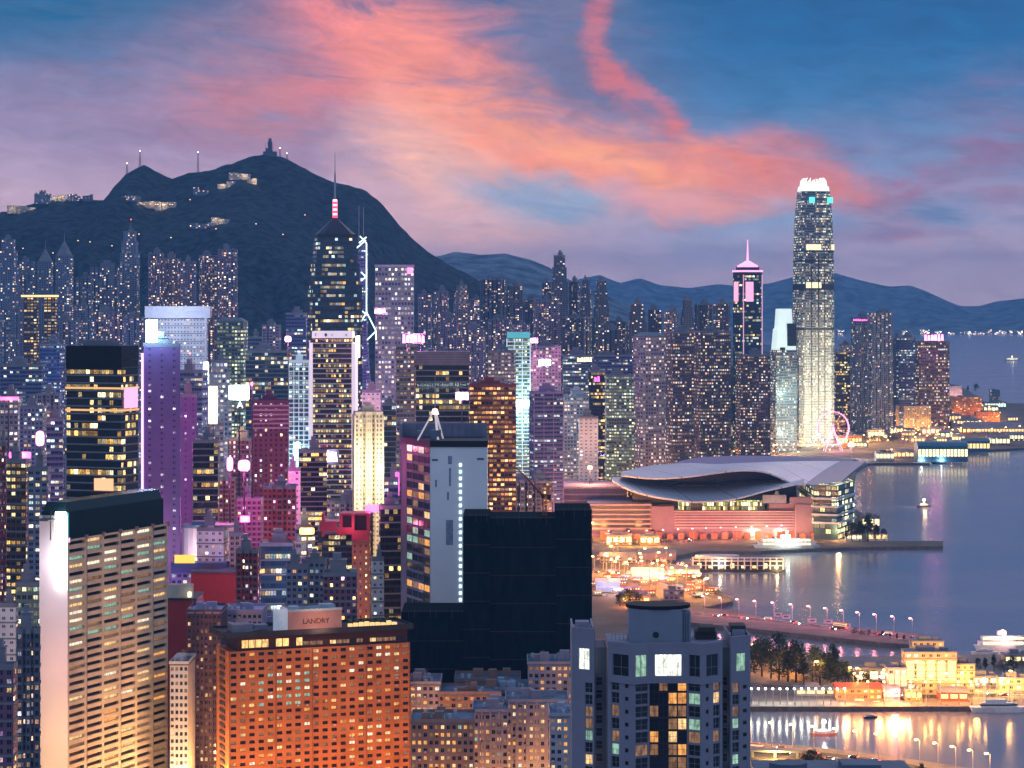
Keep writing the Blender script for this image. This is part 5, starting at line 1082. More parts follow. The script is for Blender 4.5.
def old_block(px0, px1, top, Y, wall, label, nc, nr, tab, yaw=0.0, depth=24, cap=None, cols=3, roofm=None, kinds='flats', ribs=0, ch=3.2):
    rng = random.Random(px0); w = (px1 - px0) * Y / F / cos(yaw); x0 = PX(px0, Y); zt = PZ(top, Y) - GZ
    root = thing('old_flats', label, 'apartment block', (x0, Y, GZ), yaw, 'old flats right of the hotel' if kinds == 'flats' else None)
    m = MB(); z0 = zt - nr * ch; left = [96]
    rest = grid_front(root, m, Matrix.Identity(4), w, z0, zt - .6, nc, nr, .62, .52, lambda i, j: wchoice(rng, tab), FRL, depth=.45, mull=2, left=left, thick=.9)
    m.box(0, w, .95, depth, 0, zt - .61); m.box(.01, w - .01, .02, .94, 0, z0)
    if ribs:
        for i in range(ribs + 1): x = w * i / ribs; m.box(max(.0, x - .4), min(w, x + .4), -.7, -.003, 0, zt)
    m.build('walls', wall, root); rest_windows(root, rest, FRL)
    m = MB(); m.box(-.4, w + .4, -.4, depth + .4, zt - .6, zt, 1); 
    for a in ((-.4, w + .4, -.4, 0), (-.4, w + .4, depth, depth + .4), (-.4, 0, .01, depth - .01), (w, w + .4, .01, depth - .01)): m.box(*a, zt + .002, zt + 1.2, 0)
    rf = m.build('roof', [wall, roofm or ROOF], root)
    rf_ = root
    for k in range(4):
        x, y = rng.uniform(1, max(1.5, w - 6)), rng.uniform(3, depth - 7); m = MB(); m.box(x, x + rng.uniform(2.5, 5), y, y + rng.uniform(2.5, 5), zt + .01 + k * .003, zt + rng.uniform(2, 4.5)); m.build('roof_hut', wall if cap is None else cap, rf)
    for k in range(5): m = MB(); x, y = rng.uniform(1, w - 2), rng.uniform(1, depth - 2); m.tube((x, y, zt + .02), (x, y, zt + 1.9), .8, .8, 8); m.build('water_tank', TANK, rf)
    for k in range(14): m = MB(); i, j = rng.randrange(nc), rng.randrange(nr); x = w * (i + .5) / nc; z = z0 + j * ch + .4; m.box(x - .5, x + .5, -.7, -.01, z, z + .7); m.build('air_conditioner', TANK, root)
    m = MB(); x = rng.uniform(2, w - 2); m.tube((x, 4, zt), (x, 4, zt + 6), .12, .08, 4)
    for k in range(3): m.tube((x - 1, 4, zt + 4 + k * .7), (x + 1, 4, zt + 4 + k * .7), .06, .06, 4)
    m.build('aerial', METAL, root)
    return root, w, zt
W1 = mat('peach_wall', (.33, .18, .14), .8, var=.15, vs=.2); W2 = mat('pinkish_wall', (.38, .30, .34), .8, var=.15, vs=.2); W3 = mat('blue_white_wall', (.34, .38, .48), .8, var=.15, vs=.2)
TF = [(PD, 5), (PW, 1.8), (PA, 2.2), (PDIM, 2.5), (PGN, .4), (PK_, .6)]
BR_ = mat('blue_roof_felt', (.14, .18, .26), .9, var=.4, vs=.2); 
bl = [old_block(411, 474, 722, 1000, W1, 'Peach coloured old flats next to the hotel with a flat blue roof', 11, 10, TF, roofm=BR_),
 old_block(473, 508, 712, 1040, W2, 'Narrow old flats with pale vertical ribs between the peach and pink ones', 6, 12, TF, ribs=4, roofm=BR_),
 old_block(506, 568, 702, 1060, W2, 'Pink ribbed flats with lit bay windows left of the grey tower', 11, 13, TF, ribs=6, roofm=BR_),
 old_block(528, 574, 664, 1130, W2, 'Taller flats with shaded balconies beside the netted building', 8, 12, TF, roofm=BR_, ribs=0),
 old_block(438, 500, 694, 1110, W1, 'Low cluster of old flats with rooftop huts behind the peach ones', 10, 8, TF, roofm=BR_), old_block(495, 530, 690, 1125, W3, 'Pale blue roofed flats just below the netting', 6, 8, TF, roofm=BR_),
 old_block(410, 440, 684, 1110, W2, 'Small plum coloured flats squeezed against the hotel', 5, 8, TF, roofm=BR_), old_block(550, 575, 716, 1010, W3, 'Blue white flats touching the left side of the grey tower', 4, 10, TF + [(PCW, 1)], roofm=BR_),
 old_block(455, 520, 681, 1150, W1, 'Long low roofs along the foot of the netting', 10, 6, TF, roofm=BR_)]
for r_, w_, z_ in bl[:3] + bl[4:5]: spot(r_, 'alley_glow', (w_ / 2, -16, z_ - 34), (1, .45, .14), 16000, 1.5)
PL = mat('plum_brown', (.14, .07, .10), .7, var=.2, vs=.2); LV = mat('lavender_wall', (.36, .32, .48), .8, var=.1)
old_block(187, 221, 612, 1130, PL, 'Dark plum tower flats left of the hotel with a lavender roof', 8, 22, [(PD, 9), (PDIM, 2), (PW, .6)], kinds='x', cap=LV, roofm=LV, ribs=4, ch=3.3)
old_block(222, 262, 612, 1160, LV, 'Lavender roofed flats just behind the left end of the hotel', 8, 10, [(PD, 9), (PDIM, 2), (PGN, .6)], kinds='x', cap=LV, roofm=LV)
old_block(262, 284, 622, 1180, LV, 'Pale blue roof block behind the hotel roof sign', 5, 8, [(PD, 9), (PGN, 2)], kinds='x', cap=LV, roofm=BR_)
old_block(170, 188, 664, 1080, mat('off_white_wall', (.6, .58, .56), .8, var=.1), 'Thin white flats squeezed between beige slab and plum tower', 4, 20, [(PD, 6), (PW, 1), (PDIM, 2)], kinds='x')
# ---------------------------------------------------------------- convention hall with winged roofs
def wing(root, name, front, yf, back, yb, m, th=2.5):
    o = root.location; n = len(front); A = []; B = []
    f = lambda p, Y: Vector((PX(p[0], Y) - o.x, Y - o.y, PZ(p[1], Y) - o.z))
    rows = []; K = 5
    for i in range(n):
        a, b = f(front[i], yf), f(back[i], yb); r_ = []
        for k in range(K + 1):
            t = k / K; p = a.lerp(b, t); p.z += sin(pi * t) * 1.6; r_.append(p)
        rows.append(r_)
    V = [tuple(p) for r_ in rows for p in r_]; V += [(p.x, p.y, p.z - th * (1 - .4 * abs(2 * (j % (K + 1)) / K - 1))) for j, p in enumerate(p for r_ in rows for p in r_)]
    N = n * (K + 1); Fc = []
    for i in range(n - 1):
        for k in range(K):
            a = i * (K + 1) + k; Fc.append((a, a + K + 1, a + K + 2, a + 1)); Fc.append((a + N, a + 1 + N, a + K + 2 + N, a + K + 1 + N))
        for k in (0, K): a = i * (K + 1) + k; Fc.append((a, a + N, a + K + 1 + N, a + K + 1))
    for i in (0, n - 1):
        for k in range(K): a = i * (K + 1) + k; Fc.append((a, a + 1, a + 1 + N, a + N))
    me = bpy.data.meshes.new(name); me.from_pydata(V, [], Fc); me.materials.append(m); me.polygons.foreach_set('use_smooth', [True] * len(Fc)); me.update()
    ob = bpy.data.objects.new(name, me); COL.objects.link(ob); ob.parent = root; md = ob.modifiers.new('edge', 'EDGE_SPLIT'); return ob
def subdiv(pts, n=4):
    out = []
    P = [pts[0]] + pts + [pts[-1]]
    for i in range(1, len(P) - 2):
        for k in range(n):
            t = k / n; q = []
            for c in (0, 1):
                p0, p1, p2, p3 = P[i - 1][c], P[i][c], P[i + 1][c], P[i + 2][c]
                q.append(.5 * (2 * p1 + (p2 - p0) * t + (2 * p0 - 5 * p1 + 4 * p2 - p3) * t * t + (3 * p1 - p0 - 3 * p2 + p3) * t ** 3))
            out.append(tuple(q))
    return out + [pts[-1]]
def ribbed(name, col):
    m = mat(name, col, .36, .45, var=.06, vs=.02); g = NT(m.node_tree); b = g.n['Principled BSDF']; oc = g.new('ShaderNodeTexCoord').outputs['Object']; x, y, z = g.sep(oc)
    f = g.m('FRACT', g.m('DIVIDE', g.m('ADD', x, g.m('MULTIPLY', y, .25)), 7.0)); r_ = g.m('LESS_THAN', f, .09); f2 = g.m('LESS_THAN', g.m('FRACT', g.m('DIVIDE', g.m('ADD', x, g.m('MULTIPLY', y, .25)), 42.0)), .03)
    src = b.inputs['Base Color'].links[0].from_socket; g.put(b.inputs['Base Color'], g.mix(g.m('MAXIMUM', g.m('MULTIPLY', r_, .28), g.m('MULTIPLY', f2, .75)), src, (.10, .10, .14, 1)))
    bp = g.new('ShaderNodeBump'); bp.inputs[0].default_value = .5; bp.inputs['Distance'].default_value = .4; g.put(bp.inputs['Height'], r_); g.put(b.inputs['Normal'], bp.outputs[0]); return m
def convention_hall():
    Y = 2350; root = thing('convention_hall', 'Sprawling waterfront hall under sweeping grey winged roofs', 'hall', (PX(720, Y), Y, GZ), 0)
    X = lambda px, y=Y: PX(px, y) - root.location.x; Z = lambda py, y=Y: PZ(py, y) - GZ
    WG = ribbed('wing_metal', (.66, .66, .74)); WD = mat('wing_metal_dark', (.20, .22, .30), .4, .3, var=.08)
    wing(root, 'lower_wing_roof', subdiv([(612, 480), (627, 488.5), (650, 495.5), (672, 499), (695, 501.5), (725, 500), (745, 496), (765, 490.5), (790, 485), (804, 482)]), 2305, subdiv([(613, 477.5), (630, 477), (650, 480), (672, 482.5), (695, 484), (725, 482.5), (745, 481), (765, 480.5), (790, 481), (804, 480)]), 2400, WG)
    wing(root, 'upper_wing_roof', subdiv([(621, 475), (645, 477.5), (660, 478), (690, 476), (715, 472.5), (740, 470), (762, 471), (780, 477), (792, 482.5), (806, 484)]), 2335, subdiv([(622, 472), (642, 467), (660, 464.5), (690, 463), (715, 464), (740, 463), (762, 462), (785, 461.5), (815, 461), (840, 461)]), 2520, WG)
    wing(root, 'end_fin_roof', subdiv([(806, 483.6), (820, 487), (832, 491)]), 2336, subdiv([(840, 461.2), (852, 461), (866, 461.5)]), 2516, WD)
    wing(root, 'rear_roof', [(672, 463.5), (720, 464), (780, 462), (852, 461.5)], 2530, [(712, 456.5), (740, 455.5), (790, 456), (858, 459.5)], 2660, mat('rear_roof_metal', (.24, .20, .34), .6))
    m = MB()
    for px, y0 in ((770, 470.5), (786, 467), (803, 464)): 
        a = Vector((X(px, 2345), -4, Z(y0 + (8 if px > 780 else 4), 2345))); b = Vector((X(px + 10, 2500), 150, Z(462.5, 2500))); m.tube(a, b, .35, .35, 4)
    m = MB()
    m.prism([(X(634), 30), (X(800), 30), (X(800), 200), (X(634), 200)], 0, Z(487)); m.prism([(X(644), 53), (X(700), 53), (X(700), 150), (X(644), 150)], Z(487) + .01, Z(477.2, 2403)); m.prism([(X(700), 53), (X(788), 53), (X(788), 150), (X(700), 150)], Z(487) + .01, Z(471.5, 2403)); m.build('dark_clerestory', mat('clerestory', (.012, .014, .03), .25), root)  # dark boxes stand in for the shaded void under the upper wing
    PKW = mat('pink_stone', (.32, .22, .30), .8, var=.08); m = MB()
    m.prism([(X(652), 0), (X(674), 0), (X(674), 29), (X(652), 29)], 0, Z(506.5)); m.prism([(X(795), -6), (X(812), -6), (X(812), 29), (X(770), 29), (X(770), 5), (X(795), 5)], 0, Z(504), 0); m.prism([(X(790), -4), (X(812), -5), (X(812), 5.0), (X(790), 5)], Z(504) + .01, Z(497))
    m.prism([(X(674), 2), (X(795), 2), (X(795), 29), (X(674), 29)], 0, Z(511)); m.prism([(X(588), 4), (X(652), 4), (X(652), 80), (X(588), 80)], 0, Z(504)); m.prism([(X(560), 60), (X(630), 60), (X(630), 150), (X(560), 150)], 0, Z(492)); m.build('walls', PKW, root)
    LP = mat('ledge_pink', (.62, .45, .48), .7)
    for k in range(7): m = MB(); z = Z(528) + (Z(511.5) - Z(528)) * k / 6; m.box(X(674) + .2, X(795) - .2, .6, 1.98, z - .5, z + .4); m.build('pale_ledge', LP, root)
    for k in range(6): m = MB(); z = Z(529) + (Z(505) - Z(529)) * k / 5; m.box(X(588), X(652) - .2, 2.4, 3.98, z - .7, z + .6); m.build('pale_ledge', LP, root)
    for k in range(4): m = MB(); z = Z(512) + (Z(493) - Z(512)) * k / 3; m.box(X(560), X(630), 58, 59.9, z - .7, z + .7); m.build('pale_ledge', LP, root)
    m = MB()
    for k in range(5): z = Z(526.5) + (Z(511.5) - Z(528)) * k / 6; m.box(X(676), X(793), 1.7, 1.99, z, z + 1.4)
    for k in range(5): z = Z(527) + (Z(505) - Z(529)) * k / 5; m.box(X(590), X(650), 3.6, 3.99, z - .6, z + 2)
    m.build('window_band', mat('band_glass', (.04, .04, .07), .2), root)
    g = facade('terrace_lights', (.1, .12, .05), (.05, .05, .02), .7, .8, .95, [(1, .9, .3), (.9, 1, .4), (1, .8, .2), (1, 1, .7)], 1.8); m = MB(); m.prism([(X(680), 8), (X(765), 6), (X(765), 28), (X(680), 28)], Z(511) + .01, Z(502.5), 0, 0, 2.2, 4); m.build('lit_terrace', g, root)
    m = MB(); P = [(X(812), -14), (X(834), -22), (X(850, 2420), 40), (X(850, 2420), 100), (X(812), 100)]; m.prism(P, 0, Z(484), 0, 0, 5, 5); m.build('glass_end', facade('end_glass', (.03, .06, .08), (.03, .08, .1), .8, .7, .55, [(1, .8, .3), (1, .9, .5), (.8, 1, .6)], 1.5), root)
    m = MB()
    for py in (497, 505, 513, 521): m.prism(scale_off(P, X(830), 30, 1.09, 1.06), Z(py) - .9, Z(py) + .9)
    m.build('balcony_slab', mat('slab_white', (.6, .62, .68), .6), root)
    m = MB(); m.box(X(763), X(786), -2, 5, Z(503), Z(495)); m.tube((X(777), 1, Z(495)), (X(777), 1, Z(491)), 2.6, 1.5, 10); m.build('roof_plant', mat('plant_lilac', (.3, .32, .45), .7), root)
    m = MB()
    for k in range(22): px = 600 + 11 * k; m.box(X(px), X(px + 6), -14, -8, 0, 5 + (k % 3)) if k % 4 else m.box(X(px), X(px + 9), -13, -7, 0, 7)
    m.build('entrance_canopy', mat('canopy_red', (.35, .14, .08), .7), root)
    for px, c, p in ((605, (1, .42, .08), 30000), (640, (1, .42, .08), 26000), (680, (1, .35, .15), 20000), (720, (1, .35, .15), 20000), (762, (1, .6, .2), 36000), (800, (1, .4, .15), 26000), (835, (1, .5, .2), 26000)): spot(root, 'forecourt_lamp', (X(px), -26, 10), c, p, 2)
convention_hall()

# ---------------------------------------------------------------- roads, markings
def strip(name, pts, w, z, m, off=0.0, kind='structure', dash=0):
    W_ = [Vector(PG(x, y, z)) for x, y in subdiv(pts, 6)]; mb = MB(); L = []; acc = 0
    for i, p in enumerate(W_):
        t = (W_[min(i + 1, len(W_) - 1)] - W_[max(i - 1, 0)]).normalized(); nrm = Vector((-t.y, t.x)); L.append((p + nrm * (off + w / 2), p + nrm * (off - w / 2)))
    for i in range(len(L) - 1):
        if dash and i % 2: continue
        a, b, c, d = L[i][0], L[i][1], L[i + 1][1], L[i + 1][0]; mb.face([(b.x, b.y, z), (c.x, c.y, z), (d.x, d.y, z), (a.x, a.y, z)])
    return tag(mb.build(name, m), kind=kind), W_
ROADS = {
 'breakwater_road': ([(690, 613), (740, 618), (800, 624), (860, 632), (915, 638.5)], 13, GZ + .42),
 'causeway_road': ([(690, 744), (760, 750), (830, 757), (900, 767), (980, 784)], 22, GZ + .85),
 'waterfront_road': ([(560, 540), (620, 543), (700, 540), (780, 537), (846, 531)], 26, GZ + .02),
 'city_highway': ([(560, 520), (595, 503), (625, 487), (660, 474), (700, 464), (760, 454), (830, 448), (880, 440), (950, 428)], 34, GZ + .02),
 'fairground_road': ([(560, 575), (610, 572), (660, 580), (700, 591), (722, 598)], 20, GZ + .03),
 'club_road': ([(690, 678), (750, 684), (830, 692), (900, 697), (1040, 694)], 14, GZ - .25),
 'shore_road': ([(860, 452), (900, 449), (960, 441), (1030, 434)], 16, GZ + .04),
 'market_street': ([(380, 470), (480, 480), (560, 500), (600, 520)], 24, GZ + .02),
}
PATHS = {}
for nme, (pts, w, z) in ROADS.items():
    _, PATHS[nme] = strip(nme, pts, w, z + .01, ASPH); strip('road_marking', pts, .5, z + .016, WHITEL, 0, dash=1); 
    for s in (-1, 1):
        strip('road_marking', pts, .3, z + .016, WHITEL, s * (w / 2 - 1)); strip('kerb', pts, .5, z + .14, CONC, s * (w / 2 + .3))

# ---------------------------------------------------------------- street lamps
def lamp_proto(col, label, h, name, power, em, r=.8):
    root = thing(name, label, 'street lamp', (0, 0, -500), 0, None)
    m = MB(); m.tube((0, 0, 0), (0, 0, h), .22, .13, 6); m.tube((0, 0, h - .1), (2.4, 0, h + .5), .12, .09, 5); m.tube((0, 0, 0), (0, 0, .8), .4, .35, 8); m.build('post', METAL, root)
    m = MB(); m.prism([(1.7, -r * .6), (3.3, -r * .6), (3.3, r * .6), (1.7, r * .6)], h + .05, h + .75); m.build('lamp_head', em, root)
    l = spot(root, 'lamp_light', (2.6, 0, h - .9), col, power, .6); index_kids(root); return root
LO = lamp_proto((1, .42, .10), 'x', 12, 'street_lamp', 10000, glow('sodium_lamp', (1, .5, .16), 14)); LW = lamp_proto((1, .92, .72), 'x', 8, 'quay_lamp', 1500, glow('white_lamp', (1, .95, .78), 14), .75)
LPK = lamp_proto((1, .25, .3), 'x', 12, 'street_lamp', 7500, glow('rose_lamp', (1, .35, .3), 10)); LQ = lamp_proto((1, .38, .07), 'x', 14, 'street_lamp', 25000, glow('amber_lamp', (1, .5, .15), 20), 1.3)
used = set()
def place(proto, x, y, z, rz, label, group, sc=None):
    if proto.name not in used: used.add(proto.name); proto.location = (x, y, z); proto.rotation_euler = (0, 0, rz); proto['label'] = label; proto['group'] = group; return proto
    return dup(proto, (x, y, z), rz, label=label, group=group, sc=sc)
def along(path, n, off):
    """n points spread along a path, off metres to its side, with heading"""
    S_ = [0]; 
    for a, b in zip(path, path[1:]): S_.append(S_[-1] + (b - a).length)
    out = []
    for k in range(n):
        s = S_[-1] * (k + .5) / n; i = max(j for j in range(len(S_) - 1) if S_[j] <= s); t = (s - S_[i]) / max(1e-6, S_[i + 1] - S_[i]); p = path[i].lerp(path[i + 1], t); d = (path[i + 1] - path[i]).normalized()
        out.append((p.x - d.y * off, p.y + d.x * off, atan2(d.y, d.x)))
    return out
for rn, proto, n, off, z, lab in (('breakwater_road', LPK, 9, 7.5, GZ + .4, 'Rose coloured lamp standing along the breakwater road'), ('causeway_road', LO, 15, 12.5, GZ + .8, 'Orange street lamp on the harbour side of the near causeway'), ('waterfront_road', LPK, 14, -14.5, GZ, 'Orange street lamp in front of the winged hall'),  # waterfront lamps made rose to tint the hall walls pink
     ('city_highway', LO, 22, -19, GZ, 'Orange street lamp beside the busy highway behind the winged hall'), ('city_highway', LPK, 12, 19, GZ, 'Rose street lamp on the far side of the highway behind the winged hall'), ('fairground_road', LQ, 9, -11, GZ, 'Amber lamp on the fairground shore by the small pier'), ('shore_road', LQ, 8, 9, GZ, 'Amber lamp on the shore road at the ferry piers'), ('market_street', LQ, 7, 10, GZ, 'Amber lamp in the streets behind the netted building')):
    for x, y, h in along(PATHS[rn], n * 3 // 2 if rn != 'causeway_road' else n, off): place(proto, x, y, z, h + (-pi / 2 if off > 0 else pi / 2), lab, lab)
for k in range(14): x, y = PG(752 + 7.2 * k, 704.5, GZ); place(LW, x, y + 2, GZ - .3, pi / 2, 'White lamp in the row lighting the yacht club quay wall', 'white lamps along the quay')
for px in (869, 885, 912, 927, 941, 960, 972, 987, 1010): x, y = PG(px, 704.5, GZ); place(LO, x, y + 2, GZ - .3, pi / 2, 'Orange lamp at the water edge before the golden club house', 'orange quay lamps')
for i, (px, Yp) in enumerate([(20, 1500), (100, 1420), (150, 1600), (205, 1500), (225, 1250), (250, 1400), (275, 1350), (305, 1500), (335, 1650), (365, 1500), (395, 1600), (430, 1700), (480, 1600), (520, 1800), (560, 2000), (60, 1900), (190, 1900), (240, 2100), (300, 2200), (350, 2300), (400, 2500), (450, 2400), (500, 2300), (540, 2500), (600, 2700), (650, 2650), (700, 2780), (740, 3000), (780, 3300), (830, 3500), (870, 3900), (905, 3750), (935, 3800), (620, 2500), (590, 2350),(640,2750),(670,2850),(715,2900),(760,3150),(800,3450),(850,3700),(890,3500),(920,3900),(960,4100)]):
    place(LQ, PX(px, Yp), Yp, GZ, R.uniform(0, 6), 'Amber street lamp down between the city blocks', 'amber lamps between the city blocks')

for i in range(28):
    px, py = R.uniform(596, 712), R.uniform(556, 601)
    if px > 668 and (py < 568 or py > 600): continue
    x, y = PG(px, py, GZ); place(LQ, x, y, GZ, R.uniform(0, 6), 'Amber lamp on the fairground by the small pier', 'fairground lamps')
for i in range(26):
    px = R.uniform(845, 1010); py = R.uniform(424, 446) if px < 960 else R.uniform(412, 432)
    x, y = PG(px, py, GZ); place(LQ, x, y, GZ, R.uniform(0, 6), 'Amber lamp among the western pier buildings', 'western shore lamps')
for i in range(20):
    px = R.uniform(590, 850); py = 478 - (px - 590) * .12 + R.uniform(-8, 6)
    x, y = PG(px, py, GZ); place(LQ, x, y, GZ, R.uniform(0, 6), 'Amber lamp in the park strip behind the winged hall', 'park strip lamps')
for i in range(12):
    px, py = R.uniform(845, 1022), R.uniform(688, 699)
    x, y = PG(px, py, GZ); place(LO, x, y, GZ - .3, R.uniform(0, 6), 'Amber lamp in the yard between the club sheds and the quay', 'club yard lamps')
# ---------------------------------------------------------------- cars and buses
def car_proto(body, kind):
    L, Wd, Hh = {'car': (4.4, 1.8, 1.45), 'bus': (11.5, 2.5, 4.2), 'van': (5.2, 1.9, 2.2)}[kind]; root = thing({'car': 'car', 'bus': 'double_decker_bus', 'van': 'van'}[kind], 'x', kind, (0, 0, -500), 0)
    m = MB(); hb = Hh * (.58 if kind == 'car' else .42); m.prism(cham(L, Wd, .25), .3, hb)
    if kind == 'car': m.prism(scale_off(rect(L * .55, Wd * .9), 0, 0, 1, 1), Hh - .08, Hh, top=rect(L * .5, Wd * .85))
    else: m.prism(rect(L * .98, Wd * .96), Hh - .4, Hh); m.prism(rect(L * .98, Wd * .96), hb + .7, hb + 1.1) if kind == 'bus' else None
    m.build('body', body, root)
    m = MB(); m.prism(rect(L * (.66 if kind == 'car' else .96), Wd * .92), hb + .004, Hh - .085 if kind == 'car' else Hh - .404, top=rect(L * (.55 if kind == 'car' else .95), Wd * .86)); m.build('windows', mat('car_glass', (.02, .025, .03), .1) if kind == 'car' else glow('bus_glass', (1, .8, .5), .6, False), root)
    for sx in (-.3, .3):
        for sy in (-1, 1): m = MB(); m.tube((sx * L, sy * (Wd / 2 - .15), .33), (sx * L, sy * (Wd / 2 + .02), .33), .33, .33, 10); m.build('wheel', DARKM, root)
    for sy in (-1, 1):
        m = MB(); m.box(L / 2, L / 2 + .12, sy * Wd * .3 - .25, sy * Wd * .3 + .25, .55, .85); m.build('headlight', glow('headlamp', (1, .92, .75), 30, False), root)
        m = MB(); m.box(-L / 2 - .12, -L / 2, sy * Wd * .32 - .25, sy * Wd * .32 + .25, .6, .95); m.build('taillight', glow('tail_lamp', (1, .05, .03), 16, False), root)
    index_kids(root); return root
CARS = [(car_proto(mat('car_red', (.4, .03, .03), .3), 'car'), 'Red'), (car_proto(mat('car_white', (.7, .7, .7), .3), 'car'), 'White'), (car_proto(mat('car_dark', (.04, .04, .05), .3), 'car'), 'Dark'), (car_proto(mat('van_silver', (.45, .45, .47), .3), 'van'), 'Silver'), (car_proto(mat('bus_red', (.45, .08, .05), .4), 'bus'), 'Red double deck')]
for rn, n, z, where in (('causeway_road', 12, GZ + .88, 'on the near causeway'), ('breakwater_road', 8, GZ + .45, 'on the breakwater road'), ('city_highway', 30, GZ + .05, 'on the highway behind the winged hall'), ('waterfront_road', 14, GZ + .05, 'on the road before the winged hall'), ('fairground_road', 9, GZ + .05, 'on the fairground shore'), ('club_road', 7, GZ - .22, 'by the yacht club')):
    w = ROADS[rn][1]
    for s in (-1, 1):
        for x, y, h in along(PATHS[rn], n // 2 + 1, 0):
            o_ = s * R.uniform(.12, .36) * w; d = R.uniform(-12, 12); x2, y2 = x - sin(h) * o_ + cos(h) * d, y + cos(h) * o_ + sin(h) * d
            p, cn = CARS[R.choices(range(5), (3, 4, 4, 2, 2))[0]]; kd = p['category']; place(p, x2, y2, z, h if s < 0 else h + pi, f'{cn} {kd} driving {where}', f'{cn.lower()} {kd} traffic {where}')

# ---------------------------------------------------------------- trees
BARK = mat('bark', (.06, .045, .035), .9)
def leafm(n, c):
    m = mat(n, c, .85, var=.5, vs=.6, spec=.15); return m
LEAF = [leafm('leaf_dark', (.03, .05, .028)), leafm('leaf_mid', (.05, .075, .035))]
def tree_proto(seed, h, w, conic, lm):
    rng = random.Random(seed); root = thing('tree', 'x', 'tree', (0, 0, -500), 0)
    m = MB(); m.tube((0, 0, 0), (.2, 0, h * .45), h * .03, h * .018, 7)
    for k in range(6): a = rng.uniform(0, 6.3); m.tube((.1, 0, h * (.25 + .05 * k)), (cos(a) * w * .3, sin(a) * w * .3, h * (.5 + .06 * k)), h * .012, h * .004, 5)
    m.build('trunk', BARK, root)
    m = MB(); cl = []
    for k in range(22):
        t = rng.uniform(.25, 1); rr = w * .5 * ((1 - t) ** .6 * 1.1 if conic else sin(pi * min(1, t * .85 + .1)) ** .6) * rng.uniform(.3, .95); a = rng.uniform(0, 6.3); cl.append((rr * cos(a), rr * sin(a), h * t, w * rng.uniform(.13, .24)))
    for cx, cy, cz, cr in cl:
        for k in range(46):
            v = Vector((rng.gauss(0, 1), rng.gauss(0, 1), rng.gauss(0, .8))).normalized() * cr * rng.uniform(.5, 1.08); p = Vector((cx, cy, cz)) + v; s = h * rng.uniform(.018, .036)
            u = Vector((rng.gauss(0, 1), rng.gauss(0, 1), rng.gauss(0, 1))).normalized(); q = u.orthogonal().normalized(); m.face([p - u * s, p + q * s * .7, p + u * s, p - q * s * .7])
    m.build('crown', lm, root); index_kids(root); return root
TR = [tree_proto(1, 14, 11, False, LEAF[0]), tree_proto(2, 17, 9, True, LEAF[0]), tree_proto(3, 11, 12, False, LEAF[1]), tree_proto(4, 15, 8, False, LEAF[0]), tree_proto(5, 13, 13, False, LEAF[0])]
def trees(lst, label):
    for px, py, hp in lst:
        x, y = PG(px, py, GZ); p = TR[R.randrange(5)]; base = {0: 14, 1: 17, 2: 11, 3: 15, 4: 13}[TR.index(p)]; s = hp * y / F / base
        t = place(p, x, y, GZ - .3, R.uniform(0, 6), label, label.lower()); t.scale = (s * R.uniform(.75, 1.25), s * R.uniform(.75, 1.25), s * R.uniform(.75, 1.12))
trees([(754, 672, 30), (762, 676, 36), (771, 678, 30), (779, 680, 40), (788, 681, 34), (796, 682, 38), (804, 683, 28), (812, 684, 24), (820, 685, 36), (829, 686, 40), (838, 687, 30), (846, 688, 26), (851, 690, 22), (786, 672, 30), (800, 673, 30), (815, 674, 26), (834, 677, 30), (858, 690, 14), (866, 691, 26), (760, 668, 26)], 'Dark tree in the grove beside the yacht club quay')
trees([(906, 781, 16), (914, 782, 18), (922, 783, 22), (930, 784, 15), (812, 772, 26), (820, 772, 22), (804, 772, 18)], 'Dark round tree at the near edge of the causeway')
trees([(852, 541, 18), (860, 541, 22), (868, 541, 24), (876, 541, 20), (884, 541, 13), (846, 541, 12)], 'Dark tree on the spit at the end of the winged hall')
trees([(620, 606, 16), (628, 606, 20), (634, 607, 18), (640, 606, 13)], 'Dark broad tree behind the grey tower at the fairground')
trees([(684, 536, 8), (692, 536, 9), (700, 536, 8), (712, 536, 8), (724, 536, 9), (738, 535, 8), (752, 534, 9), (808, 533, 8), (818, 532, 9), (612, 538, 8), (628, 538, 9), (652, 538, 8)], 'Small street tree along the front of the winged hall')
trees([(985, 672, 14), (994, 671, 16), (1004, 672, 15), (1013, 671, 18), (1022, 672, 16), (978, 671, 12)], 'Dark tree on the yacht club point near the right edge')
trees([(590, 470, 12), (597, 470, 13), (604, 470, 11), (872, 444, 9), (882, 443, 9), (893, 442, 8), (940, 432, 9), (950, 431, 10), (960, 430, 9), (850, 447, 9), (858, 446, 8), (968, 392, 8), (976, 392, 8), (700, 447, 7), (712, 446, 8), (724, 445, 7)], 'Small dark tree among the lit streets of the waterfront')
trees([(905, 690, 10), (918, 691, 9), (934, 692, 11), (948, 691, 10), (960, 690, 12), (898, 692, 9), (874, 690, 8)], 'Low tree in front of the golden club house')

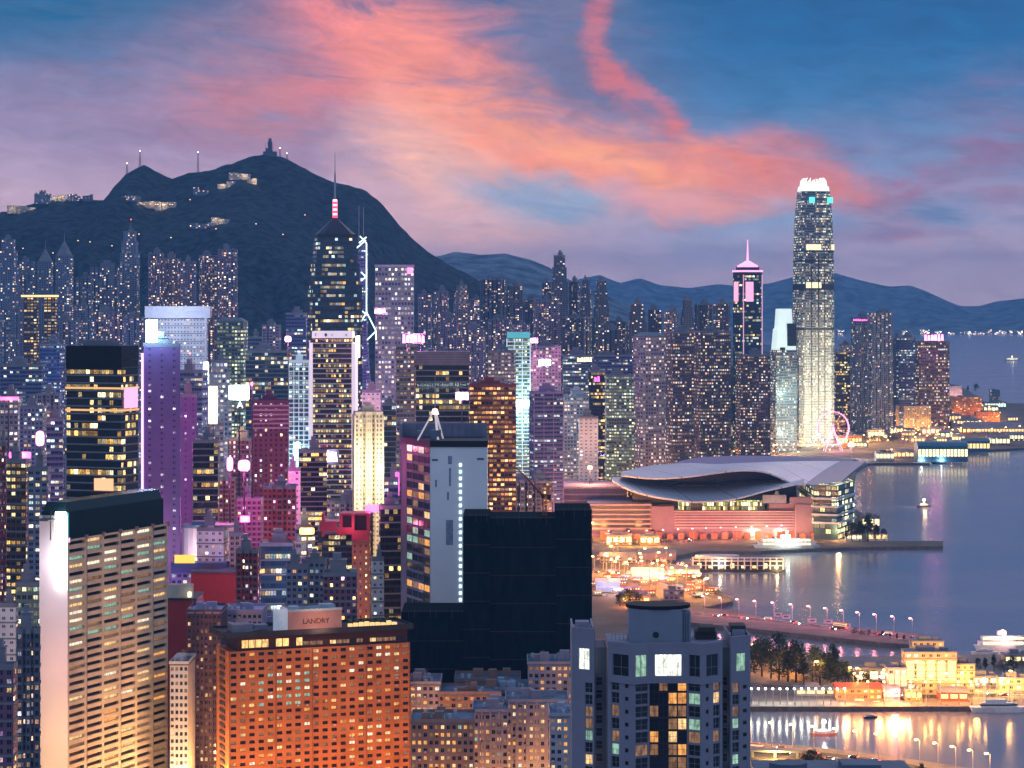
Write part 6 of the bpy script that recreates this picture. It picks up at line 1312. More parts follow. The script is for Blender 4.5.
# ---------------------------------------------------------------- low waterfront buildings
def low(px0, px1, top, base, m, label, name='low_building', roof='flat', d=None, rm=None, win=None, cat='building', yaw=0, flood=None, group=None):
    gx, Y = PG((px0 + px1) / 2, base, GZ); w = (px1 - px0) * Y / F; h = max(3, PZ(top, Y) - GZ); d = d or max(12, w * .45)
    root = thing(name, label, cat, (gx, Y, GZ - .3), radians(yaw), group); m_ = MB(); m_.prism([(-w / 2, 0), (w / 2, 0), (w / 2, d), (-w / 2, d)], 0, h, 0, 1, 4, 3.6); m_.build('walls', [m, ROOF], root)
    rm = rm or TRIM; b = MB()
    k = 1
    while h - k * 3.6 > 1.5: b.box(-w / 2 - .35, w / 2 + .35, -.45, -.01, h - k * 3.6 - .15, h - k * 3.6 + .2); k += 1
    if b.f: b.build('ledge', rm, root); b = MB()
    if roof == 'flat':
        b.box(-w / 2 - .4, w / 2 + .4, -.4, d + .4, h + .003, h + .6); b.box(-w * .25, w * .1, d * .3, d * .7, h + .61, h + 3); b.box(w * .2, w * .35, d * .3, d * .6, h + .61, h + 2.2)
    elif roof == 'gable':
        for a, c in ((-1, 1),): b.prism([(-w / 2 - .6, -.8), (w / 2 + .6, -.8), (w / 2 + .6, d + .8), (-w / 2 - .6, d + .8)], h + .003, h + d * .22, top=[(-w / 2 - .3, d / 2 - .2), (w / 2 + .3, d / 2 - .2), (w / 2 + .3, d / 2 + .2), (-w / 2 - .3, d / 2 + .2)])
    elif roof == 'barrel':
        n = 8; pr = [(-.6 + (d + 1.2) * i / n, h + .01 + d * .2 * sin(pi * i / n)) for i in range(n + 1)]
        for (y0, z0), (y1, z1) in zip(pr, pr[1:]): b.face([(-w / 2 - .5, y0, z0), (w / 2 + .5, y0, z0), (w / 2 + .5, y1, z1), (-w / 2 - .5, y1, z1)])
        for x in (-w / 2 - .5, w / 2 + .5): b.face([(x, y, z) for y, z in pr])
    b.build('roof', rm, root)
    if win:
        b = MB(); n = max(3, int(w / 5))
        for i in range(n): x = -w / 2 + w * (i + .5) / n; b.box(x - w / n * .36, x + w / n * .36, -.35, -.01, h * .35, h * .8)
        b.build('lit_window_band', win, root)
    if flood: 
        for k in range(2): spot(root, 'flood_lamp', (w * (k - .5) * .7, -16, 6), flood[0], flood[1], 2)
    return root
CRW = facade('cream_hall', (.60, .47, .30), DG, .42, .42, .45, WARM, 1.5); PKH = facade('pink_hall', (.52, .35, .38), DG, .5, .42, .45, PINK, 1.3); GRH = facade('grey_hall', (.28, .27, .33), DG, .5, .42, .35, WARM, 1.4); TEAL = mat('teal_roof', (.05, .18, .26), .5); ORB = facade('orange_hall', (.52, .22, .10), DG, .5, .42, .5, GOLD, 1.5); WIW = glow('warm_windows', (1, .62, .24), 1.8, False); WIY = glow('gold_windows', (1, .8, .4), 2.2, False); WHH = mat('white_hall', (.7, .68, .66), .7)
F1, F2, F3 = ((1, .5, .13), 16000), ((1, .30, .06), 18000), ((1, .42, .35), 13000)
for a in [(664, 716, 432, 449, PKH, 'Pink layered hall beside the highway, in front of the brown pair', dict(win=mat('band_pale', (.6, .5, .55), .6), flood=F3)), (724, 742, 427, 442, CRW, 'Small cream hall right of the pink layered hall', dict(flood=F1)), (744, 771, 424, 441, CRW, 'Cream lit hall at the foot of the brown office', dict(win=WIY, flood=F1)),
          (771, 796, 424, 443, CRW, 'Bright low hall left of the tallest tower base', dict(win=WIY, flood=F1)), (597, 630, 452, 470, GRH, 'Grey white low hall behind the highway trees', dict(flood=F3)), (560, 592, 470, 488, GRH, 'Grey arched roof hall left of the highway', dict(roof='barrel', rm=TRIM)), (556, 590, 448, 468, GRH, 'Pale box building beside the red lit junction', dict()),
          (526, 560, 462, 478, WHH, 'White low building lit under its eave behind the netted tower', dict(flood=F1)), (898, 931, 406, 430, CRW, 'Golden floodlit hall at the foot of the pink signed office', dict(flood=((1, .5, .12), 36000))), (952, 982, 397, 415, ORB, 'Red orange lit block on the western shore', dict(flood=F2)),
          (976, 1000, 412, 424, ORB, 'Orange glowing shed beside the far ferry piers', dict(flood=F2)), (990, 1000, 390, 405, GRH, 'Mauve block standing on the far point', dict()), (985, 1006, 402, 409, GRH, 'White green lit terminal on the far point', dict(win=glow('green_windows', (.7, 1, .7), 2, False))), (948, 962, 386, 397, WHH, 'White clustered houses at the far shore', dict(flood=F3)),
          (918, 968, 446, 462, TEAL, 'Long teal roofed ferry pier, nearest of the row', dict(roof='barrel', rm=TEAL, win=WIY)), (962, 990, 441, 452, TEAL, 'Teal roofed pier behind the nearest ferry pier', dict(roof='gable', rm=TEAL, win=WIW)), (988, 1010, 437, 446, GRH, 'Grey ferry pier lit with yellow windows', dict(roof='gable', win=WIY)), (1008, 1030, 434, 441, GRH, 'Small grey pier cut by the right edge', dict(roof='gable', win=WIY)),
          (966, 1024, 428, 433, GRH, 'Long low jetty shed behind the teal piers', dict(roof='gable', win=WIW)), (893, 914, 451, 459, GRH, 'Low dark pier beside the bright white boat', dict(roof='gable', win=WIW)), (876, 894, 452, 461, WHH, 'White lit kiosk building left of the low dark pier', dict(win=WIY)), (868, 884, 430, 441, CRW, 'Small cream market hall behind the wheel', dict(win=WIY)),
          (838, 862, 436, 447, ORB, 'Low orange hall beside the big wheel', dict(win=WIW, flood=F2)), (700, 722, 448, 456, WHH, 'White kiosk row on the highway edge', dict(win=WIY)), (862, 880, 516, 530, GRH, 'Low pavilion among the spit trees', dict(win=WIY)), (846, 862, 534, 541, WHH, 'Blue white pavilion with lit windows at the spit', dict(win=WIY)),
          (868, 888, 533, 541, WHH, 'Small white boat house on the spit', dict(win=WIW)), (606, 632, 535, 545, ORB, 'Golden glowing canopy hall left of the winged hall front', dict(win=WIY, flood=F1)), (640, 660, 536, 545, ORB, 'Second golden canopy next to the long pink wall', dict(win=WIY, flood=F1)), (746, 784, 529, 536, WHH, 'White glowing entrance hall at the middle of the winged hall front', dict(win=WIY, flood=((1, .7, .35), 40000))),
          (596, 620, 582, 592, mat('tent_blue', (.35, .45, .7), .7), 'Blue white tent at the left of the fairground', dict(roof='gable', rm=mat('tent_white', (.75, .75, .8), .7), flood=((.5, .65, 1), 7000))), (632, 664, 571, 580, mat('tent_white', (.75, .75, .8), .7), 'White tent with pink light in the fairground', dict(roof='gable', rm=mat('tent_white', (.75, .75, .8), .7), flood=((1, .4, .7), 6000))),
          (668, 700, 569, 576, CRW, 'Cream lit shed behind the small pier', dict(win=WIY, roof='gable', flood=F1)), (664, 684, 590, 600, GRH, 'Grey flat roofed pavilion on the fairground tip', dict()), (600, 636, 556, 563, GRH, 'Grey roofed low shed row north of the fairground', dict(roof='gable')), (640, 676, 553, 560, mat('mauve_roof', (.28, .2, .3), .8), 'Mauve roofed sheds beside the cove', dict(roof='gable')), (622, 650, 596, 604, ORB, 'Orange lit stall row at the fairground road', dict(win=WIW, flood=F2)),
          (858, 890, 668, 684, GRH, 'Grey club building with yellow strip windows left of the golden club house', dict(win=WIY)), (888, 907, 668, 696, PKH, 'Pinkish white wing of the club house', dict(win=WIW, flood=F3)), (905, 957, 652, 694, CRW, 'Golden floodlit club house, the brightest building by the marina', dict(win=WIW, flood=((1, .5, .1), 14000))), (955, 975, 664, 693, CRW, 'Yellow side wing right of the golden club house', dict(flood=((1, .45, .08), 7000))),
          (836, 882, 688, 699, ORB, 'Red orange lit open shed on the quay', dict(roof='gable', rm=mat('red_tarp', (.45, .1, .06), .7), flood=F2)), (884, 900, 690, 700, GRH, 'Dark boat shed on the quay', dict(roof='gable', flood=F2)), (906, 922, 690, 701, ORB, 'Orange lit shed opening below the golden club house', dict(win=WIW)), (940, 968, 692, 701, mat('red_shed', (.35, .1, .07), .8), 'Dark red shed between quay and club house', dict(roof='gable', win=WIW)),
          (968, 1000, 676, 686, GRH, 'Low marina office near the right edge', dict(win=WIY, flood=F1)), (1000, 1030, 678, 690, CRW, 'Cream lit marina building cut by the right edge', dict(flood=F1)), (796, 836, 689, 695, GRH, 'Long low store behind the white quay lamps', dict(win=WIW)),
          (1005, 1030, 655, 664, mat('quay_lit', (.5, .4, .3), .8), 'Low lit quay pavilion on the marina point', dict(win=WIY))]:
    low(*a[:6], **a[6])
low(912, 944, 641, 652, CRW, 'Upper storey block with chimneys behind the golden club house', flood=((1, .5, .15), 9000))
# low wall of light in front of the grove
wl, wp = strip('promenade', [(748, 664), (770, 672), (800, 681), (832, 688)], 5, GZ - .2, PAVE)
for i, (x, y, h) in enumerate(along(wp, 4, -3)): place(LQ, x, y, GZ - .3, h, 'Amber lamp on the curved promenade before the dark grove', 'promenade lamps')
for i in range(1):
    o_ = thing('quay_wall', 'Curved pale wall lit yellow along the foot of the dark grove', 'wall', (0, 0, 0), 0); b = MB()
    for p, q in zip(wp, wp[1:]): b.tube((p.x, p.y + 5, GZ + 1.5), (q.x, q.y + 5, GZ + 1.5), 2.6, 2.6, 4)
    b.build('wall', mat('pale_wall', (.55, .45, .28), .8), o_)

# ---------------------------------------------------------------- small pier with white arcades
def pier():
    x0, Y = PG(738, 572, 0); w = (784 - 694) * Y / F; root = thing('pier', 'Two storey white arcaded pier standing in the cove', 'pier', (x0, Y, 0), radians(-2)); h = 9.5; d = 36
    m = MB(); m.box(-w / 2 - 3, w / 2 + 2, -2, d, .3, 2.2); m.build('deck', mat('deck_dark', (.04, .04, .045), .8), root); m = MB(); m.box(-w / 2, w / 2, 3, d - 3, 2.21, h - .5); m.build('inner_hall', mat('hall_dark', (.03, .03, .05), .4), root)
    for k in range(15): x = -w / 2 + w * k / 14; m = MB(); m.box(x - .5, x + .5, -.5, .6, 2.21, h + 2.5); m.build('column', WHH, root)
    m = MB(); m.box(-w / 2 - .6, w / 2 + .6, -.8, -.52, h - .6, h + .3); m.box(-w / 2 - .6, w / 2 + .6, -.7, -.52, 5.3, 5.9); m.box(-w / 2 - .6, w / 2 + .6, -.9, -.5, h + 2.2, h + 2.9); m.build('beam', WHH, root); m = MB(); m.box(-w / 2, w / 2, .65, d, h - .3, h); m.build('roof_deck', mat('roof_deck', (.14, .13, .16), .8), root)
    m = MB(); m.prism([(x - w * .22, y + 18) for x, y in ell(w * .5, 18, 18)], h + .01, h + 3); m.build('oval_roof', WHH, root)
    for k in range(8):
        x = -w / 2 + w * (k + .6) / 8.2
        m = MB(); m.box(x - 1.6, x + 1.6, 2.6, 2.95, 3, 4.8 if k % 3 else 7); m.build('lit_window', WIW if k % 2 else WIY, root)
    spot(root, 'pier_lamp', (-w / 2 - 5, 6, 8), (1, .6, .2), 24000, 1); spot(root, 'pier_lamp', (w / 2 - 5, -3, 4.2), (1, .7, .3), 14000, .8); spot(root, 'pier_lamp', (-w * .2, -3, 8), (1, .8, .6), 9000, .8)
pier()
# fairground stalls and parked coaches
ST_ = []
for cn, cc in (('Red', (.45, .07, .05)), ('Cream', (.6, .5, .38)), ('Violet', (.3, .2, .5)), ('Blue', (.15, .25, .5))):
    r0 = thing('market_stall', 'x', 'stall', (0, 0, -500), 0); m = MB(); m.box(-3.5, 3.5, 0, 4, 0, 1.1); [m.box(x - .12, x + .12, y - .12, y + .12, 1.11, 2.9) for x in (-3.3, 3.3) for y in (.2, 3.8)]; m.build('counter', mat('stall_wood', (.3, .2, .14), .8), r0)
    m = MB(); m.prism([(-4, -.8), (4, -.8), (4, 4.6), (-4, 4.6)], 2.91, 4.3, top=[(-3.6, 1.8), (3.6, 1.8), (3.6, 2.2), (-3.6, 2.2)]); m.build('awning', mat('awning_' + cn.lower(), cc, .8), r0); m = MB(); [m.box(x - .3, x + .3, .3, .7, 2.4, 2.85) for x in (-2, 0, 2)]; m.build('lamp', glow('stall_lamp', (1, .6, .2), 9, False), r0); index_kids(r0); ST_.append((r0, cn))
for i in range(58):
    px, py = R.uniform(594, 716), R.uniform(574, 600)
    if px > 700 and py < 588: continue
    x, y = PG(px, py, GZ); p, cn = ST_[i % 4]; q = place(p, x, y, GZ, R.uniform(-.6, .6), f'{cn} awning stall on the orange lit fairground', f'{cn.lower()} stalls on the fairground')
for i in range(22):
    px, py = R.uniform(598, 664), R.uniform(553, 566); x, y = PG(px, py, GZ); p, cn = CARS[R.choice((1, 3, 4, 0, 2))]; kd = p['category']; place(p, x, y, GZ + .02, R.choice((0, pi / 2)) + .2, f'{cn} {kd} parked north of the fairground', f'{cn.lower()} {kd} parking north of the fairground')
for i in range(34):
    px = R.uniform(846, 1015); py = R.uniform(420, 447) if px < 960 else R.uniform(410, 434); x, y = PG(px, py, GZ)
    w, d, h = R.uniform(12, 34), R.uniform(10, 16), R.uniform(4, 12); mm, mn = R.choice([(CRW, 'Cream'), (GRH, 'Grey'), (ORB, 'Orange'), (PKH, 'Pinkish'), (TEAL, 'Teal')])
    r0 = thing('waterfront_shed', f'{mn} low building among the crowded western piers', 'building', (x, y, GZ - .3), R.uniform(-.3, .3), f'{mn.lower()} low buildings among the western piers'); m = MB(); m.prism(rect(w, d), 0, h, 0, 1, 4, 3.4); m.build('walls', [mm, ROOF], r0)
    m = MB(); m.prism(rect(w + 1, d + 1), h + .003, h + 3, 0, top=rect(w * .9, .4)); m.build('roof', TRIM, r0); m = MB(); [m.box(-w / 2 + w * (k + .15) / 4, -w / 2 + w * (k + .8) / 4, -d / 2 - .3, -d / 2 - .01, h * .3, h * .8) for k in range(4)]; m.build('lit_window_band', R.choice((WIW, WIY, WIW)), r0)
# big wheel
def wheel():
    x, Y = PX(833, 3700), 3700; r = 25; c = 34; root = thing('ferris_wheel', 'Pink lit observation wheel in front of the tallest tower', 'ferris wheel', (x, Y, GZ), radians(12)); PKL = glow('wheel_pink', (1, .3, .6), 2.5, False)
    m = MB(); n = 36
    for i in range(n):
        a, b = 2 * pi * i / n, 2 * pi * (i + 1) / n
        for yy in (-1.5, 1.5): m.tube((r * cos(a), yy, c + r * sin(a)), (r * cos(b), yy, c + r * sin(b)), .6, .6, 4)
    m.build('rim', PKL, root); m = MB()
    for i in range(18): a = 2 * pi * i / 18; m.tube((0, 0, c), (r * cos(a), 0, c + r * sin(a)), .18, .18, 3)
    m.build('spokes', mat('spoke_pink', (.6, .3, .4), .5, emit=(1, .3, .6), es=.5), root)
    for i in range(18): a = 2 * pi * (i + .5) / 18; m = MB(); m.box((r + 1.6) * cos(a) - 1, (r + 1.6) * cos(a) + 1, -1, 1, c + (r + 1.6) * sin(a) - 1.2, c + (r + 1.6) * sin(a) + .8); m.build('gondola', WHITE, root)
    m = MB()
    for s in (-1, 1):
        for t in (-1, 1): m.tube((s * 14, t * 5, 0), (0, t * 2, c), .7, .5, 6)
    m.build('support_leg', WHITE, root); m = MB(); m.tube((0, -3, c), (0, 3, c), 1.8, 1.8, 12); m.build('hub', PKL, root); spot(root, 'wheel_glow', (0, -14, 16), (1, .25, .5), 90000, 2)
wheel()
fl = thing('floodlight_mast', 'Blinding white floodlight mast right of the big wheel', 'floodlight', (PX(851, 3500), 3500, GZ), 0)
m = MB(); m.tube((0, 0, 0), (0, 0, 20), .5, .3, 6); m.build('post', METAL, fl); m = MB(); m.box(-3.5, 3.5, -.6, .6, 19, 23); m.build('lamp_head', glow('flood_white', (1, .95, 1), 30), fl); spot(fl, 'flood', (0, -4, 20), (1, .85, .95), 120000, 2)

# ---------------------------------------------------------------- boats
def hull(m, L, B, D, mi=0, z=0):
    P = [(-L / 2, -B * .42), (L * .2, -B / 2), (L * .4, -B * .3), (L / 2, 0), (L * .4, B * .3), (L * .2, B / 2), (-L / 2, B * .42)]
    m.prism(scale_off(P, 0, 0, .9, .75), z - .4, z + D, mi, top=P); return P
def boat(px, py, L, label, kind='motor', rz=0.0, hullm=None, light=None, name='boat', group=None, cat='boat'):
    x, y = PG(px, py, 0); root = thing(name, label, cat, (x, y, 0), rz, group); B = L * (.28 if L < 30 else .2); D = L * .09 if L > 30 else L * .12
    m = MB(); P = hull(m, L, B, D); m.build('hull', hullm or WHITE, root); c = MB()
    if kind == 'ferry':
        for k in range(2): c.prism(scale_off(P, 0, 0, .86 - .1 * k, .82), D + .01 + k * 3.2, D + 2.6 + k * 3.2)
        c.box(-L * .1, L * .05, -B * .2, B * .2, D + 6.4, D + 9.4); c.build('cabin', WHITE, root)
        w = MB()
        for k in range(2):
            for i in range(12): xx = -L * .36 + i * L * .06; w.box(xx, xx + L * .04, -B * .43, -B * .37, D + .8 + 3.2 * k, D + 2 + 3.2 * k)
        w.build('cabin_window', WIY, root)
    elif kind == 'sail':
        c.prism(scale_off(P, 0, 0, .45, .5), D + .01, D + .9); c.build('cabin', WHITE, root); w = MB(); w.tube((L * .05, 0, D), (L * .05, 0, D + L * 1.25), .12, .07, 5); w.tube((L * .05, 0, D + 1.4), (-L * .4, 0, D + 1.3), .1, .08, 5); w.tube((L * .03, -.6, D + L * .8), (L * .03, .6, D + L * .8), .05, .05, 4); w.build('mast', WHITE, root)
    else:
        c.prism(scale_off(P, -L * .05, 0, .62, .7), D + .01, D + L * .07, top=scale_off(P, -L * .08, 0, .55, .62)); c.prism(scale_off(P, -L * .1, 0, .36, .55), D + L * .071, D + L * .12); c.build('cabin', WHITE, root)
        w = MB(); w.prism(scale_off(P, -L * .05, 0, .63, .712), D + L * .02, D + L * .045); w.build('cabin_window', FRM, root)
    if light:
        w = MB(); w.box(-.8, .8, -.8, .8, D + L * .13 + 3, D + L * .13 + 4.6); w.tube((0, 0, D), (0, 0, D + L * .13 + 3), .15, .15, 4); w.build('deck_lamp', glow('boat_lamp_%s' % light[2], light[0], 20), root); spot(root, 'boat_light', (0, -B, D + L * .13 + 3), light[0], light[1], .7)
    return root
DKH = mat('hull_dark', (.03, .035, .05), .4); RDH = mat('hull_red', (.5, .16, .14), .4)
boat(787, 551, 62, 'White passenger ship moored along the quay before the winged hall', 'ferry', .02, light=((.8, 1, .9), 30000, 'a'), cat='ship', name='passenger_ship')
boat(924, 507, 17, 'Lone small boat with a golden lamp in open harbour water', 'motor', .3, DKH, ((1, .7, .35), 20000, 'b'))
boat(930, 463, 40, 'Dark ferry with dazzling white lights off the teal pier', 'ferry', .05, DKH, ((.95, .92, 1), 90000, 'c'), name='ferry', cat='ferry')
for i, px in enumerate((921, 941)): boat(px, 464, 14, ('Left' if i == 0 else 'Right') + ' tender with a white lamp beside the dazzling ferry', 'motor', 0, DKH, ((.95, .92, 1), 26000, 'c'), group='tenders beside the ferry')
boat(1010, 334, 160, 'Tiny pale cargo ship far out in the western channel', 'ferry', 0.1, name='cargo_ship', cat='ship'); boat(1012, 361, 60, 'Small white ferry crossing the far water', 'ferry', .2, light=((1, .9, .8), 4000, 'd'))
boat(824, 736, 15, 'Pink striped pleasure boat moored in the middle of the typhoon shelter', 'motor', .05, RDH, ((1, .9, .8), 3000, 'e')); boat(871, 718, 9, 'Small dark launch in the shelter right of the pink boat', 'motor', .4, DKH)
for i, (px, py, L, k, rz) in enumerate([(861, 705, 14, 'motor', 0), (878, 706, 12, 'motor', .2), (893, 708, 11, 'motor', 1.3), (899, 709, 11, 'motor', 1.4), (905, 709, 12, 'motor', 1.2), (926, 708, 10, 'motor', .1)]): boat(px, py, L, 'Moored white motor boat along the quay before the club sheds', k, rz, group='motor boats along the quay')
boat(1000, 712, 34, 'Long sleek white yacht moored in the shelter near the right edge', 'motor', .02, name='yacht', cat='yacht'); boat(984, 710, 16, 'Smaller yacht with a mast behind the long sleek one', 'sail', .1)
for i, (px, py, L) in enumerate([(978, 690, 11), (984, 689, 12), (990, 688, 12), (996, 689, 13), (1003, 687, 14), (1009, 688, 13), (1015, 687, 15), (1021, 688, 14)]): boat(px, py + 18, L, 'Sailing yacht with bare mast in the packed marina', 'sail', 1.3 + .1 * (i % 3), group='sailing yachts in the marina')
boat(1003, 650, 38, 'Large yacht with pink lit superstructure behind the marina point', 'ferry', .05, name='yacht', cat='yacht', light=((1, .5, .4), 16000, 'f')); boat(985, 655, 18, 'Small white boat left of the large pink lit yacht', 'motor', .1)
# floating pontoon along the quay
pn = thing('pontoon', 'Thin pale floating pontoon in front of the club quay', 'pontoon', (PG(975, 703, 0)[0], PG(975, 703, 0)[1], 0), 0); m = MB(); m.box(-28, 34, -1, 1, .1, .7); m.build('deck', WHH, pn); m = MB(); [m.tube((x, 0, -1), (x, 0, 2.5), .2, .2, 6) for x in range(-26, 34, 8)]; m.build('pile', METAL, pn)
# little cars and containers on the breakwater, rooftops at the bottom right, floating things
for i, (px, py) in enumerate([(778, 617), (786, 619), (828, 624), (812, 623), (846, 628)]):
    x, y = PG(px, py, GZ); r0 = thing('site_cabin', 'Pale site cabin on the breakwater', 'cabin', (x, y, GZ + .4), R.uniform(-.2, .2), 'site cabins on the breakwater'); m = MB(); m.box(-3, 3, -1.2, 1.2, 0, 2.6); m.build('walls', mat('cabin_pale', (.4, .4, .5), .7), r0); m = MB(); m.box(-3.2, 3.2, -1.4, 1.4, 2.61, 2.8); m.build('roof', TRIM, r0); m = MB(); m.box(-1.6, 1.6, -1.26, -1.21, .9, 1.9); m.build('window', FRM, r0)
for i, (px, py) in enumerate([(752 + 9 * k, 634.5 + 1.0 * k) for k in range(1)]): pass
trees([(855 + 7 * k, 634 + .9 * k, 6) for k in range(9)], 'Low dark bush on the end of the breakwater')
ntb = thing('rooftop_building', 'Blue grey flat roofed building cut by the bottom edge right of the grey tower', 'building', (PX(830, 640), 640, 60), 0); m = MB(); zz = PZ(778, 640) - 60; m.box(-18, 22, 0, 20, 0, zz); m.build('walls', GRH, ntb); m = MB(); m.box(-18.5, 22.5, -.5, 20.5, zz + .003, zz + .8); m.prism([(-10 + x, 8 + y) for x, y in ell(10, 8, 16)], zz + .81, zz + 2.6); m.box(4, 14, 5, 14, zz + .81, zz + 2.4); m.build('roof', mat('blue_grey_roof', (.12, .16, .22), .7), ntb)
vi = thing('viaduct', 'Small orange lit slip road and kiosk beside the grey tower at the causeway', 'viaduct', (*PG(775, 760, GZ), GZ + .8), radians(-6)); m = MB(); m.box(-14, 14, -3, 6, 3.5, 4.4); m.build('deck', CONC, vi); m = MB(); [(lambda q: (q.box(x - .6, x + .6, 0, 3, 0, 3.49), q.build('column', CONC, vi)))(MB()) for x in (-11, 0, 11)]; spot(vi, 'under_light', (0, -6, 3), (1, .6, .15), 22000, 1)

# far shore lights
for i, px in enumerate([842, 858, 872, 905, 925, 938, 951, 962, 968, 976, 984, 990, 997, 1003, 1012, 1020]):
    Y = 16400; r0 = thing('shore_building', 'Tiny lit building on the far shore across the western channel', 'building', (PX(px, Y), Y, 1), 0, 'far shore buildings'); m = MB(); w = R.uniform(16, 60); h = R.uniform(12, 34); m.prism(rect(w, 30), 0, h, 0, 1, 10, 8); m.build('walls', [facade('shore_lit', (.5, .4, .4), DG, .7, .6, .7, [(1, .7, .6), (1, .85, .7)], 6), ROOF], r0)

# ---------------------------------------------------------------- filler blocks down in the streets
FP = []
for i, (sty, sh, w, d, h, look, trim) in enumerate([('old', 'rect', 24, 20, 38, 'Low orange lit tenement', None), ('old_blue', 'rect', 26, 20, 52, 'Mid height bluish block', None), ('old_plum', 'notch', 28, 22, 70, 'Plum coloured flats', None), ('res_mauve', 'notch', 30, 24, 84, 'Mauve flats', None),
        ('off_cool', 'rect', 30, 22, 62, 'Cool grey office', None), ('off_gold', 'rect', 26, 24, 56, 'Gold windowed office', None), ('res_red', 'notch', 24, 20, 62, 'Red tinted flats', None), ('off_steel', 'rect', 28, 22, 44, 'Pale office block', None), ('off_pink', 'rect', 32, 20, 30, 'Low pinkish block', None), ('res_dark', 'notch', 26, 22, 76, 'Dark flats', None)]):
    root = thing('city_block', 'x', 'building', (0, 0, -500), 0); ms, cw, ch = ST[sty]; poly = {'rect': rect, 'notch': lambda a, b: notch(a, b, 3)}[sh](w, d); m = MB(); m.prism(poly, 0, h, 0, 1, cw, ch)
    k = 1
    while h - k * ch * 2 > 2: m.prism(scale_poly(poly, 1.018), h - k * ch * 2 - .3, h - k * ch * 2 + .15, 2, 2); k += 1
    m.build('walls', [ms, ROOF, TRIM], root); roof_kit(root, poly, h, random.Random(i)); index_kids(root); FP.append((root, h, max(w, d), look))
occ = [(o.location.x, o.location.y, 34) for o in COL.objects if o.parent is None and o.type == 'EMPTY' and o.get('category') in ('skyscraper', 'apartment tower', 'building', 'office block', 'hotel', 'apartment block') and o.location.z > -100]
def ok(x, y, r): return all((x - a) ** 2 + (y - b) ** 2 > ((r + c) * .62) ** 2 for a, b, c in occ)
rf = random.Random(21); cnt = 0
for Yb in range(1290, 3500, 74):
    px = -25 + rf.uniform(0, 20)
    while px < 905:
        Yq = Yb + rf.uniform(-16, 16); x = PX(px, Yq); step = 46 * F / Yq * rf.uniform(.85, 1.3)
        if px > 585: px += step; continue
        if 385 < px < 600 and Yq < 1330: px += step; continue
        if px > 500 and Yq < 2000 and px > 590: px += step; continue
        small = px > 585
        c_ = [f for f in FP if (f[1] <= 40 if small else True)]; root, h, r_, look = rf.choice(c_)
        lim = 352 + max(0, (px - 60) * .12) if px < 400 else 432
        top = HOR + (H - GZ - h) * F / Yq
        if top < lim or not ok(x, Yq, r_): px += step; continue
        if px > 440 and Yq < 2500 and px > 545: px += step; continue
        area_ = 'left of the black office tower' if px < 65 else 'in the streets between black office and hotel' if px < 300 else 'in the streets around the cream flats' if px < 400 else 'in the streets behind the blank blue tower' if px < 590 else 'beside the highway behind the winged hall'
        far = ', farther back' if Yq > 2100 else ''
        lb = f'{look} {area_}{far}'; base = terr(x, Yq); base = base - 4 if base > 4 else GZ
        place(root, x, Yq, base, rf.uniform(-.35, .35), lb, lb.lower(), sc=None); occ.append((x, Yq, r_)); cnt += 1; px += step
for f in FP:
    if f[0].name not in used:
        for k in list(f[0].children): bpy.data.objects.remove(k)
        bpy.data.objects.remove(f[0])
print('fillers', cnt)
# lit signs, then added lights that stand in for coloured street glow
def nsign(px, Y, py0, py1, w, m, label, col, p, name='neon_sign'):
    z0, z1 = PZ(py1, Y), PZ(py0, Y); r0 = thing(name, label, 'sign', (PX(px, Y), Y, z0), 0); b = MB(); hh = z1 - z0; pw_ = .6 if m is HOTP else .12; E = [(w / 2 * (abs(cos(t)) ** pw_) * (1 if cos(t) > 0 else -1), hh / 2 + hh / 2 * (abs(sin(t)) ** pw_) * (1 if sin(t) > 0 else -1)) for t in [2 * pi * (i + .5) / 20 for i in range(20)]]; b.face([(x, -.7, z) for x, z in E]); [b.face([(E[i][0], -.7, E[i][1]), (E[i][0], .7, E[i][1]), (E[(i + 1) % 20][0], .7, E[(i + 1) % 20][1]), (E[(i + 1) % 20][0], -.7, E[(i + 1) % 20][1])]) for i in range(20)]; b.build('lit_panel', m, r0); b = MB(); b.box(-w / 2 * .8, w / 2 * .8, .71, 1.3, hh * .1, hh * .9); b.tube((0, 1, -z0 + GZ), (0, 1, 0), .6, .5, 6); b.build('post', DARKM, r0)
    spot(r0, 'sign_glow', (0, -5, (z1 - z0) / 2), col, p, 2); return r0
nsign(40, 1500, 431, 446, 5, HOTP, 'Blazing pink white round sign left of the black office', (1, .15, .6), 110000); nsign(230, 1480, 457, 471, 3.5, HOTP, 'Blazing pink sign, narrow left one of the pair under the magenta tower', (1, .1, .5), 80000); nsign(244, 1470, 460, 471, 7, HOTP, 'Blazing pink sign, wide right one of the pair under the magenta tower', (1, .1, .5), 130000)
nsign(213, 1900, 386, 424, 7, glow('amber_white_column', (1, .75, .42), 1.8), 'Glowing orange white column left of the magenta tower', (1, .55, .2), 160000); nsign(206, 2100, 362, 384, 4.5, HOTW, 'Thin white lit pylon behind the violet slab', (.8, 1, .95), 90000); r0 = nsign(239, 1800, 385, 400, 15, glow('pale_board', (.8, 1, .95), 1.8), 'Large pale billboard above the white letter sign', (.8, 1, .95), 30000)
r0 = thing('letter_sign', 'White arch shaped letter sign below the large pale billboard', 'sign', (PX(240, 1800), 1800, PZ(408, 1800)), 0); text('A', 7, glow('letter_white', (1, .85, 1), 1.8), r0, (0, 0, 0)); m = MB(); m.box(-4, 4, .3, .8, -1.5, 7); m.build('backing', DARKM, r0)
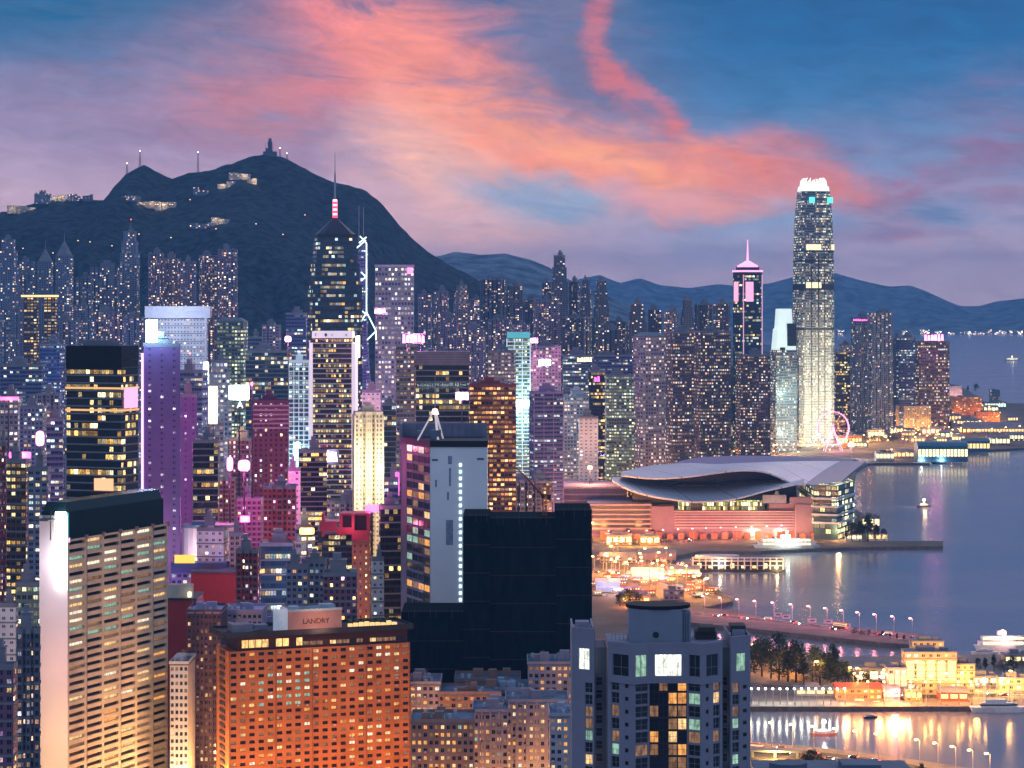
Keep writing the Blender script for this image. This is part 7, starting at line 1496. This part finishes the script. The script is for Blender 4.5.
nsign(288, 1900, 336, 342, 5, HOTP, 'Little hot pink sign left of the white framed office', (1, .3, .5), 60000); nsign(252, 1500, 382, 386, 1, MAG, 'Thin magenta rod sign over the streets', (1, .2, .5), 20000); nsign(245, 1320, 516, 522, 5, MAG, 'Small pink roof sign behind the hotel', (1, .2, .5), 26000); nsign(307, 1390, 528, 534, 8, glow('yellow_corner', (1, .7, .15), 2), 'Yellow lit corner sign over the small navy block', (1, .7, .2), 16000)
nsign(372, 1350, 505, 512, 7, MAG, 'Magenta sign beside the neon canopy', (1, .1, .5), 8000); nsign(395, 1700, 472, 496, 6, mat('magenta_screen', (.4, .1, .3), .5, emit=(1, .15, .7), es=.9), 'Magenta dotted screen left of the blank blue tower', (1, .2, .7), 5000); nsign(20, 1600, 452, 458, 14, MAG, 'Red pink strip sign at the left edge blocks', (1, .2, .3), 30000); nsign(8, 1850, 397, 400, 16, MAG, 'Thin red strip sign on the grey far left block', (1, .1, .2), 20000)
nsign(462, 1700, 392, 400, 9, mat('lilac_board', (.5, .4, .6), .5, emit=(.8, .5, 1), es=.8), 'Lilac board with red edge on the dark office corner', (.8, .4, .8), 16000); nsign(590, 2450, 466, 469, 4, glow('orange_flood', (1, .5, .25), 9), 'Orange white floodlight at the road junction', (1, .45, .2), 120000)
for px, Y, z, c, p in ((60, 1700, 60, (.5, .25, 1), 60000), (30, 1400, 50, (.6, .2, .9), 60000), (165, 1330, 60, (.6, .2, 1), 16000), (230, 1380, 60, (1, .15, .45), 70000), (270, 1380, 45, (1, .2, .4), 60000), (300, 1320, 70, (.3, .5, 1), 40000), (240, 1560, 90, (1, .1, .5), 70000), (160, 2100, 90, (.3, .5, 1), 150000), (90, 2600, 120, (.3, .45, 1), 260000), (300, 2500, 80, (.3, .7, 1), 130000), (460, 2600, 90, (.8, .25, .9), 200000), (430, 3100, 110, (.9, .3, .8), 300000), (540, 2900, 100, (.6, .4, 1), 160000), (20, 2900, 110, (.3, .4, 1), 220000), (560, 2300, 25, (1, .4, .4), 60000)):
    x = PX(px, Y); r0 = thing('roof_floodlight', 'Coloured floodlight on a slim pole above the rooftops', 'floodlight', (x, Y, z), 0, 'coloured rooftop floodlights'); b = MB(); b.tube((0, 0, -z), (0, 0, 0), .4, .3, 5); b.build('post', DARKM, r0); b = MB(); b.box(-.9, .9, -.5, .5, 0, 1); b.build('lamp_head', glow('flood_%d' % (px), c, 6), r0); spot(r0, 'flood', (0, -2, 1.5), c, p, 2)  # invented pole lights, put in to spread coloured glow over the city
for p in [LO, LW, LPK, LQ] + [c[0] for c in CARS] + TR:
    if p.name not in used:
        for k in list(p.children): bpy.data.objects.remove(k)
        bpy.data.objects.remove(p)
